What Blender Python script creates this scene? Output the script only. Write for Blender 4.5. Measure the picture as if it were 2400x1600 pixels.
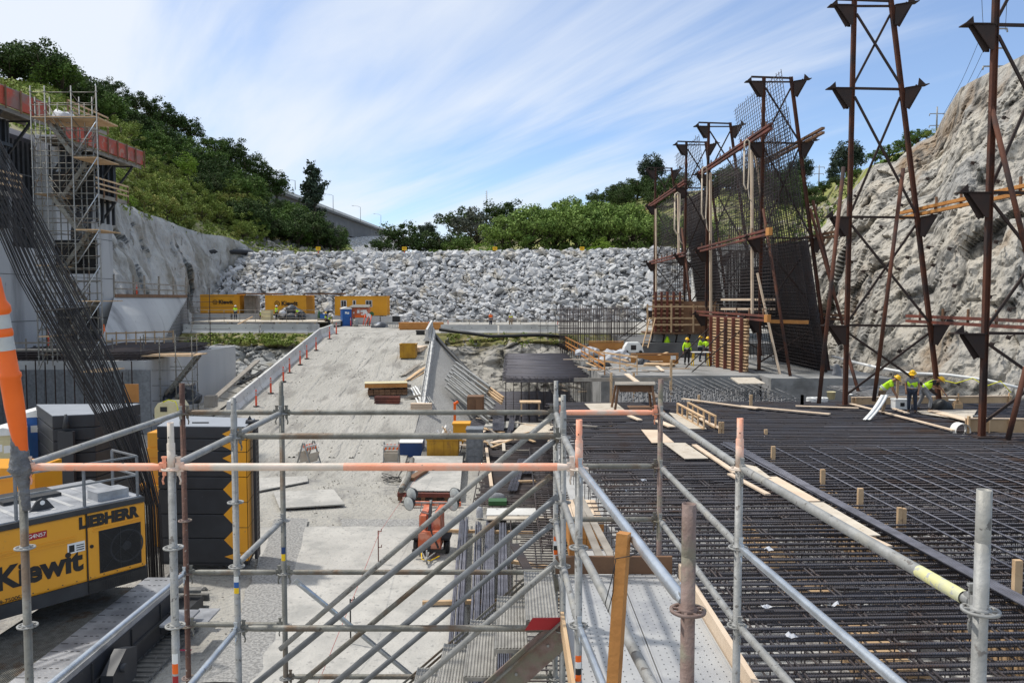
import bpy, bmesh, math, random
import numpy as np
from mathutils import Vector, Matrix, Euler, noise as mnoise

scene = bpy.context.scene
for o in list(bpy.data.objects):
    bpy.data.objects.remove(o)
COL = scene.collection
R = math.radians

# ------------------------------------------------------------------ camera
F, CX, CY = 1838.0, 1200.0, 800.0
PITCH = math.atan(100.0 / F)
cam_d = bpy.data.cameras.new("camera")
cam = bpy.data.objects.new("camera", cam_d)
COL.objects.link(cam)
cam.location = (0, 0, 0)
cam.rotation_euler = (math.pi / 2 - PITCH, 0, 0)
cam_d.sensor_width = 36.0
cam_d.lens = 36.0 * F / 2400.0
cam_d.clip_start = 0.1
cam_d.clip_end = 20000
scene.camera = cam

def P(px, py, Y=None, z=None, X=None):
    """world point seen at pixel (px, py) of the 2400x1600 photograph, at a depth, height or side offset"""
    u = (px - CX) / F
    v = -(py - CY) / F
    c, s = math.cos(PITCH), math.sin(PITCH)
    d = Vector((u, c + s * v, -s + c * v))
    if Y is not None:
        k = Y / d.y
    elif z is not None:
        k = z / d.z
    else:
        k = X / d.x
    return d * k

# ------------------------------------------------------------------ light
SUN_DIR = Vector((-0.46, 0.20, 0.87)).normalized()      # towards the sun
sun_el = math.asin(SUN_DIR.z)
sun_az = math.atan2(SUN_DIR.x, SUN_DIR.y)
world = bpy.data.worlds.new("World")
scene.world = world
world.use_nodes = True
wt = world.node_tree
wn, wl = wt.nodes, wt.links
wn.clear()
w_out = wn.new('ShaderNodeOutputWorld')
w_bg = wn.new('ShaderNodeBackground')
w_sky = wn.new('ShaderNodeTexSky')
w_sky.sky_type = 'NISHITA'
w_sky.sun_disc = False
w_sky.sun_elevation = sun_el
w_sky.sun_rotation = sun_az
w_sky.altitude = 200
w_sky.air_density = 1.0
w_sky.dust_density = 0.05
w_sky.ozone_density = 3.0
w_bg.inputs['Strength'].default_value = 0.13
# thin cirrus: streaks on a flat layer high overhead (direction divided by its height)
tc = wn.new('ShaderNodeTexCoord')
sep = wn.new('ShaderNodeSeparateXYZ')
wl.new(tc.outputs['Generated'], sep.inputs[0])
def wmath(op, a, b=None, c=None, clamp=False):
    n = wn.new('ShaderNodeMath'); n.operation = op; n.use_clamp = clamp
    for i, q in enumerate((a, b, c)):
        if q is None: continue
        if isinstance(q, (int, float)): n.inputs[i].default_value = q
        else: wl.new(q, n.inputs[i])
    return n.outputs[0]
hz = wmath('ADD', wmath('MAXIMUM', sep.outputs['Z'], 0.0), 0.10)
lx = wmath('DIVIDE', sep.outputs['X'], hz)
ly = wmath('DIVIDE', sep.outputs['Y'], hz)
cmb = wn.new('ShaderNodeCombineXYZ')
wl.new(lx, cmb.inputs[0]); wl.new(ly, cmb.inputs[1])
mp = wn.new('ShaderNodeMapping')
mr0 = wn.new('ShaderNodeMapping'); mr0.inputs['Rotation'].default_value = (0, 0, R(-122))
wl.new(cmb.outputs[0], mr0.inputs[0])
mp.inputs['Scale'].default_value = (0.18, 0.98, 1)
mp.inputs['Location'].default_value = (3.1, 1.52, 0)
wl.new(mr0.outputs[0], mp.inputs[0])
n1 = wn.new('ShaderNodeTexNoise'); n1.inputs['Scale'].default_value = 1.25; n1.inputs['Detail'].default_value = 9
n1.inputs['Roughness'].default_value = 0.56; n1.inputs['Distortion'].default_value = 0.5
wl.new(mp.outputs[0], n1.inputs['Vector'])
n2 = wn.new('ShaderNodeTexNoise'); n2.inputs['Scale'].default_value = 0.42; n2.inputs['Detail'].default_value = 3
wl.new(cmb.outputs[0], n2.inputs['Vector'])
left = wmath('MULTIPLY', sep.outputs['X'], -0.36)          # cloudier towards the left
low = wmath('MULTIPLY', wmath('MAXIMUM', wmath('ADD', sep.outputs['Z'], -0.38), 0.0), 0.9)  # extra cloud overhead, out of view, added to soften and fill the light
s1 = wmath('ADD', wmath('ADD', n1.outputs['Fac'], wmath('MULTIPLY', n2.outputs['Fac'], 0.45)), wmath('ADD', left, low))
fac = wn.new('ShaderNodeMapRange'); fac.interpolation_type = 'SMOOTHSTEP'
fac.inputs['From Min'].default_value = 0.57; fac.inputs['From Max'].default_value = 0.92
fac.inputs['To Min'].default_value = 0.11; fac.inputs['To Max'].default_value = 0.93
wl.new(s1, fac.inputs['Value'])
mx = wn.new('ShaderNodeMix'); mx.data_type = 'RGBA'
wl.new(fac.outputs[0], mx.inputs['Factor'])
tint = wn.new('ShaderNodeMix'); tint.data_type = 'RGBA'; tint.blend_type = 'MULTIPLY'; tint.inputs['Factor'].default_value = 1
wl.new(w_sky.outputs[0], tint.inputs['A']); tint.inputs['B'].default_value = (0.88, 0.95, 1.05, 1)
wl.new(tint.outputs['Result'], mx.inputs['A'])
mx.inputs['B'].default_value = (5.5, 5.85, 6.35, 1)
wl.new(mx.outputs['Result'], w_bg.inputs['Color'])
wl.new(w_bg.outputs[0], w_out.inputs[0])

sd = bpy.data.lights.new("sun", 'SUN')
sd.energy = 2.8
sd.angle = R(2.0)
sd.color = (1.0, 0.955, 0.88)
sun = bpy.data.objects.new("sun", sd)
COL.objects.link(sun)
sun.rotation_euler = (-SUN_DIR).to_track_quat('-Z', 'Y').to_euler()

scene.view_settings.view_transform = 'Standard'
scene.view_settings.look = 'None'
scene.view_settings.exposure = 0.29
scene.view_settings.gamma = 1.0
scene.view_settings.use_curve_mapping = False
scene.render.engine = 'CYCLES'
scene.cycles.max_bounces = 6
scene.cycles.diffuse_bounces = 3

# ------------------------------------------------------------------ materials
MAT = {}
def mat(name, c1, c2=None, scale=3.0, rough=0.8, metal=0.0, bump=0.0, bscale=None, c3=None, s3=0.4, t3=0.55,
        detail=6, spec=0.4, stretch=None, crack=None, island=0.0, lo=0.35, hi=0.65, spot=None, spot_s=20, spot_t=0.66, wave=None):
    m = bpy.data.materials.new(name)
    m.use_nodes = True
    nt = m.node_tree; n, l = nt.nodes, nt.links
    b = n['Principled BSDF']
    b.inputs['Roughness'].default_value = rough
    b.inputs['Metallic'].default_value = metal
    b.inputs['Specular IOR Level'].default_value = spec
    g = n.new('ShaderNodeNewGeometry')
    vec = g.outputs['Position']
    if stretch:
        mpn = n.new('ShaderNodeMapping'); mpn.inputs['Scale'].default_value = stretch
        l.new(vec, mpn.inputs[0]); vec = mpn.outputs[0]
    def noise(s, d=detail, r=0.55):
        t = n.new('ShaderNodeTexNoise'); t.inputs['Scale'].default_value = s; t.inputs['Detail'].default_value = d
        t.inputs['Roughness'].default_value = r
        l.new(vec, t.inputs['Vector']); return t.outputs['Fac']
    def mr(v, a, c):
        t = n.new('ShaderNodeMapRange'); t.inputs['From Min'].default_value = a; t.inputs['From Max'].default_value = c
        l.new(v, t.inputs['Value']); return t.outputs[0]
    def mixc(f, a, c):
        t = n.new('ShaderNodeMix'); t.data_type = 'RGBA'
        l.new(f, t.inputs['Factor'])
        for k, q in (('A', a), ('B', c)):
            if isinstance(q, (tuple, list)): t.inputs[k].default_value = (*q[:3], 1)
            else: l.new(q, t.inputs[k])
        return t.outputs['Result']
    c2 = c2 or tuple(x * 0.8 for x in c1)
    col = mixc(mr(noise(scale), lo, hi), c1, c2)
    if c3:
        col = mixc(mr(noise(s3, 7, 0.6), t3 - 0.06, t3 + 0.06), col, c3)
    if spot:
        col = mixc(mr(noise(spot_s, 3), spot_t - 0.02, spot_t + 0.03), col, spot)
    if crack:
        vo = n.new('ShaderNodeTexVoronoi'); vo.feature = 'DISTANCE_TO_EDGE'; vo.inputs['Scale'].default_value = crack
        nn = n.new('ShaderNodeTexNoise'); nn.inputs['Scale'].default_value = crack * 2.5; nn.inputs['Detail'].default_value = 5; l.new(vec, nn.inputs['Vector'])
        ad = n.new('ShaderNodeVectorMath'); ad.operation = 'MULTIPLY_ADD'; l.new(nn.outputs['Color'], ad.inputs[0]); ad.inputs[1].default_value = (1.6 / crack,) * 3 ; l.new(vec, ad.inputs[2])
        ad.inputs[1].default_value = (0.55 / crack,) * 3
        l.new(ad.outputs[0], vo.inputs['Vector'])
        cm = n.new('ShaderNodeMapRange'); cm.inputs['From Min'].default_value = 0.0; cm.inputs['From Max'].default_value = 0.075; cm.inputs['To Min'].default_value = 0.85; cm.inputs['To Max'].default_value = 0.0
        l.new(vo.outputs['Distance'], cm.inputs['Value']); col = mixc(cm.outputs[0], col, tuple(x * .28 for x in c2))
    if island:
        oi = n.new('ShaderNodeObjectInfo')
        a = n.new('ShaderNodeMath'); a.operation = 'ADD'
        l.new(g.outputs['Random Per Island'], a.inputs[0]); l.new(oi.outputs['Random'], a.inputs[1])
        fr = n.new('ShaderNodeMath'); fr.operation = 'FRACT'; l.new(a.outputs[0], fr.inputs[0])
        h = n.new('ShaderNodeHueSaturation')
        v = n.new('ShaderNodeMapRange'); v.inputs['To Min'].default_value = 1 - island; v.inputs['To Max'].default_value = 1 + island
        l.new(fr.outputs[0], v.inputs['Value']); l.new(v.outputs[0], h.inputs['Value']); l.new(col, h.inputs['Color'])
        col = h.outputs[0]
    l.new(col, b.inputs['Base Color'])
    if bump:
        bn = n.new('ShaderNodeBump'); bn.inputs['Strength'].default_value = min(1.0, bump)
        bn.inputs['Distance'].default_value = 0.05 if bump <= 1 else 0.05 * bump
        hsrc = noise(bscale or scale * 3, 8)
        if wave:
            w = n.new('ShaderNodeTexWave'); w.bands_direction = wave[0]; w.inputs['Scale'].default_value = wave[1]
            l.new(g.outputs['Position'], w.inputs['Vector']); hsrc = w.outputs['Fac']
        l.new(hsrc, bn.inputs['Height']); l.new(bn.outputs[0], b.inputs['Normal'])
    MAT[name] = m
    return m

mat('dirt', (0.43, 0.41, 0.365), (0.34, 0.325, 0.29), 0.6, 0.95, bump=3, bscale=6, c3=(0.25, 0.24, 0.225), s3=0.45, t3=0.58, spot=(0.22, 0.21, 0.20), spot_s=5, spot_t=0.66)
mat('ramp_dirt', (0.42, 0.40, 0.36), (0.33, 0.315, 0.28), 0.6, 0.95, bump=3, bscale=5, c3=(0.26, 0.245, 0.22), s3=0.8, t3=0.57, stretch=(1.2, 0.35, 1), spot=(0.26, 0.25, 0.23), spot_s=9, spot_t=0.68)
mat('gravel', (0.36, 0.35, 0.33), (0.22, 0.215, 0.205), 14, 0.95, bump=1.0, bscale=14, lo=0.42, hi=0.58)
mat('pad_concrete', (0.48, 0.46, 0.42), (0.39, 0.375, 0.345), 0.9, 0.9, bump=0.6, bscale=14, c3=(0.34, 0.33, 0.305), s3=0.7, t3=0.56, spot=(0.30, 0.29, 0.27), spot_s=6, spot_t=0.62)
mat('grass_hill', (0.27, 0.27, 0.08), (0.16, 0.19, 0.05), 0.12, 1.0, bump=1.0, bscale=1.2, c3=(0.25, 0.215, 0.14), s3=0.06, t3=0.55, spot=(0.30, 0.28, 0.25), spot_s=0.5, spot_t=0.63)
mat('grass_edge', (0.15, 0.16, 0.05), (0.24, 0.20, 0.09), 0.8, 1.0, bump=1.0, bscale=4, spot=(0.3, 0.28, 0.25), spot_s=2, spot_t=0.6)
mat('rip_rock', (0.52, 0.52, 0.515), (0.41, 0.41, 0.415), 0.9, 0.9, bump=2, bscale=2.5, island=0.20, spot=(0.47, 0.44, 0.39), spot_s=0.35, spot_t=0.6)
mat('rip_base', (0.34, 0.34, 0.335), (0.22, 0.22, 0.22), 3, 0.95, bump=1, bscale=3)
mat('shotcrete', (0.44, 0.435, 0.41), (0.33, 0.325, 0.31), 0.4, 0.95, bump=7, bscale=2.2, c3=(0.25, 0.235, 0.20), s3=0.2, t3=0.56, stretch=(1, 1, 0.5), spot=(0.20, 0.19, 0.17), spot_s=0.7, spot_t=0.64)
mat('cliff', (0.52, 0.475, 0.40), (0.34, 0.33, 0.31), 0.3, 0.95, bump=9, bscale=2.4, c3=(0.27, 0.19, 0.12), s3=0.16, t3=0.60, stretch=(1, 1, 0.28), spot=(0.13, 0.125, 0.11), spot_s=1.1, spot_t=0.65, crack=0.30)
mat('rock_tan', (0.40, 0.375, 0.33), (0.28, 0.265, 0.235), 0.5, 0.95, bump=4, bscale=1.5, c3=(0.20, 0.175, 0.12), s3=0.3, t3=0.58, crack=0.5)
mat('rebar_mid', (0.10, 0.098, 0.118), (0.085, 0.08, 0.09), 1.2, 0.6, metal=0.3)
mat('rock', (0.36, 0.36, 0.345), (0.21, 0.21, 0.20), 0.5, 0.95, bump=1.0, bscale=1.5, c3=(0.22, 0.19, 0.12), s3=0.25, t3=0.58)
mat('concrete', (0.50, 0.50, 0.49), (0.40, 0.40, 0.40), 0.25, 0.88, bump=0.15, bscale=10, c3=(0.24, 0.24, 0.24), s3=0.3, t3=0.62, stretch=(1, 1, 0.18), spot=(0.2, 0.2, 0.2), spot_s=2.5, spot_t=0.73)
mat('concrete_white', (0.62, 0.61, 0.58), (0.5, 0.49, 0.47), 0.8, 0.85, bump=0.2, bscale=10, c3=(0.36, 0.35, 0.33), s3=0.7, t3=0.62, spot=(0.2, 0.19, 0.18), spot_s=3.3, spot_t=0.71)
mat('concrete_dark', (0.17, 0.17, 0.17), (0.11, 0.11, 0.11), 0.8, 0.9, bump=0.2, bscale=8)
mat('concrete_mid', (0.30, 0.295, 0.285), (0.21, 0.21, 0.205), 0.5, 0.9, bump=0.5, bscale=8, c3=(0.15, 0.148, 0.14), s3=0.5, t3=0.58)  # slab concrete, colour darkened to stand for the shadowed pit front
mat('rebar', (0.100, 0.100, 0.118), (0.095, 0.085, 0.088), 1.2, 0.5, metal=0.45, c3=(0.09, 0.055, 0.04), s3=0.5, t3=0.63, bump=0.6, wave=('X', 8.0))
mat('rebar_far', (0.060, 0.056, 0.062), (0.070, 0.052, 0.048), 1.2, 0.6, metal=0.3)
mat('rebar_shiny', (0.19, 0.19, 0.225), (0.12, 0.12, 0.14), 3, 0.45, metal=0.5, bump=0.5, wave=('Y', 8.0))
mat('rust', (0.12, 0.045, 0.025), (0.075, 0.032, 0.022), 1.2, 0.8, metal=0.2, bump=0.2, bscale=14, c3=(0.045, 0.03, 0.027), s3=0.6, t3=0.56)
mat('bar_black', (0.018, 0.018, 0.02), (0.026, 0.023, 0.023), 2, 0.7)
mat('rust_dark', (0.035, 0.026, 0.024), (0.05, 0.03, 0.024), 2, 0.8, metal=0.2)
mat('red_steel', (0.19, 0.055, 0.035), (0.11, 0.04, 0.03), 1.2, 0.75, c3=(0.07, 0.035, 0.03), s3=0.7, t3=0.58)
mat('galv', (0.33, 0.33, 0.32), (0.21, 0.21, 0.20), 8, 0.55, metal=0.2, bump=0.15, bscale=40, c3=(0.33, 0.32, 0.29), s3=4, t3=0.58, spot=(0.13, 0.12, 0.11), spot_s=26, spot_t=0.64)
mat('galv_dull', (0.24, 0.235, 0.21), (0.15, 0.145, 0.125), 7, 0.6, metal=0.4, bump=0.15, bscale=40, c3=(0.16, 0.115, 0.08), s3=2.5, t3=0.57, spot=(0.08, 0.07, 0.06), spot_s=24, spot_t=0.68)
mat('galv_blue', (0.22, 0.23, 0.245), (0.15, 0.16, 0.17), 7, 0.5, metal=0.3, bump=0.1, bscale=40, spot=(0.15, 0.15, 0.15), spot_s=26, spot_t=0.72)
mat('galv_bright', (0.56, 0.60, 0.64), (0.42, 0.45, 0.48), 6, 0.3, metal=0.7, bump=0.08, bscale=30, spot=(0.3, 0.3, 0.3), spot_s=18, spot_t=0.70)
mat('pole_rust', (0.13, 0.065, 0.045), (0.085, 0.045, 0.035), 10, 0.75, bump=0.3, bscale=40, spot=(0.3, 0.27, 0.24), spot_s=22, spot_t=0.66)
mat('pole_pink', (0.24, 0.18, 0.16), (0.18, 0.12, 0.10), 12, 0.7, metal=0.2, bump=0.25, bscale=40, c3=(0.20, 0.185, 0.14), s3=5, t3=0.55)
mat('peach', (0.86, 0.33, 0.19), (0.82, 0.40, 0.27), 5, 0.55, bump=0.1, bscale=30, c3=(0.60, 0.47, 0.38), s3=3.0, t3=0.58, spot=(0.22, 0.18, 0.14), spot_s=24, spot_t=0.67)
mat('peach_pale', (0.74, 0.60, 0.50), (0.55, 0.50, 0.42), 4, 0.55, bump=0.1, bscale=30, c3=(0.82, 0.40, 0.25), s3=2.2, t3=0.57, spot=(0.25, 0.2, 0.16), spot_s=30, spot_t=0.72)
mat('yellow_spray', (0.72, 0.68, 0.25), (0.5, 0.5, 0.35), 9, 0.6, spot=(0.4, 0.4, 0.38), spot_s=30, spot_t=0.6)
mat('wood', (0.60, 0.42, 0.25), (0.48, 0.32, 0.18), 1.5, 0.8, bump=0.15, bscale=20, island=0.16, spot=(0.36, 0.25, 0.16), spot_s=5, spot_t=0.66)
mat('wood_pale', (0.70, 0.56, 0.42), (0.60, 0.46, 0.33), 1.5, 0.8, bump=0.1, bscale=20, island=0.12)
mat('plywood', (0.56, 0.50, 0.41), (0.47, 0.41, 0.33), 2.5, 0.8, bump=0.1, bscale=20, island=0.10, spot=(0.36, 0.29, 0.2), spot_s=4, spot_t=0.65)
mat('wood_orange', (0.52, 0.24, 0.065), (0.40, 0.17, 0.045), 1.5, 0.7, bump=0.15, bscale=20, island=0.12)
mat('wood_grey', (0.30, 0.27, 0.23), (0.21, 0.185, 0.155), 2, 0.9, bump=0.2, bscale=20, island=0.2)
mat('wood_brown', (0.22, 0.12, 0.065), (0.15, 0.085, 0.05), 2, 0.85, bump=0.2, bscale=18, island=0.25)
mat('container', (0.72, 0.335, 0.02), (0.64, 0.29, 0.02), 0.6, 0.6, bump=0.05)
mat('crane_yellow', (0.74, 0.33, 0.018), (0.68, 0.295, 0.02), 1.0, 0.4, spec=0.5, bump=0.03, bscale=20, spot=(0.5, 0.24, 0.05), spot_s=5, spot_t=0.72)
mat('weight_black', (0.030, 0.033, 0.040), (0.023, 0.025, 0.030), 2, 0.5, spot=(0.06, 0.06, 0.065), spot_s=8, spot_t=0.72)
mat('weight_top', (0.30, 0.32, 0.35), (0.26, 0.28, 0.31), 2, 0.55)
mat('steel_dark', (0.055, 0.057, 0.06), (0.04, 0.04, 0.043), 3, 0.55, metal=0.4)
mat('steel_deck', (0.44, 0.45, 0.47), (0.27, 0.28, 0.30), 1.6, 0.45, metal=0.5, bump=0.2, bscale=20, lo=0.40, hi=0.62)
mat('deck_metal', (0.46, 0.46, 0.45), (0.38, 0.38, 0.38), 2.2, 0.6, metal=0.3, bump=0.06, bscale=30, c3=(0.30, 0.305, 0.32), s3=1.5, t3=0.58)
mat('tread_metal', (0.36, 0.345, 0.315), (0.24, 0.23, 0.21), 12, 0.5, metal=0.5, bump=0.1)
mat('black', (0.012, 0.012, 0.013), (0.02, 0.02, 0.02), 5, 0.5)
mat('white', (0.78, 0.78, 0.76), (0.68, 0.68, 0.66), 3, 0.5)
mat('white_cloth', (0.52, 0.53, 0.55), (0.38, 0.39, 0.42), 3, 0.6, bump=0.8, bscale=6)
mat('blue', (0.02, 0.11, 0.36), (0.018, 0.09, 0.30), 2, 0.45)
mat('navy', (0.015, 0.05, 0.17), (0.012, 0.04, 0.13), 2, 0.5)
mat('orange_plastic', (0.90, 0.155, 0.012), (0.80, 0.13, 0.012), 3, 0.42, spot=(0.6, 0.12, 0.03), spot_s=18, spot_t=0.72)
mat('reflective', (0.50, 0.51, 0.49), (0.40, 0.41, 0.40), 8, 0.5, spot=(0.25, 0.25, 0.25), spot_s=22, spot_t=0.69)
mat('cone_red', (0.80, 0.10, 0.035), (0.72, 0.09, 0.04), 3, 0.5)
mat('tape', (0.19, 0.195, 0.205), (0.12, 0.122, 0.13), 14, 0.45, metal=0.3, bump=0.9, bscale=18)
mat('orange_paint', (0.58, 0.13, 0.05), (0.45, 0.11, 0.05), 2, 0.6, c3=(0.62, 0.25, 0.16), s3=2.5, t3=0.55)
mat('red_panel', (0.50, 0.085, 0.045), (0.33, 0.085, 0.06), 0.9, 0.7, c3=(0.26, 0.15, 0.125), s3=0.7, t3=0.55, spot=(.42, .20, .15), spot_s=1.6, spot_t=.6)
mat('hivis', (0.52, 0.85, 0.02), (0.44, 0.75, 0.02), 6, 0.8)
mat('hivis_yellow', (0.80, 0.75, 0.03), (0.7, 0.64, 0.03), 6, 0.8)
mat('hardhat', (0.85, 0.50, 0.01), (0.8, 0.46, 0.01), 3, 0.35)
mat('skin', (0.30, 0.155, 0.09), (0.26, 0.13, 0.075), 3, 0.6)
mat('jeans', (0.030, 0.040, 0.065), (0.02, 0.028, 0.045), 5, 0.9)
mat('khaki', (0.26, 0.19, 0.125), (0.20, 0.145, 0.095), 5, 0.9)
mat('cloth_dark', (0.028, 0.028, 0.030), (0.02, 0.02, 0.02), 5, 0.9)
mat('cloth_grey', (0.22, 0.225, 0.24), (0.16, 0.165, 0.18), 5, 0.9)
mat('boots', (0.09, 0.055, 0.03), (0.06, 0.04, 0.03), 5, 0.9)
mat('cream', (0.62, 0.55, 0.33), (0.55, 0.48, 0.28), 3, 0.5)
mat('sign_yellow', (0.85, 0.55, 0.01), (0.8, 0.5, 0.01), 3, 0.5)
mat('glass_dark', (0.03, 0.028, 0.03), (0.05, 0.045, 0.05), 2, 0.15)
mat('tarp', (0.05, 0.055, 0.065), (0.03, 0.033, 0.04), 2, 0.4, bump=1.0, bscale=4, c3=(0.30, 0.32, 0.36), s3=1.2, t3=0.62)
mat('decal_red', (0.36, 0.015, 0.02), (0.32, 0.015, 0.02), 3, 0.4)
mat('pink_paint', (0.75, 0.03, 0.12), (0.5, 0.08, 0.12), 8, 0.8)
mat('green_box', (0.04, 0.12, 0.04), (0.03, 0.09, 0.03), 3, 0.6)
mat('lamp_glass', (0.55, 0.57, 0.55), (0.42, 0.44, 0.43), 8, 0.25)
mat('bark', (0.09, 0.07, 0.055), (0.06, 0.045, 0.035), 3, 0.95)
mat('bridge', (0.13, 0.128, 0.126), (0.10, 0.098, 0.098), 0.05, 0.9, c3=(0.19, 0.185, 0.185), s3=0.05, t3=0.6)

def leafmat(name, c1, c2, c3):
    m = mat(name, c1, c2, 0.35, 0.75, island=0.42, c3=c3, s3=0.22, t3=0.60, spec=0.15)
    b = m.node_tree.nodes['Principled BSDF']
    return m
leafmat('leaf_oak', (0.042, 0.072, 0.020), (0.060, 0.095, 0.028), (0.055, 0.070, 0.03))
leafmat('leaf_mid', (0.075, 0.13, 0.026), (0.10, 0.155, 0.035), (0.06, 0.105, 0.025))
leafmat('leaf_willow', (0.16, 0.24, 0.055), (0.20, 0.275, 0.075), (0.115, 0.19, 0.045))
leafmat('leaf_bright', (0.19, 0.29, 0.035), (0.15, 0.24, 0.03), (0.24, 0.30, 0.05))
leafmat('leaf_olive', (0.21, 0.26, 0.055), (0.15, 0.20, 0.045), (0.29, 0.28, 0.08))
leafmat('leaf_grey', (0.10, 0.11, 0.085), (0.075, 0.085, 0.065), (0.12, 0.12, 0.1))
leafmat('leaf_pine', (0.040, 0.062, 0.040), (0.055, 0.075, 0.05), (0.03, 0.05, 0.03))

# ------------------------------------------------------------------ mesh helpers
def _frame(d):
    d = d.normalized()
    a = Vector((0, 0, 1)) if abs(d.z) < 0.93 else Vector((1, 0, 0))
    x = d.cross(a).normalized()
    return x, x.cross(d).normalized()

class MB:
    def __init__(self): self.v, self.f, self.m, self.s = [], [], [], []; self.mi = 0; self.T = None
    def add(self, vs, fs, smooth=False):
        o = len(self.v)
        if self.T is not None: vs = [self.T @ Vector(p) for p in vs]
        self.v.extend([tuple(p) for p in vs])
        for q in fs:
            self.f.append(tuple(i + o for i in q)); self.m.append(self.mi); self.s.append(smooth)
        return self
    def box(self, c, s, rot=None):
        sx, sy, sz = s[0] / 2, s[1] / 2, s[2] / 2
        vs = [Vector((x, y, z)) for z in (-sz, sz) for y in (-sy, sy) for x in (-sx, sx)]
        if rot is not None:
            M = rot.to_matrix() if isinstance(rot, Euler) else (rot if isinstance(rot, Matrix) else Matrix.Rotation(rot, 3, 'Z'))
            vs = [M @ p for p in vs]
        c = Vector(c)
        return self.add([p + c for p in vs], [(0, 2, 3, 1), (4, 5, 7, 6), (0, 1, 5, 4), (2, 6, 7, 3), (0, 4, 6, 2), (1, 3, 7, 5)])
    def b2(self, lo, hi):
        lo, hi = Vector(lo), Vector(hi)
        return self.box((lo + hi) / 2, hi - lo)
    def bar(self, p, q, w, h, up=None):
        p, q = Vector(p), Vector(q)
        d = (q - p).normalized()
        if up is None: x, y = _frame(d)
        else:
            x = d.cross(Vector(up)).normalized(); y = x.cross(d).normalized()
        x, y = x * w / 2, y * h / 2
        vs = [p - x - y, p + x - y, p + x + y, p - x + y, q - x - y, q + x - y, q + x + y, q - x + y]
        return self.add(vs, [(0, 3, 2, 1), (4, 5, 6, 7), (0, 1, 5, 4), (1, 2, 6, 5), (2, 3, 7, 6), (3, 0, 4, 7)])
    def tube(self, p, q, r, n=8, r2=None, caps=True, smooth=True):
        return self.path([p, q], [r, r if r2 is None else r2], n, caps, smooth)
    def path(self, pts, r, n=8, caps=True, smooth=True):
        pts = [Vector(p) for p in pts]
        if not isinstance(r, (list, tuple)): r = [r] * len(pts)
        vs = []; x = None
        for i, p in enumerate(pts):
            d = (pts[min(i + 1, len(pts) - 1)] - pts[max(i - 1, 0)])
            if d.length < 1e-9: d = Vector((0, 0, 1))
            d.normalize()
            if x is None: x, y = _frame(d)
            else:
                x = (x - d * x.dot(d))
                x = x.normalized() if x.length > 1e-6 else _frame(d)[0]
                y = x.cross(d).normalized()
            for k in range(n):
                a = 2 * math.pi * k / n
                vs.append(p + (x * math.cos(a) + y * math.sin(a)) * r[i])
        fs = []
        for i in range(len(pts) - 1):
            for k in range(n):
                a, b = i * n + k, i * n + (k + 1) % n
                fs.append((a, b, b + n, a + n))
        self.add(vs, fs, smooth)
        if caps:
            o = len(self.v) - len(vs)
            self.f.append(tuple(o + k for k in reversed(range(n)))); self.m.append(self.mi); self.s.append(False)
            self.f.append(tuple(o + len(vs) - n + k for k in range(n))); self.m.append(self.mi); self.s.append(False)
        return self
    def lathe(self, c, prof, n=24, axis=(0, 0, 1), smooth=True):
        """prof: list of (r, h)"""
        c = Vector(c); d = Vector(axis).normalized(); x, y = _frame(d)
        vs = []
        for r, h in prof:
            for k in range(n):
                a = 2 * math.pi * k / n
                vs.append(c + d * h + (x * math.cos(a) + y * math.sin(a)) * r)
        fs = []
        for i in range(len(prof) - 1):
            for k in range(n):
                a, b = i * n + k, i * n + (k + 1) % n
                fs.append((a, b, b + n, a + n))
        return self.add(vs, fs, smooth)
    def prism(self, pts, ext):
        """planar polygon pts (3-D) extruded by vector ext"""
        pts = [Vector(p) for p in pts]; e = Vector(ext); n = len(pts)
        vs = pts + [p + e for p in pts]
        nrm = Vector((0, 0, 0))
        for i in range(n): nrm += pts[i].cross(pts[(i + 1) % n])
        fl = nrm.dot(e) > 0
        a = tuple(range(n)); b = tuple(range(n, 2 * n))
        fs = [a[::-1] if fl else a, b if fl else b[::-1]]
        for i in range(n):
            j = (i + 1) % n
            fs.append((i, j, j + n, i + n) if fl else (j, i, i + n, j + n))
        return self.add(vs, fs)
    def grid(self, rows, smooth=True):
        """rows: list of lists of points"""
        n, m = len(rows), len(rows[0])
        vs = [p for r in rows for p in r]
        fs = [(i * m + j, i * m + j + 1, (i + 1) * m + j + 1, (i + 1) * m + j) for i in range(n - 1) for j in range(m - 1)]
        return self.add(vs, fs, smooth)
    def quad(self, a, b, c, d): return self.add([a, b, c, d], [(0, 1, 2, 3)])
    def disc(self, c, r, n=16, axis=(0, 0, 1)):
        c = Vector(c); x, y = _frame(Vector(axis))
        return self.add([c + (x * math.cos(2 * math.pi * k / n) + y * math.sin(2 * math.pi * k / n)) * r for k in range(n)], [tuple(range(n))])
    def build(self, name, mats, parent=None, local=False, origin=None, **tags):
        me = bpy.data.meshes.new(name)
        if not isinstance(mats, (list, tuple)): mats = [mats]
        off = Vector((0, 0, 0))
        if parent is not None:
            if not local: off = wloc(parent)
        elif origin is not None: off = Vector(origin)
        elif self.v and not local:
            a = np.array(self.v); off = Vector(((a[:, 0].min() + a[:, 0].max()) / 2, (a[:, 1].min() + a[:, 1].max()) / 2, a[:, 2].min()))
        vs = [(p[0] - off[0], p[1] - off[1], p[2] - off[2]) for p in self.v]
        me.from_pydata(vs, [], self.f)
        for k in mats: me.materials.append(MAT[k])
        if len(mats) > 1: me.polygons.foreach_set('material_index', self.m)
        me.polygons.foreach_set('use_smooth', self.s)
        me.update()
        o = bpy.data.objects.new(name, me)
        COL.objects.link(o)
        if parent is not None: o.parent = parent
        elif not local: o.location = off
        for k, q in tags.items(): o[k] = q
        return o

def wloc(o):
    l = Vector((0, 0, 0))
    while o is not None:
        l += o.location; o = o.parent
    return l

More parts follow.
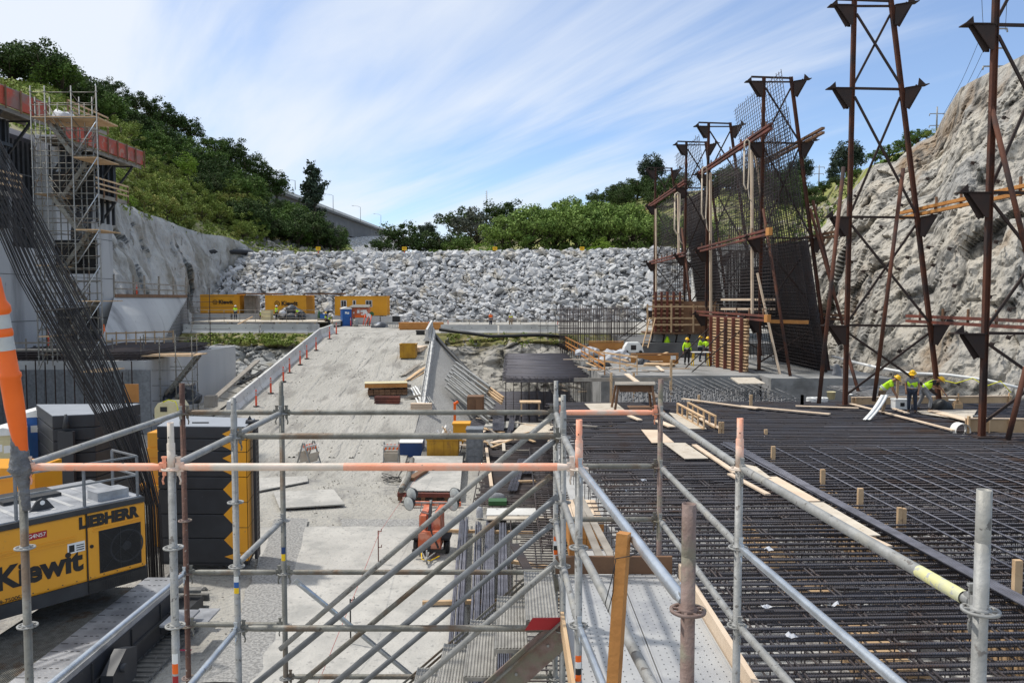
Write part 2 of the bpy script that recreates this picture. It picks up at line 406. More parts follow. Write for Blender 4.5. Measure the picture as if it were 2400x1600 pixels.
def thing(name, label, category, loc=(0, 0, 0), rotz=0.0, group=None):
    o = bpy.data.objects.new(name, None)
    o.empty_display_size = 0.3
    COL.objects.link(o)
    o.location = loc; o.rotation_euler = (0, 0, rotz)
    o['label'] = label; o['category'] = category
    if group: o['group'] = group
    return o

def kids(o): return [c for c in bpy.data.objects if c.parent == o]
def dup(o, loc=None, rotz=None, scale=None, label=None, parent=None, group=None):
    c = o.copy(); COL.objects.link(c)
    if parent is not None: c.parent = parent
    if loc is not None: c.location = loc
    if rotz is not None: c.rotation_euler = (0, 0, rotz)
    if scale is not None: c.scale = scale if isinstance(scale, (tuple, list)) else (scale,) * 3
    if label: c['label'] = label
    if group: c['group'] = group
    for k in KIDS.get(o.name, []):
        kk = k.copy(); COL.objects.link(kk); kk.parent = c
        for g in KIDS.get(k.name, []):
            gg = g.copy(); COL.objects.link(gg); gg.parent = kk
    return c
KIDS = {}
def index_kids(root):
    KIDS[root.name] = kids(root)
    for k in KIDS[root.name]: KIDS[k.name] = kids(k)

def text_mesh(txt, size, mname, name, parent, M, bold=0.0, local=False, extrude=0.004, shear=0.0, sx=1.0):
    cu = bpy.data.curves.new(name, 'FONT')
    cu.body = txt; cu.size = size; cu.extrude = extrude; cu.offset = bold; cu.shear = shear
    cu.align_x = 'CENTER'; cu.align_y = 'CENTER'; cu.resolution_u = 3
    tmp = bpy.data.objects.new('tmp', cu); COL.objects.link(tmp)
    dg = bpy.context.evaluated_depsgraph_get(); dg.update()
    me = bpy.data.meshes.new_from_object(tmp.evaluated_get(dg))
    bpy.data.objects.remove(tmp)
    me.transform(Matrix.Diagonal((sx, 1, 1, 1)))
    me.transform(M)
    if parent is not None and not local: me.transform(Matrix.Translation(-wloc(parent)))
    me.materials.clear(); me.materials.append(MAT[mname])
    me.name = name
    o = bpy.data.objects.new(name, me); COL.objects.link(o); o.parent = parent
    return o

def face_matrix(origin, xdir, updir):
    x = Vector(xdir).normalized(); u = Vector(updir); u = (u - x * u.dot(x)).normalized(); n = x.cross(u)
    M = Matrix.Identity(4)
    for i in range(3): M[i][0], M[i][1], M[i][2], M[i][3] = x[i], u[i], n[i], origin[i]
    return M

def lerp(a, b, t): return a + (b - a) * t
def interp(x, xs, ys):
    return float(np.interp(x, xs, ys))
def nz(p, s=1.0, o=0.0): return mnoise.noise(Vector((p[0] * s + o, p[1] * s + o * 0.7, p[2] * s - o)))
rnd = random.Random(7)

ZMAT, ZLOW, ZPLAT, ZSLAB, ZDECK = -4.8, -8.2, -3.3, -4.3, -2.06

# ================================================================== terrain
def struct(mb, name, m, **k):
    return mb.build(name, m, kind='structure', **k)

def np_mesh(name, V, Q, mname, parent=None, loc=(0, 0, 0), smooth=False, **tags):
    me = bpy.data.meshes.new(name)
    V = np.asarray(V, dtype=np.float32); Q = np.asarray(Q, dtype=np.int32)
    k = Q.shape[1]
    me.vertices.add(len(V)); me.vertices.foreach_set('co', (V - np.array(loc, dtype=np.float32)).ravel())
    me.loops.add(Q.size); me.loops.foreach_set('vertex_index', Q.ravel())
    me.polygons.add(len(Q)); me.polygons.foreach_set('loop_start', np.arange(0, Q.size, k, dtype=np.int32))
    me.polygons.foreach_set('use_smooth', np.full(len(Q), smooth))
    me.update(calc_edges=True)
    me.materials.append(MAT[mname])
    o = bpy.data.objects.new(name, me); COL.objects.link(o)
    if parent is not None: o.parent = parent
    else: o.location = loc
    for a, b in tags.items(): o[a] = b
    return o

def leaf_cloud(centers, radii, per, size, rng, flat=1.0, fill=0.55):
    C = np.repeat(np.asarray(centers, float), per, 0); Rr = np.repeat(np.asarray(radii, float), per)
    n = len(C)
    d = rng.normal(size=(n, 3)); d /= np.linalg.norm(d, axis=1)[:, None]
    rad = Rr * (fill + (1 - fill) * rng.random(n)) * (0.85 + 0.4 * rng.random(n))
    d2 = d.copy(); d2[:, 2] *= flat
    c = C + d2 * rad[:, None]
    nrm = d + rng.normal(size=(n, 3)) * 0.8; nrm /= np.linalg.norm(nrm, axis=1)[:, None]
    t = rng.normal(size=(n, 3)); t -= nrm * (t * nrm).sum(1)[:, None]; t /= np.linalg.norm(t, axis=1)[:, None]
    b = np.cross(nrm, t)
    s = size * (0.55 + 0.9 * rng.random(n))[:, None]
    V = np.stack([c - t * s, c - b * s * 0.55, c + t * s, c + b * s * 0.55], 1).reshape(-1, 3)
    return V, np.arange(4 * n).reshape(-1, 4)

# base ground reaching the horizon
g = MB(); xs = np.concatenate([np.linspace(-3000, -90, 5), np.linspace(-80, 80, 81), np.linspace(90, 3000, 5)])
ys = np.concatenate([[-60, -20], np.linspace(-10, 80, 46), [100, 200, 1000, 6000]])
rows = [[Vector((x, y, ZLOW + (0.10 * nz((x, y, 0), 0.25) if abs(x) < 60 and y < 70 else 0.0) - (0.06 if abs(x) < 60 else 0))) for x in xs] for y in ys]
g.grid(rows); struct(g, 'ground', 'dirt')
# plateau and ramp
def ramp_z(y): return interp(y, [35, 38.5, 41, 44, 70, 74, 78], [ZLOW - .12, ZLOW - .02, ZLOW + .22, -7.60, -3.55, -3.32, ZPLAT])
def ramp_xr(y): return interp(y, [38, 49, 75], [-5.3, -5.7, -7.5])
g = MB(); g.grid([[Vector((lerp(-18.0, ramp_xr(y) , t), y, ramp_z(y) + 0.05 * nz((t * 12, y, 0), 0.5) + 0.05)) for t in np.linspace(0, 1, 40)] for y in np.linspace(35.2, 75.3, 140)])
struct(g, 'ramp_road', 'ramp_dirt')
g = MB(); g.grid([[Vector((x, y, ZPLAT + (0.04 * nz((x, y, 3), 0.3) if y > 76 else 0) + z)) for x in np.linspace(-90, 60, 100)] for y, z in [(75.0, 0)] + [(yy, 0) for yy in np.linspace(78, 130, 20)]])
struct(g, 'plateau', 'ramp_dirt')
# embankment left of the ramp
g = MB()
def lcol(y):
    z0 = ramp_z(y)
    return [Vector((lerp(-18.0, -25.5, t) + 0.5 * nz((t * 3, y, 1), 0.4), y + 0.4 * nz((t * 5, y, 9), 0.5), lerp(z0 + 0.03, min(z0, ZLOW) - 0.05, t ** 0.9) + (0.28 * nz((t * 8, y, 5), 0.8) if 0 < t < 1 else 0))) for t in np.linspace(0, 1, 14)]
g.grid([lcol(y) for y in np.linspace(38, 75, 50)]); struct(g, 'left_embankment', 'ramp_dirt')
# dark gravel slope right of the ramp
g = MB()
def rcol(y):
    xb = interp(y, [40, 49, 60, 67, 73, 75], [-5.2, -2.7, -0.8, -2.2, -6.0, -7.2])
    zb = interp(y, [40, 66, 75], [ZLOW, ZLOW, -3.9])
    x0, z0 = ramp_xr(y), ramp_z(y)
    return [Vector((lerp(x0, xb, t), y, lerp(z0, zb, t) + (0.10 * nz((t * 6, y, 2), 0.9) if 0 < t < 1 else 0))) for t in np.linspace(0, 1, 12)]
g.grid([rcol(y) for y in np.linspace(39, 75, 50)]); struct(g, 'gravel_slope', 'gravel')

def fbm(p, s, o=0.0, n=4):
    a, v = 1.0, 0.0
    for i in range(n):
        v += a * nz(p, s, o + i * 13.7); a *= 0.5; s *= 2.1
    return v
def crag(p, s, o=0.0):
    """blocky rock displacement: cellular steps plus noise"""
    q = mnoise.cell(Vector((p[0] * s + 0.6 * nz(p, s, o), p[1] * s * 0.9 + o, p[2] * s * 1.3 + 0.5 * nz(p, s, o + 4))))
    return q + 0.7 * fbm(p, s * 1.5, o, 3)
def facet(p, s, o=0.0, tilt=1.2, crack=0.35):
    """blocky broken rock: every Voronoi cell is a tilted plane, with cracks between the cells"""
    q = Vector((p[0] * s + o + .35 * nz(p, s * 1.7, o), p[1] * s, p[2] * s * .75 + .35 * nz(p, s * 1.7, o + 3)))
    d, pts = mnoise.voronoi(q)
    b = pts[0]; h1 = mnoise.cell(b * 7.31); t = mnoise.cell_vector(b * 3.17 + Vector((5, 1, 2)))
    v = (h1 - .5) * .5 + (q - b).dot(t - Vector((.5, .5, .5))) * tilt
    return v - crack * max(0, 1 - (d[1] - d[0]) * 9)

# rock faces at the edge of the plateau
def rock_face(x0, x1, name, ybot, seed, n=90):
    g = MB(); rows = []
    prof = [(75.2, ZPLAT + 0.02), (74.6, -3.45), (73.0, -4.0), (71.8, -4.5), (71.2, -5.2), (70.3, -6.2), (69.0, -7.2), (67.6, -8.4)]
    T = np.linspace(0, 1, 64)
    for t in T:
        k = t * (len(prof) - 1); i = min(int(k), len(prof) - 2); f = k - i
        y, z = lerp(prof[i][0], prof[i + 1][0], f), lerp(prof[i][1], prof[i + 1][1], f)
        row = []
        for x in np.linspace(x0, x1, n):
            a = 0 if t < 0.08 else min(1, (t - 0.08) * 4)
            yy = y + (ybot - 67.6) * t ** 2
            d = a * ((1.4 if seed < 5 else .8) * facet((x, yy, z), 0.22, seed) + (.5 if seed < 5 else .2) * facet((x, yy, z), .9, seed + 3) + .6 * fbm((x, yy, z), .4, seed, 3))
            row.append(Vector((x + 0.3 * d, yy - 1.15 * d, z + 0.35 * d)))
        rows.append(row)
    g.grid(rows, smooth=False)
    g.m = [0 if i // (n - 1) > 19 else 1 for i in range(len(g.f))]
    return g.build(name, ['rock' if seed < 5 else 'rock_tan', 'grass_edge'], kind='structure')
rock_face(-46, -18.5, 'rock_face_left', 62.5, 3.0, 170)
rock_face(-7.6, 16, 'rock_face_right', 66.5, 8.0, 150)

# ------------------------------------------------------------------ left shotcrete bank
cols = [(215, 440, 72, 58), (262, 466, 75, 57.5), (300, 482, 83, 61), (350, 503, 95, 70), (400, 522, 106, 82), (440, 537, 113, 94), (480, 548, 118, 103), (520, 553, 122, 109), (560, 565, 126, 114), (602, 592, 130, 120)]
xs_ = [c[0] for c in cols]
g = MB(); rows = []
for t in np.linspace(0, 1, 80):
    row = []
    for px in np.linspace(215, 602, 190):
        yt, Yt, Yb = interp(px, xs_, [c[1] for c in cols]), interp(px, xs_, [c[2] for c in cols]), interp(px, xs_, [c[3] for c in cols])
        top = P(px, yt, Y=Yt); bot = P(min(px, 436 + (px - 436) * 0.3), 700, Y=Yb); bot.z = -3.6
        p = top.lerp(bot, t)
        d = (fbm(p, 0.16, 2.0, 5) * 1.3 + .8 * facet(p, .14, 5, 1.2, .15) + .25 * facet(p, .5, 9)) * min(1, .25 + t * 5)
        row.append(p + Vector((0.75 * d, -0.5 * d, 0.2 * d)))
    rows.append(row)
g.grid(rows); struct(g, 'shotcrete_bank', 'shotcrete')
# black liner at the crest above the bank
g = MB(); g.path([P(478, 594, Y=118), P(520, 588, Y=122), P(575, 591, Y=126), P(600, 596, Y=129)], 0.45, 6); struct(g, 'liner_strip', 'black')

# ------------------------------------------------------------------ left hill
HX = [-150, 0, 100, 200, 268, 350, 430, 500, 560, 620, 700, 760, 830]
HRY = [150, 195, 200, 262, 300, 345, 380, 405, 440, 470, 525, 565, 596]
HRD = [150, 160, 165, 172, 178, 185, 195, 205, 215, 225, 235, 240, 245]
HFY = [300, 340, 390, 450, 490, 520, 550, 566, 578, 600, 600, 600, 600]
HFD = [66, 66, 68, 71, 77, 96, 112, 121, 127, 132, 136, 142, 150]
def hill(px, t, bump=True):
    a = P(px, interp(px, HX, HFY), Y=interp(px, HX, HFD)); b = P(px, interp(px, HX, HRY), Y=interp(px, HX, HRD))
    p = a.lerp(b, t)
    s = math.sin(math.pi * min(1, max(0, t)))
    p.z += s * (b.z - a.z) * 0.06
    if bump: p.z += s * 2.2 * fbm(p, 0.035, 1.0, 4)
    return p
g = MB(); rows = []
for t in np.linspace(0, 1, 50): rows.append([hill(px, t) for px in np.linspace(-150, 830, 110)])
rows.append([p + Vector((-10, 60, -12)) for p in rows[-1]])
g.grid(rows); struct(g, 'left_hill', 'grass_hill')
# right hill
GX = [1000, 1060, 1150, 1250, 1350, 1450, 1550, 1700, 1850, 1900, 1960, 2030, 2100, 2200, 2300]
GRY = [592, 560, 545, 520, 490, 470, 455, 440, 455, 445, 425, 395, 360, 330, 300]
GRD = [330, 320, 310, 300, 290, 280, 270, 250, 200, 170, 140, 122, 110, 100, 95]
GFY = [594, 594, 594, 594, 590, 590, 590, 590, 590, 590, 580, 560, 540, 520, 520]
GFD = [150, 150, 150, 150, 150, 150, 150, 145, 125, 110, 98, 90, 85, 80, 78]
def rhill(px, t):
    a = P(px, interp(px, GX, GFY), Y=interp(px, GX, GFD)); b = P(px, interp(px, GX, GRY), Y=interp(px, GX, GRD))
    p = a.lerp(b, t); s = math.sin(math.pi * min(1, max(0, t)))
    p.z += s * 1.5 * fbm(p, 0.04, 6.0, 4) - s * 0.5
    return p
g = MB(); rows = []
for t in np.linspace(0, 1, 40): rows.append([rhill(px, t) for px in np.linspace(1000, 2300, 130)])
rows.append([p + Vector((10, 60, -12)) for p in rows[-1]])
g.grid(rows); struct(g, 'right_hill', 'grass_hill')

# ------------------------------------------------------------------ cliff on the right
CXs = [1872, 1900, 1950, 2005, 2050, 2100, 2150, 2190, 2225, 2250, 2330, 2400, 2500, 2700]
CTY = [600, 560, 505, 436, 385, 378, 335, 318, 245, 205, 163, 128, 85, 10]
CTD = [88, 86, 84, 78, 75, 73, 71, 70, 67, 65, 61, 58, 56, 54]
CBD = [66, 62, 56, 50, 47, 45, 44, 43, 42.5, 42, 41, 40, 38.5, 36]
g = MB(); rows = []
for t in np.linspace(0, 1, 210):
    row = []
    for px in np.linspace(1872, 2700, 230):
        top = P(px, interp(px, CXs, CTY), Y=interp(px, CXs, CTD)); bot = P(px, 900, Y=interp(px, CXs, CBD)); bot.z = -8.0
        p = bot.lerp(top, t); p.z += math.sin(math.pi * t) * 1.8
        e = min(1, (1 - t) * 8 + 0.15)
        ang = 0.35 * p.x + 0.2 * p.z
        d = (fbm(p, 0.08, 11.0, 4) * 1.3 + 1.5 * facet((p.x, p.y, p.z * .45 + ang), .11, 11, 1.3, .2) + .5 * facet((p.x, p.y, p.z * .6), .34, 4, 1.2) + .2 * facet(p, 1.0, 7) + .3 * fbm(p, .9, 2, 4)) * e
        row.append(p + Vector((-0.7 * d, -0.6 * d, 0.15 * d)))
    rows.append(row)
g.grid(rows, smooth=False); struct(g, 'rock_cliff', 'cliff')
def cliff_pt(px, py):
    """point of the (undisplaced) cliff seen at a pixel"""
    best = None
    top = P(px, interp(px, CXs, CTY), Y=interp(px, CXs, CTD)); bot = P(px, 900, Y=interp(px, CXs, CBD)); bot.z = -8.0
    for t in np.linspace(0, 1, 80):
        p = bot.lerp(top, t); p.z += math.sin(math.pi * t) * 1.8
        yy = 700 - p.z / p.y * F
        if best is None or abs(yy - py) < best[0]: best = (abs(yy - py), p)
    return best[1]

# ------------------------------------------------------------------ riprap dam
def crest_z(x): return interp(x, [-52, -20, 8, 40], [7.45, 7.35, 7.8, 8.2])
def dam_pt(x, t):
    """t 0 toe .. 1 crest"""
    y0 = 111.0; y1 = 127.4; z1 = crest_z(x)
    return Vector((x, lerp(y0, y1, t), lerp(ZPLAT, z1, t) - 0.5))
g = MB(); rows = [[dam_pt(x, t) + Vector((0, 0, -0.1)) for x in np.linspace(-60, 46, 60)] for t in np.linspace(-0.03, 1, 14)]
rows.append([dam_pt(x, 1) + Vector((0, 6, 0)) for x in np.linspace(-60, 46, 60)])
rows.append([dam_pt(x, 1) + Vector((0, 20, -9)) for x in np.linspace(-60, 46, 60)])
g.grid(rows); struct(g, 'dam_slope', 'rip_base')
nrng = np.random.default_rng(5)
def boulder(seed, angular=True):
    rr = random.Random(seed)
    bm = bmesh.new()
    sx, sy, sz = rr.uniform(0.85, 1.35), rr.uniform(0.65, 1.0), rr.uniform(0.45, 0.78)
    for i in range(rr.randint(9, 14)):
        d = Vector((rr.gauss(0, 1), rr.gauss(0, 1), rr.gauss(0, 1))).normalized() * rr.uniform(0.82, 1.05)
        bm.verts.new((d.x * sx, d.y * sy, d.z * sz))
    r = bmesh.ops.convex_hull(bm, input=bm.verts[:])
    bmesh.ops.delete(bm, geom=list({v for v in bm.verts if not v.link_faces}), context='VERTS')
    bmesh.ops.dissolve_limit(bm, angle_limit=0.25, verts=bm.verts[:], edges=bm.edges[:])
    bmesh.ops.bevel(bm, geom=bm.edges[:], offset=0.045, segments=1, affect='EDGES', profile=0.5)
    bmesh.ops.triangulate(bm, faces=bm.faces[:])
    bm.normal_update()
    V = np.array([v.co[:] for v in bm.verts]); T = np.array([[v.index for v in f.verts] for f in bm.faces])
    bm.verts.index_update(); 
    T = np.array([[v.index for v in f.verts] for f in bm.faces])
    bm.free()
    return V, T
PROT = [boulder(100 + i) for i in range(22)]
rocks = []
random.seed(11)
for i in range(9500):
    x = random.uniform(-57, 43); t = random.random() ** 0.95
    s = random.lognormvariate(-0.78, 0.38) * lerp(0.80, 1.12, t)
    if x > 5: s *= lerp(0.85, 1.0, t)
    s = min(s, 1.25)
    p = dam_pt(x, t) + Vector((0, -0.25, 0.42)) * (0.5 + random.random() * 0.5) + Vector((0, 0, 0.12 * s))
    rocks.append((p, s, random.randrange(22), Euler((random.uniform(-.6, .6), random.uniform(-.6, .6), random.uniform(0, 6.28)))))
for i in range(420):     # crest line and the flat top
    x = random.uniform(-52, 43); s = random.uniform(0.35, 0.85)
    p = dam_pt(x, 1) + Vector((0, random.uniform(0, 2.5), 0.35))
    rocks.append((p, s, random.randrange(22), Euler((random.uniform(-.6, .6), random.uniform(-.6, .6), random.uniform(0, 6.28)))))
for i in range(260):     # bigger ones spilling down the left abutment
    t = random.random()
    p = P(lerp(438, 470, random.random()), lerp(600, 770, t), Y=lerp(123, 108, t)) ; s = random.uniform(0.5, 1.3)
    rocks.append((p, s, random.randrange(22), Euler((random.uniform(-.6, .6), random.uniform(-.6, .6), random.uniform(0, 6.28)))))
def vis_score(r):
    p = r[0]; px = 1200 + p.x / p.y * F
    py = 700 - p.z / p.y * F
    hid = (px > 1520) or (px < 440) or (py > 690 and px < 910) or py > 740
    return -1 if hid else r[1] / p.y * (1.0 + 0.3 * random.random())
rocks.sort(key=vis_score, reverse=True)
Vs, Ts, off = [], [], 0
pm = []
for k, (V, T) in enumerate(PROT):
    me = bpy.data.meshes.new('boulder'); me.from_pydata([tuple(v) for v in V], [], [tuple(int(q) for q in t) for t in T]); me.materials.append(MAT['rip_rock']); pm.append(me)
for i, (p, s, k, e) in enumerate(rocks):
    if i < 300:
        o = bpy.data.objects.new('boulder', pm[k]); COL.objects.link(o)
        o.location = p; o.rotation_euler = e; o.scale = (s, s, s)
        o['label'] = 'large pale grey angular boulder among the smaller stones on the face of the rockfill dam'
        o['category'] = 'boulder'; o['group'] = 'largest boulders on the rockfill dam'
        continue
    V, T = PROT[k]
    M = np.array(e.to_matrix())
    Vs.append((V * s) @ M.T + np.array(p)); Ts.append(T + off); off += len(V)
np_mesh('riprap_stones', np.concatenate(Vs), np.concatenate(Ts), 'rip_rock', kind='stuff', label='pale grey broken stones packed over the whole face of the rockfill dam', category='riprap')

# ================================================================== trees
def make_tree(kind, seed, h=9.0, spread=0.5, clumps=44, per=95, size=0.21, leaf='leaf_oak', trunk_h=0.08, fill=0.5, name='oak_tree', wob=0.25):
    rng = np.random.default_rng(seed); rr = random.Random(seed)
    root = thing(name, 'x', 'tree')
    R_ = h * spread
    cz = h * (1 + trunk_h) / 2; hz_ = h * (1 - trunk_h) / 2
    cs, rs = [], []
    limbs = []
    for i in range(clumps):
        while True:
            d = np.array([rr.uniform(-1, 1), rr.uniform(-1, 1), rr.uniform(-1, 1)])
            if 0.25 < np.linalg.norm(d) < 1: break
        q = d * (0.55 + 0.45 * rr.random())
        if kind == 'pine':
            lev = rr.random(); w = (1 - lev) ** 0.6 * 0.9 + 0.1
            c = (q[0] * R_ * w, q[1] * R_ * w, h * (trunk_h + (1 - trunk_h) * lev))
            cr = h * 0.085 * rr.uniform(0.7, 1.3)
        elif kind == 'round':
            c = (q[0] * R_, q[1] * R_, cz + q[2] * hz_)
            cr = h * 0.12 * rr.uniform(0.7, 1.35)
        else:
            top = 1 - 0.5 * (q[0] ** 2 + q[1] ** 2)
            c = (q[0] * R_ * 1.05, q[1] * R_ * 1.05, cz + q[2] * hz_ * top)
            cr = h * 0.115 * rr.uniform(0.6, 1.4)
        cs.append(c); rs.append(cr)
        if i % 3 == 0: limbs.append(c)
    V, Q = leaf_cloud(cs, rs, per, size, rng, flat=0.8, fill=fill)
    np_mesh('crown', V, Q, leaf, parent=root)
    t = MB(); r0 = h * 0.022 + 0.05
    zt = h * (trunk_h + 0.35)
    t.path([(0, 0, -0.8), (0.02 * h, 0, zt * 0.4), (0, 0.02 * h, zt), (0.02 * h, 0, h * (0.93 if kind == 'pine' else 0.7))], [r0 * 1.3, r0, r0 * 0.7, r0 * 0.2], 6)
    for c in limbs:
        z0 = min(c[2] * 0.75, h * trunk_h + 0.25 * (c[2] - h * trunk_h))
        t.path([(0, 0, z0), (c[0] * 0.5, c[1] * 0.5, (z0 + c[2]) / 2 + 0.03 * h), c], [r0 * 0.45, r0 * 0.3, r0 * 0.1], 4)
    t.build('trunk', 'bark', root, local=True)
    index_kids(root)
    return root
TP = {
 'oak': [make_tree('oak', 1), make_tree('oak', 2, spread=0.56), make_tree('oak', 3, spread=0.48, clumps=50)],
 'mid': [make_tree('oak', 4, leaf='leaf_mid'), make_tree('oak', 5, leaf='leaf_mid', spread=0.55)],
 'willow': [make_tree('oak', 6, leaf='leaf_willow', clumps=60, per=110, size=0.19, spread=0.5, trunk_h=0.1, name='willow_tree'), make_tree('oak', 7, leaf='leaf_willow', clumps=60, per=110, size=0.19, spread=0.56, trunk_h=0.08, name='willow_tree')],
 'bright': [make_tree('oak', 8, leaf='leaf_bright', clumps=40, per=90, size=0.19, name='leafy_tree')],
 'olive': [make_tree('oak', 9, leaf='leaf_olive', clumps=36, per=85, size=0.2, trunk_h=0.02, spread=0.62, name='bush')],
 'grey': [make_tree('oak', 10, leaf='leaf_grey', clumps=44, per=75, size=0.19, trunk_h=0.15, name='grey_tree')],
 'pine': [make_tree('pine', 12, leaf='leaf_pine', clumps=64, per=70, size=0.21, spread=0.36, trunk_h=0.22, name='pine_tree', fill=0.3),
          make_tree('round', 13, leaf='leaf_pine', clumps=80, per=70, size=0.21, spread=0.42, trunk_h=0.16, name='pine_tree', fill=0.3)],
}
used = set()
def tree(kind, p, h, label, group=None, var=None, sx=1.0):
    protos = TP[kind]; pr = protos[(var if var is not None else rnd.randrange(len(protos)))]
    s = h / 9.0
    rz = rnd.uniform(0, 6.28)
    if pr.name in used:
        o = dup(pr, loc=p, rotz=rz, scale=(s * sx, s * sx, s))
    else:
        used.add(pr.name); o = pr; o.location = p; o.rotation_euler = (0, 0, rz); o.scale = (s * sx, s * sx, s)
    o['label'] = label
    if group: o['group'] = group
    elif 'group' in o: del o['group']
    return o
GL = 'dense dark oaks covering the left hillside'
def at_base(px, py, Y): return P(px, py, Y=Y)
def ht(npx, Y): return npx / F * Y
# skyline trees on the left hill: (px, base y, height px, kind, label)
sky = [(135, 185, 52, 'oak', 'dark oak standing alone on the skyline at the top left corner of the hill'),
       (75, 185, 36, 'grey', 'thin grey-green tree on the skyline just left of the lone oak'),
       (35, 178, 26, 'oak', 'small dark tree on the skyline at the far left'),
       (258, 228, 42, 'oak', 'bushy oak on the skyline above the scaffold stair tower'),
       (318, 262, 50, 'oak', 'tall dark oak on the skyline right of the stair tower'),
       (372, 300, 66, 'oak', 'broad dark oak on the skyline above the orange walkway end'),
       (405, 322, 62, 'oak', 'dense oak on the steep part of the left skyline'),
       (448, 330, 50, 'oak', 'oak leaning out over the skyline with sky showing under it'),
       (490, 366, 48, 'mid', 'green tree on the skyline left of the rounded oak group'),
       (540, 388, 62, 'oak', 'rounded dark oak on the middle of the left skyline'),
       (575, 412, 58, 'oak', 'dark oak just right of the rounded skyline oak'),
       (612, 436, 54, 'oak', 'dark oak lower down the left skyline'),
       (650, 462, 56, 'oak', 'dark oak near the end of the left skyline beside the tall pine'),
       (735, 520, 118, 'pine', 'tall open-crowned pine at the end of the left ridge before the bridge')]
for px, py, hp, k, lb in sky:
    Y = interp(px, HX, HRD) - 3
    tree(k, at_base(px, py + 8, Y), ht(hp + 8, Y) * 1.12, lb, None, var=0 if k == 'pine' else None, sx=1.0 if k == 'pine' else 1.2)
for i in range(150):
    px = rnd.uniform(180, 800) if i < 118 else (rnd.uniform(640, 795) if i < 134 else rnd.uniform(-20, 200)); t = rnd.uniform(0.42 if px < 560 else 0.10, 0.97)
    if px < 590 and t < 0.62 and rnd.random() < 0.75: continue
    p = hill(px, t); p.z -= 0.5
    k = 'mid' if rnd.random() < 0.36 else 'oak'
    h = rnd.uniform(5.5, 8.5) * (0.85 if px > 600 else 1)
    if px > 700 : h *= 0.8
    tree(k, p, h, 'mid-green oak in the dense wood covering the left hillside' if k == 'mid' else 'dark green oak in the dense wood covering the left hillside', 'lighter oaks in the wood on the left hillside' if k == 'mid' else GL, sx=1.15)
for px, py, hp, lb in [(440, 420, 62, 'bright yellow-green tree halfway up the left hillside'), (428, 455, 36, 'small bright green tree below the bright yellow-green one'),
                       (85, 230, 70, 'bright green leafy tree behind the orange walkway at the top left'), (120, 255, 46, 'small bright green tree just right of the larger one behind the walkway'),
                       (306, 490, 32, 'small bright green bush above the top of the shotcrete bank')]:
    Y = {440: 135, 428: 128, 85: 140, 120: 132, 306: 74}[px]
    tree('bright', at_base(px, py, Y), ht(hp, Y), lb)
for i in range(70):
    px = rnd.uniform(270, 600); t = rnd.uniform(0.03, 0.6)
    p = hill(px, t); p.z -= 0.3
    tree('olive', p, rnd.uniform(2.6, 5.5), 'olive-green bush on the open slope above the shotcrete bank', 'olive bushes above the shotcrete bank', sx=1.2)
for px, py, Y, hp, k, lb in [(500, 470, 150, 70, 'oak', 'large dark oak crown in the middle of the left slope'), (465, 480, 140, 80, 'oak', 'very dark broad oak left of the middle of the left slope'),
        (745, 585, 150, 90, 'oak', 'dark tree at the foot of the left hill under the bridge deck'), (738, 594, 152, 104, 'oak', 'tall dark oak at the foot of the left hill hiding the bridge'), (792, 594, 150, 62, 'oak', 'rounded dark oak right at the edge of the visible bridge girder'), (690, 590, 155, 110, 'oak', 'tall dark oak on the lower end of the left hill'), (775, 588, 152, 70, 'grey', 'grey leafless-looking tree at the foot of the left hill beside the bridge'),
        (700, 588, 150, 80, 'mid', 'green tree at the foot of the left hill above the first yellow sign')]:
    tree(k, at_base(px, py, Y), ht(hp, Y), lb)
# centre and right, behind the dam
for px, py, Y, hp, k, lb, v in [
    (945, 600, 165, 72, 'oak', 'dark rounded oak right of the bridge abutment', 0), (893, 600, 160, 40, 'oak', 'small dark oak in front of the bridge abutment', 1),
    (985, 605, 170, 52, 'oak', 'dark oak behind the second yellow sign', 2), (1030, 605, 175, 60, 'oak', 'dark green oak between the bridge and the willows', 0),
    (1000, 560, 260, 32, 'pine', 'small wispy pine on the skyline right of the bridge', 1), (1075, 560, 230, 64, 'oak', 'round dark oak on the skyline left of the thin pole', 1),
    (1120, 600, 190, 95, 'grey', 'grey-brown bare tree between the dark oaks and the willows', 0), (1105, 545, 240, 42, 'oak', 'small dark oak right beside the thin pole', 2),
    (1180, 545, 230, 68, 'oak', 'large dark oak on the skyline right of the thin pole', 0), (1075, 608, 170, 50, 'mid', 'low green tree behind the dam crest left of the willows', 1),
    (1215, 565, 220, 60, 'oak', 'dark oak rising just behind the left willow', 1)]:
    tree(k, at_base(px, py + 6, Y), ht(hp + 6, Y) * 1.22, lb, var=v if v < len(TP[k]) else 0, sx=1.25)
for px, py, Y, hp, sx in [(1180, 605, 160, 95, 1.1), (1240, 605, 158, 120, 1.1), (1300, 605, 160, 112, 1.1), (1355, 603, 158, 125, 1.1), (1420, 603, 160, 118, 1.1), (1480, 603, 158, 120, 1.0), (1530, 600, 160, 105, 1.0), (1330, 560, 185, 95, 1.0), (1395, 560, 185, 85, 1.2), (1455, 560, 185, 80, 1.2), (1275, 560, 185, 70, 1.0), (1590, 600, 160, 90, 1.0), (1650, 600, 160, 85, 1.0)]:
    tree('willow', at_base(px, py, Y), ht(hp, Y) * 1.13, 'pale green willow in the thicket behind the crest of the dam', 'willows behind the dam crest', sx=sx)
tree('bright', at_base(1412, 604, 150), ht(46, 150), 'bright yellow-green rounded bush just behind the dam crest', sx=1.5)
tree('bright', at_base(1130, 604, 150), ht(34, 150), 'low yellow-green bush behind the dam crest beside the third yellow sign', sx=1.9)
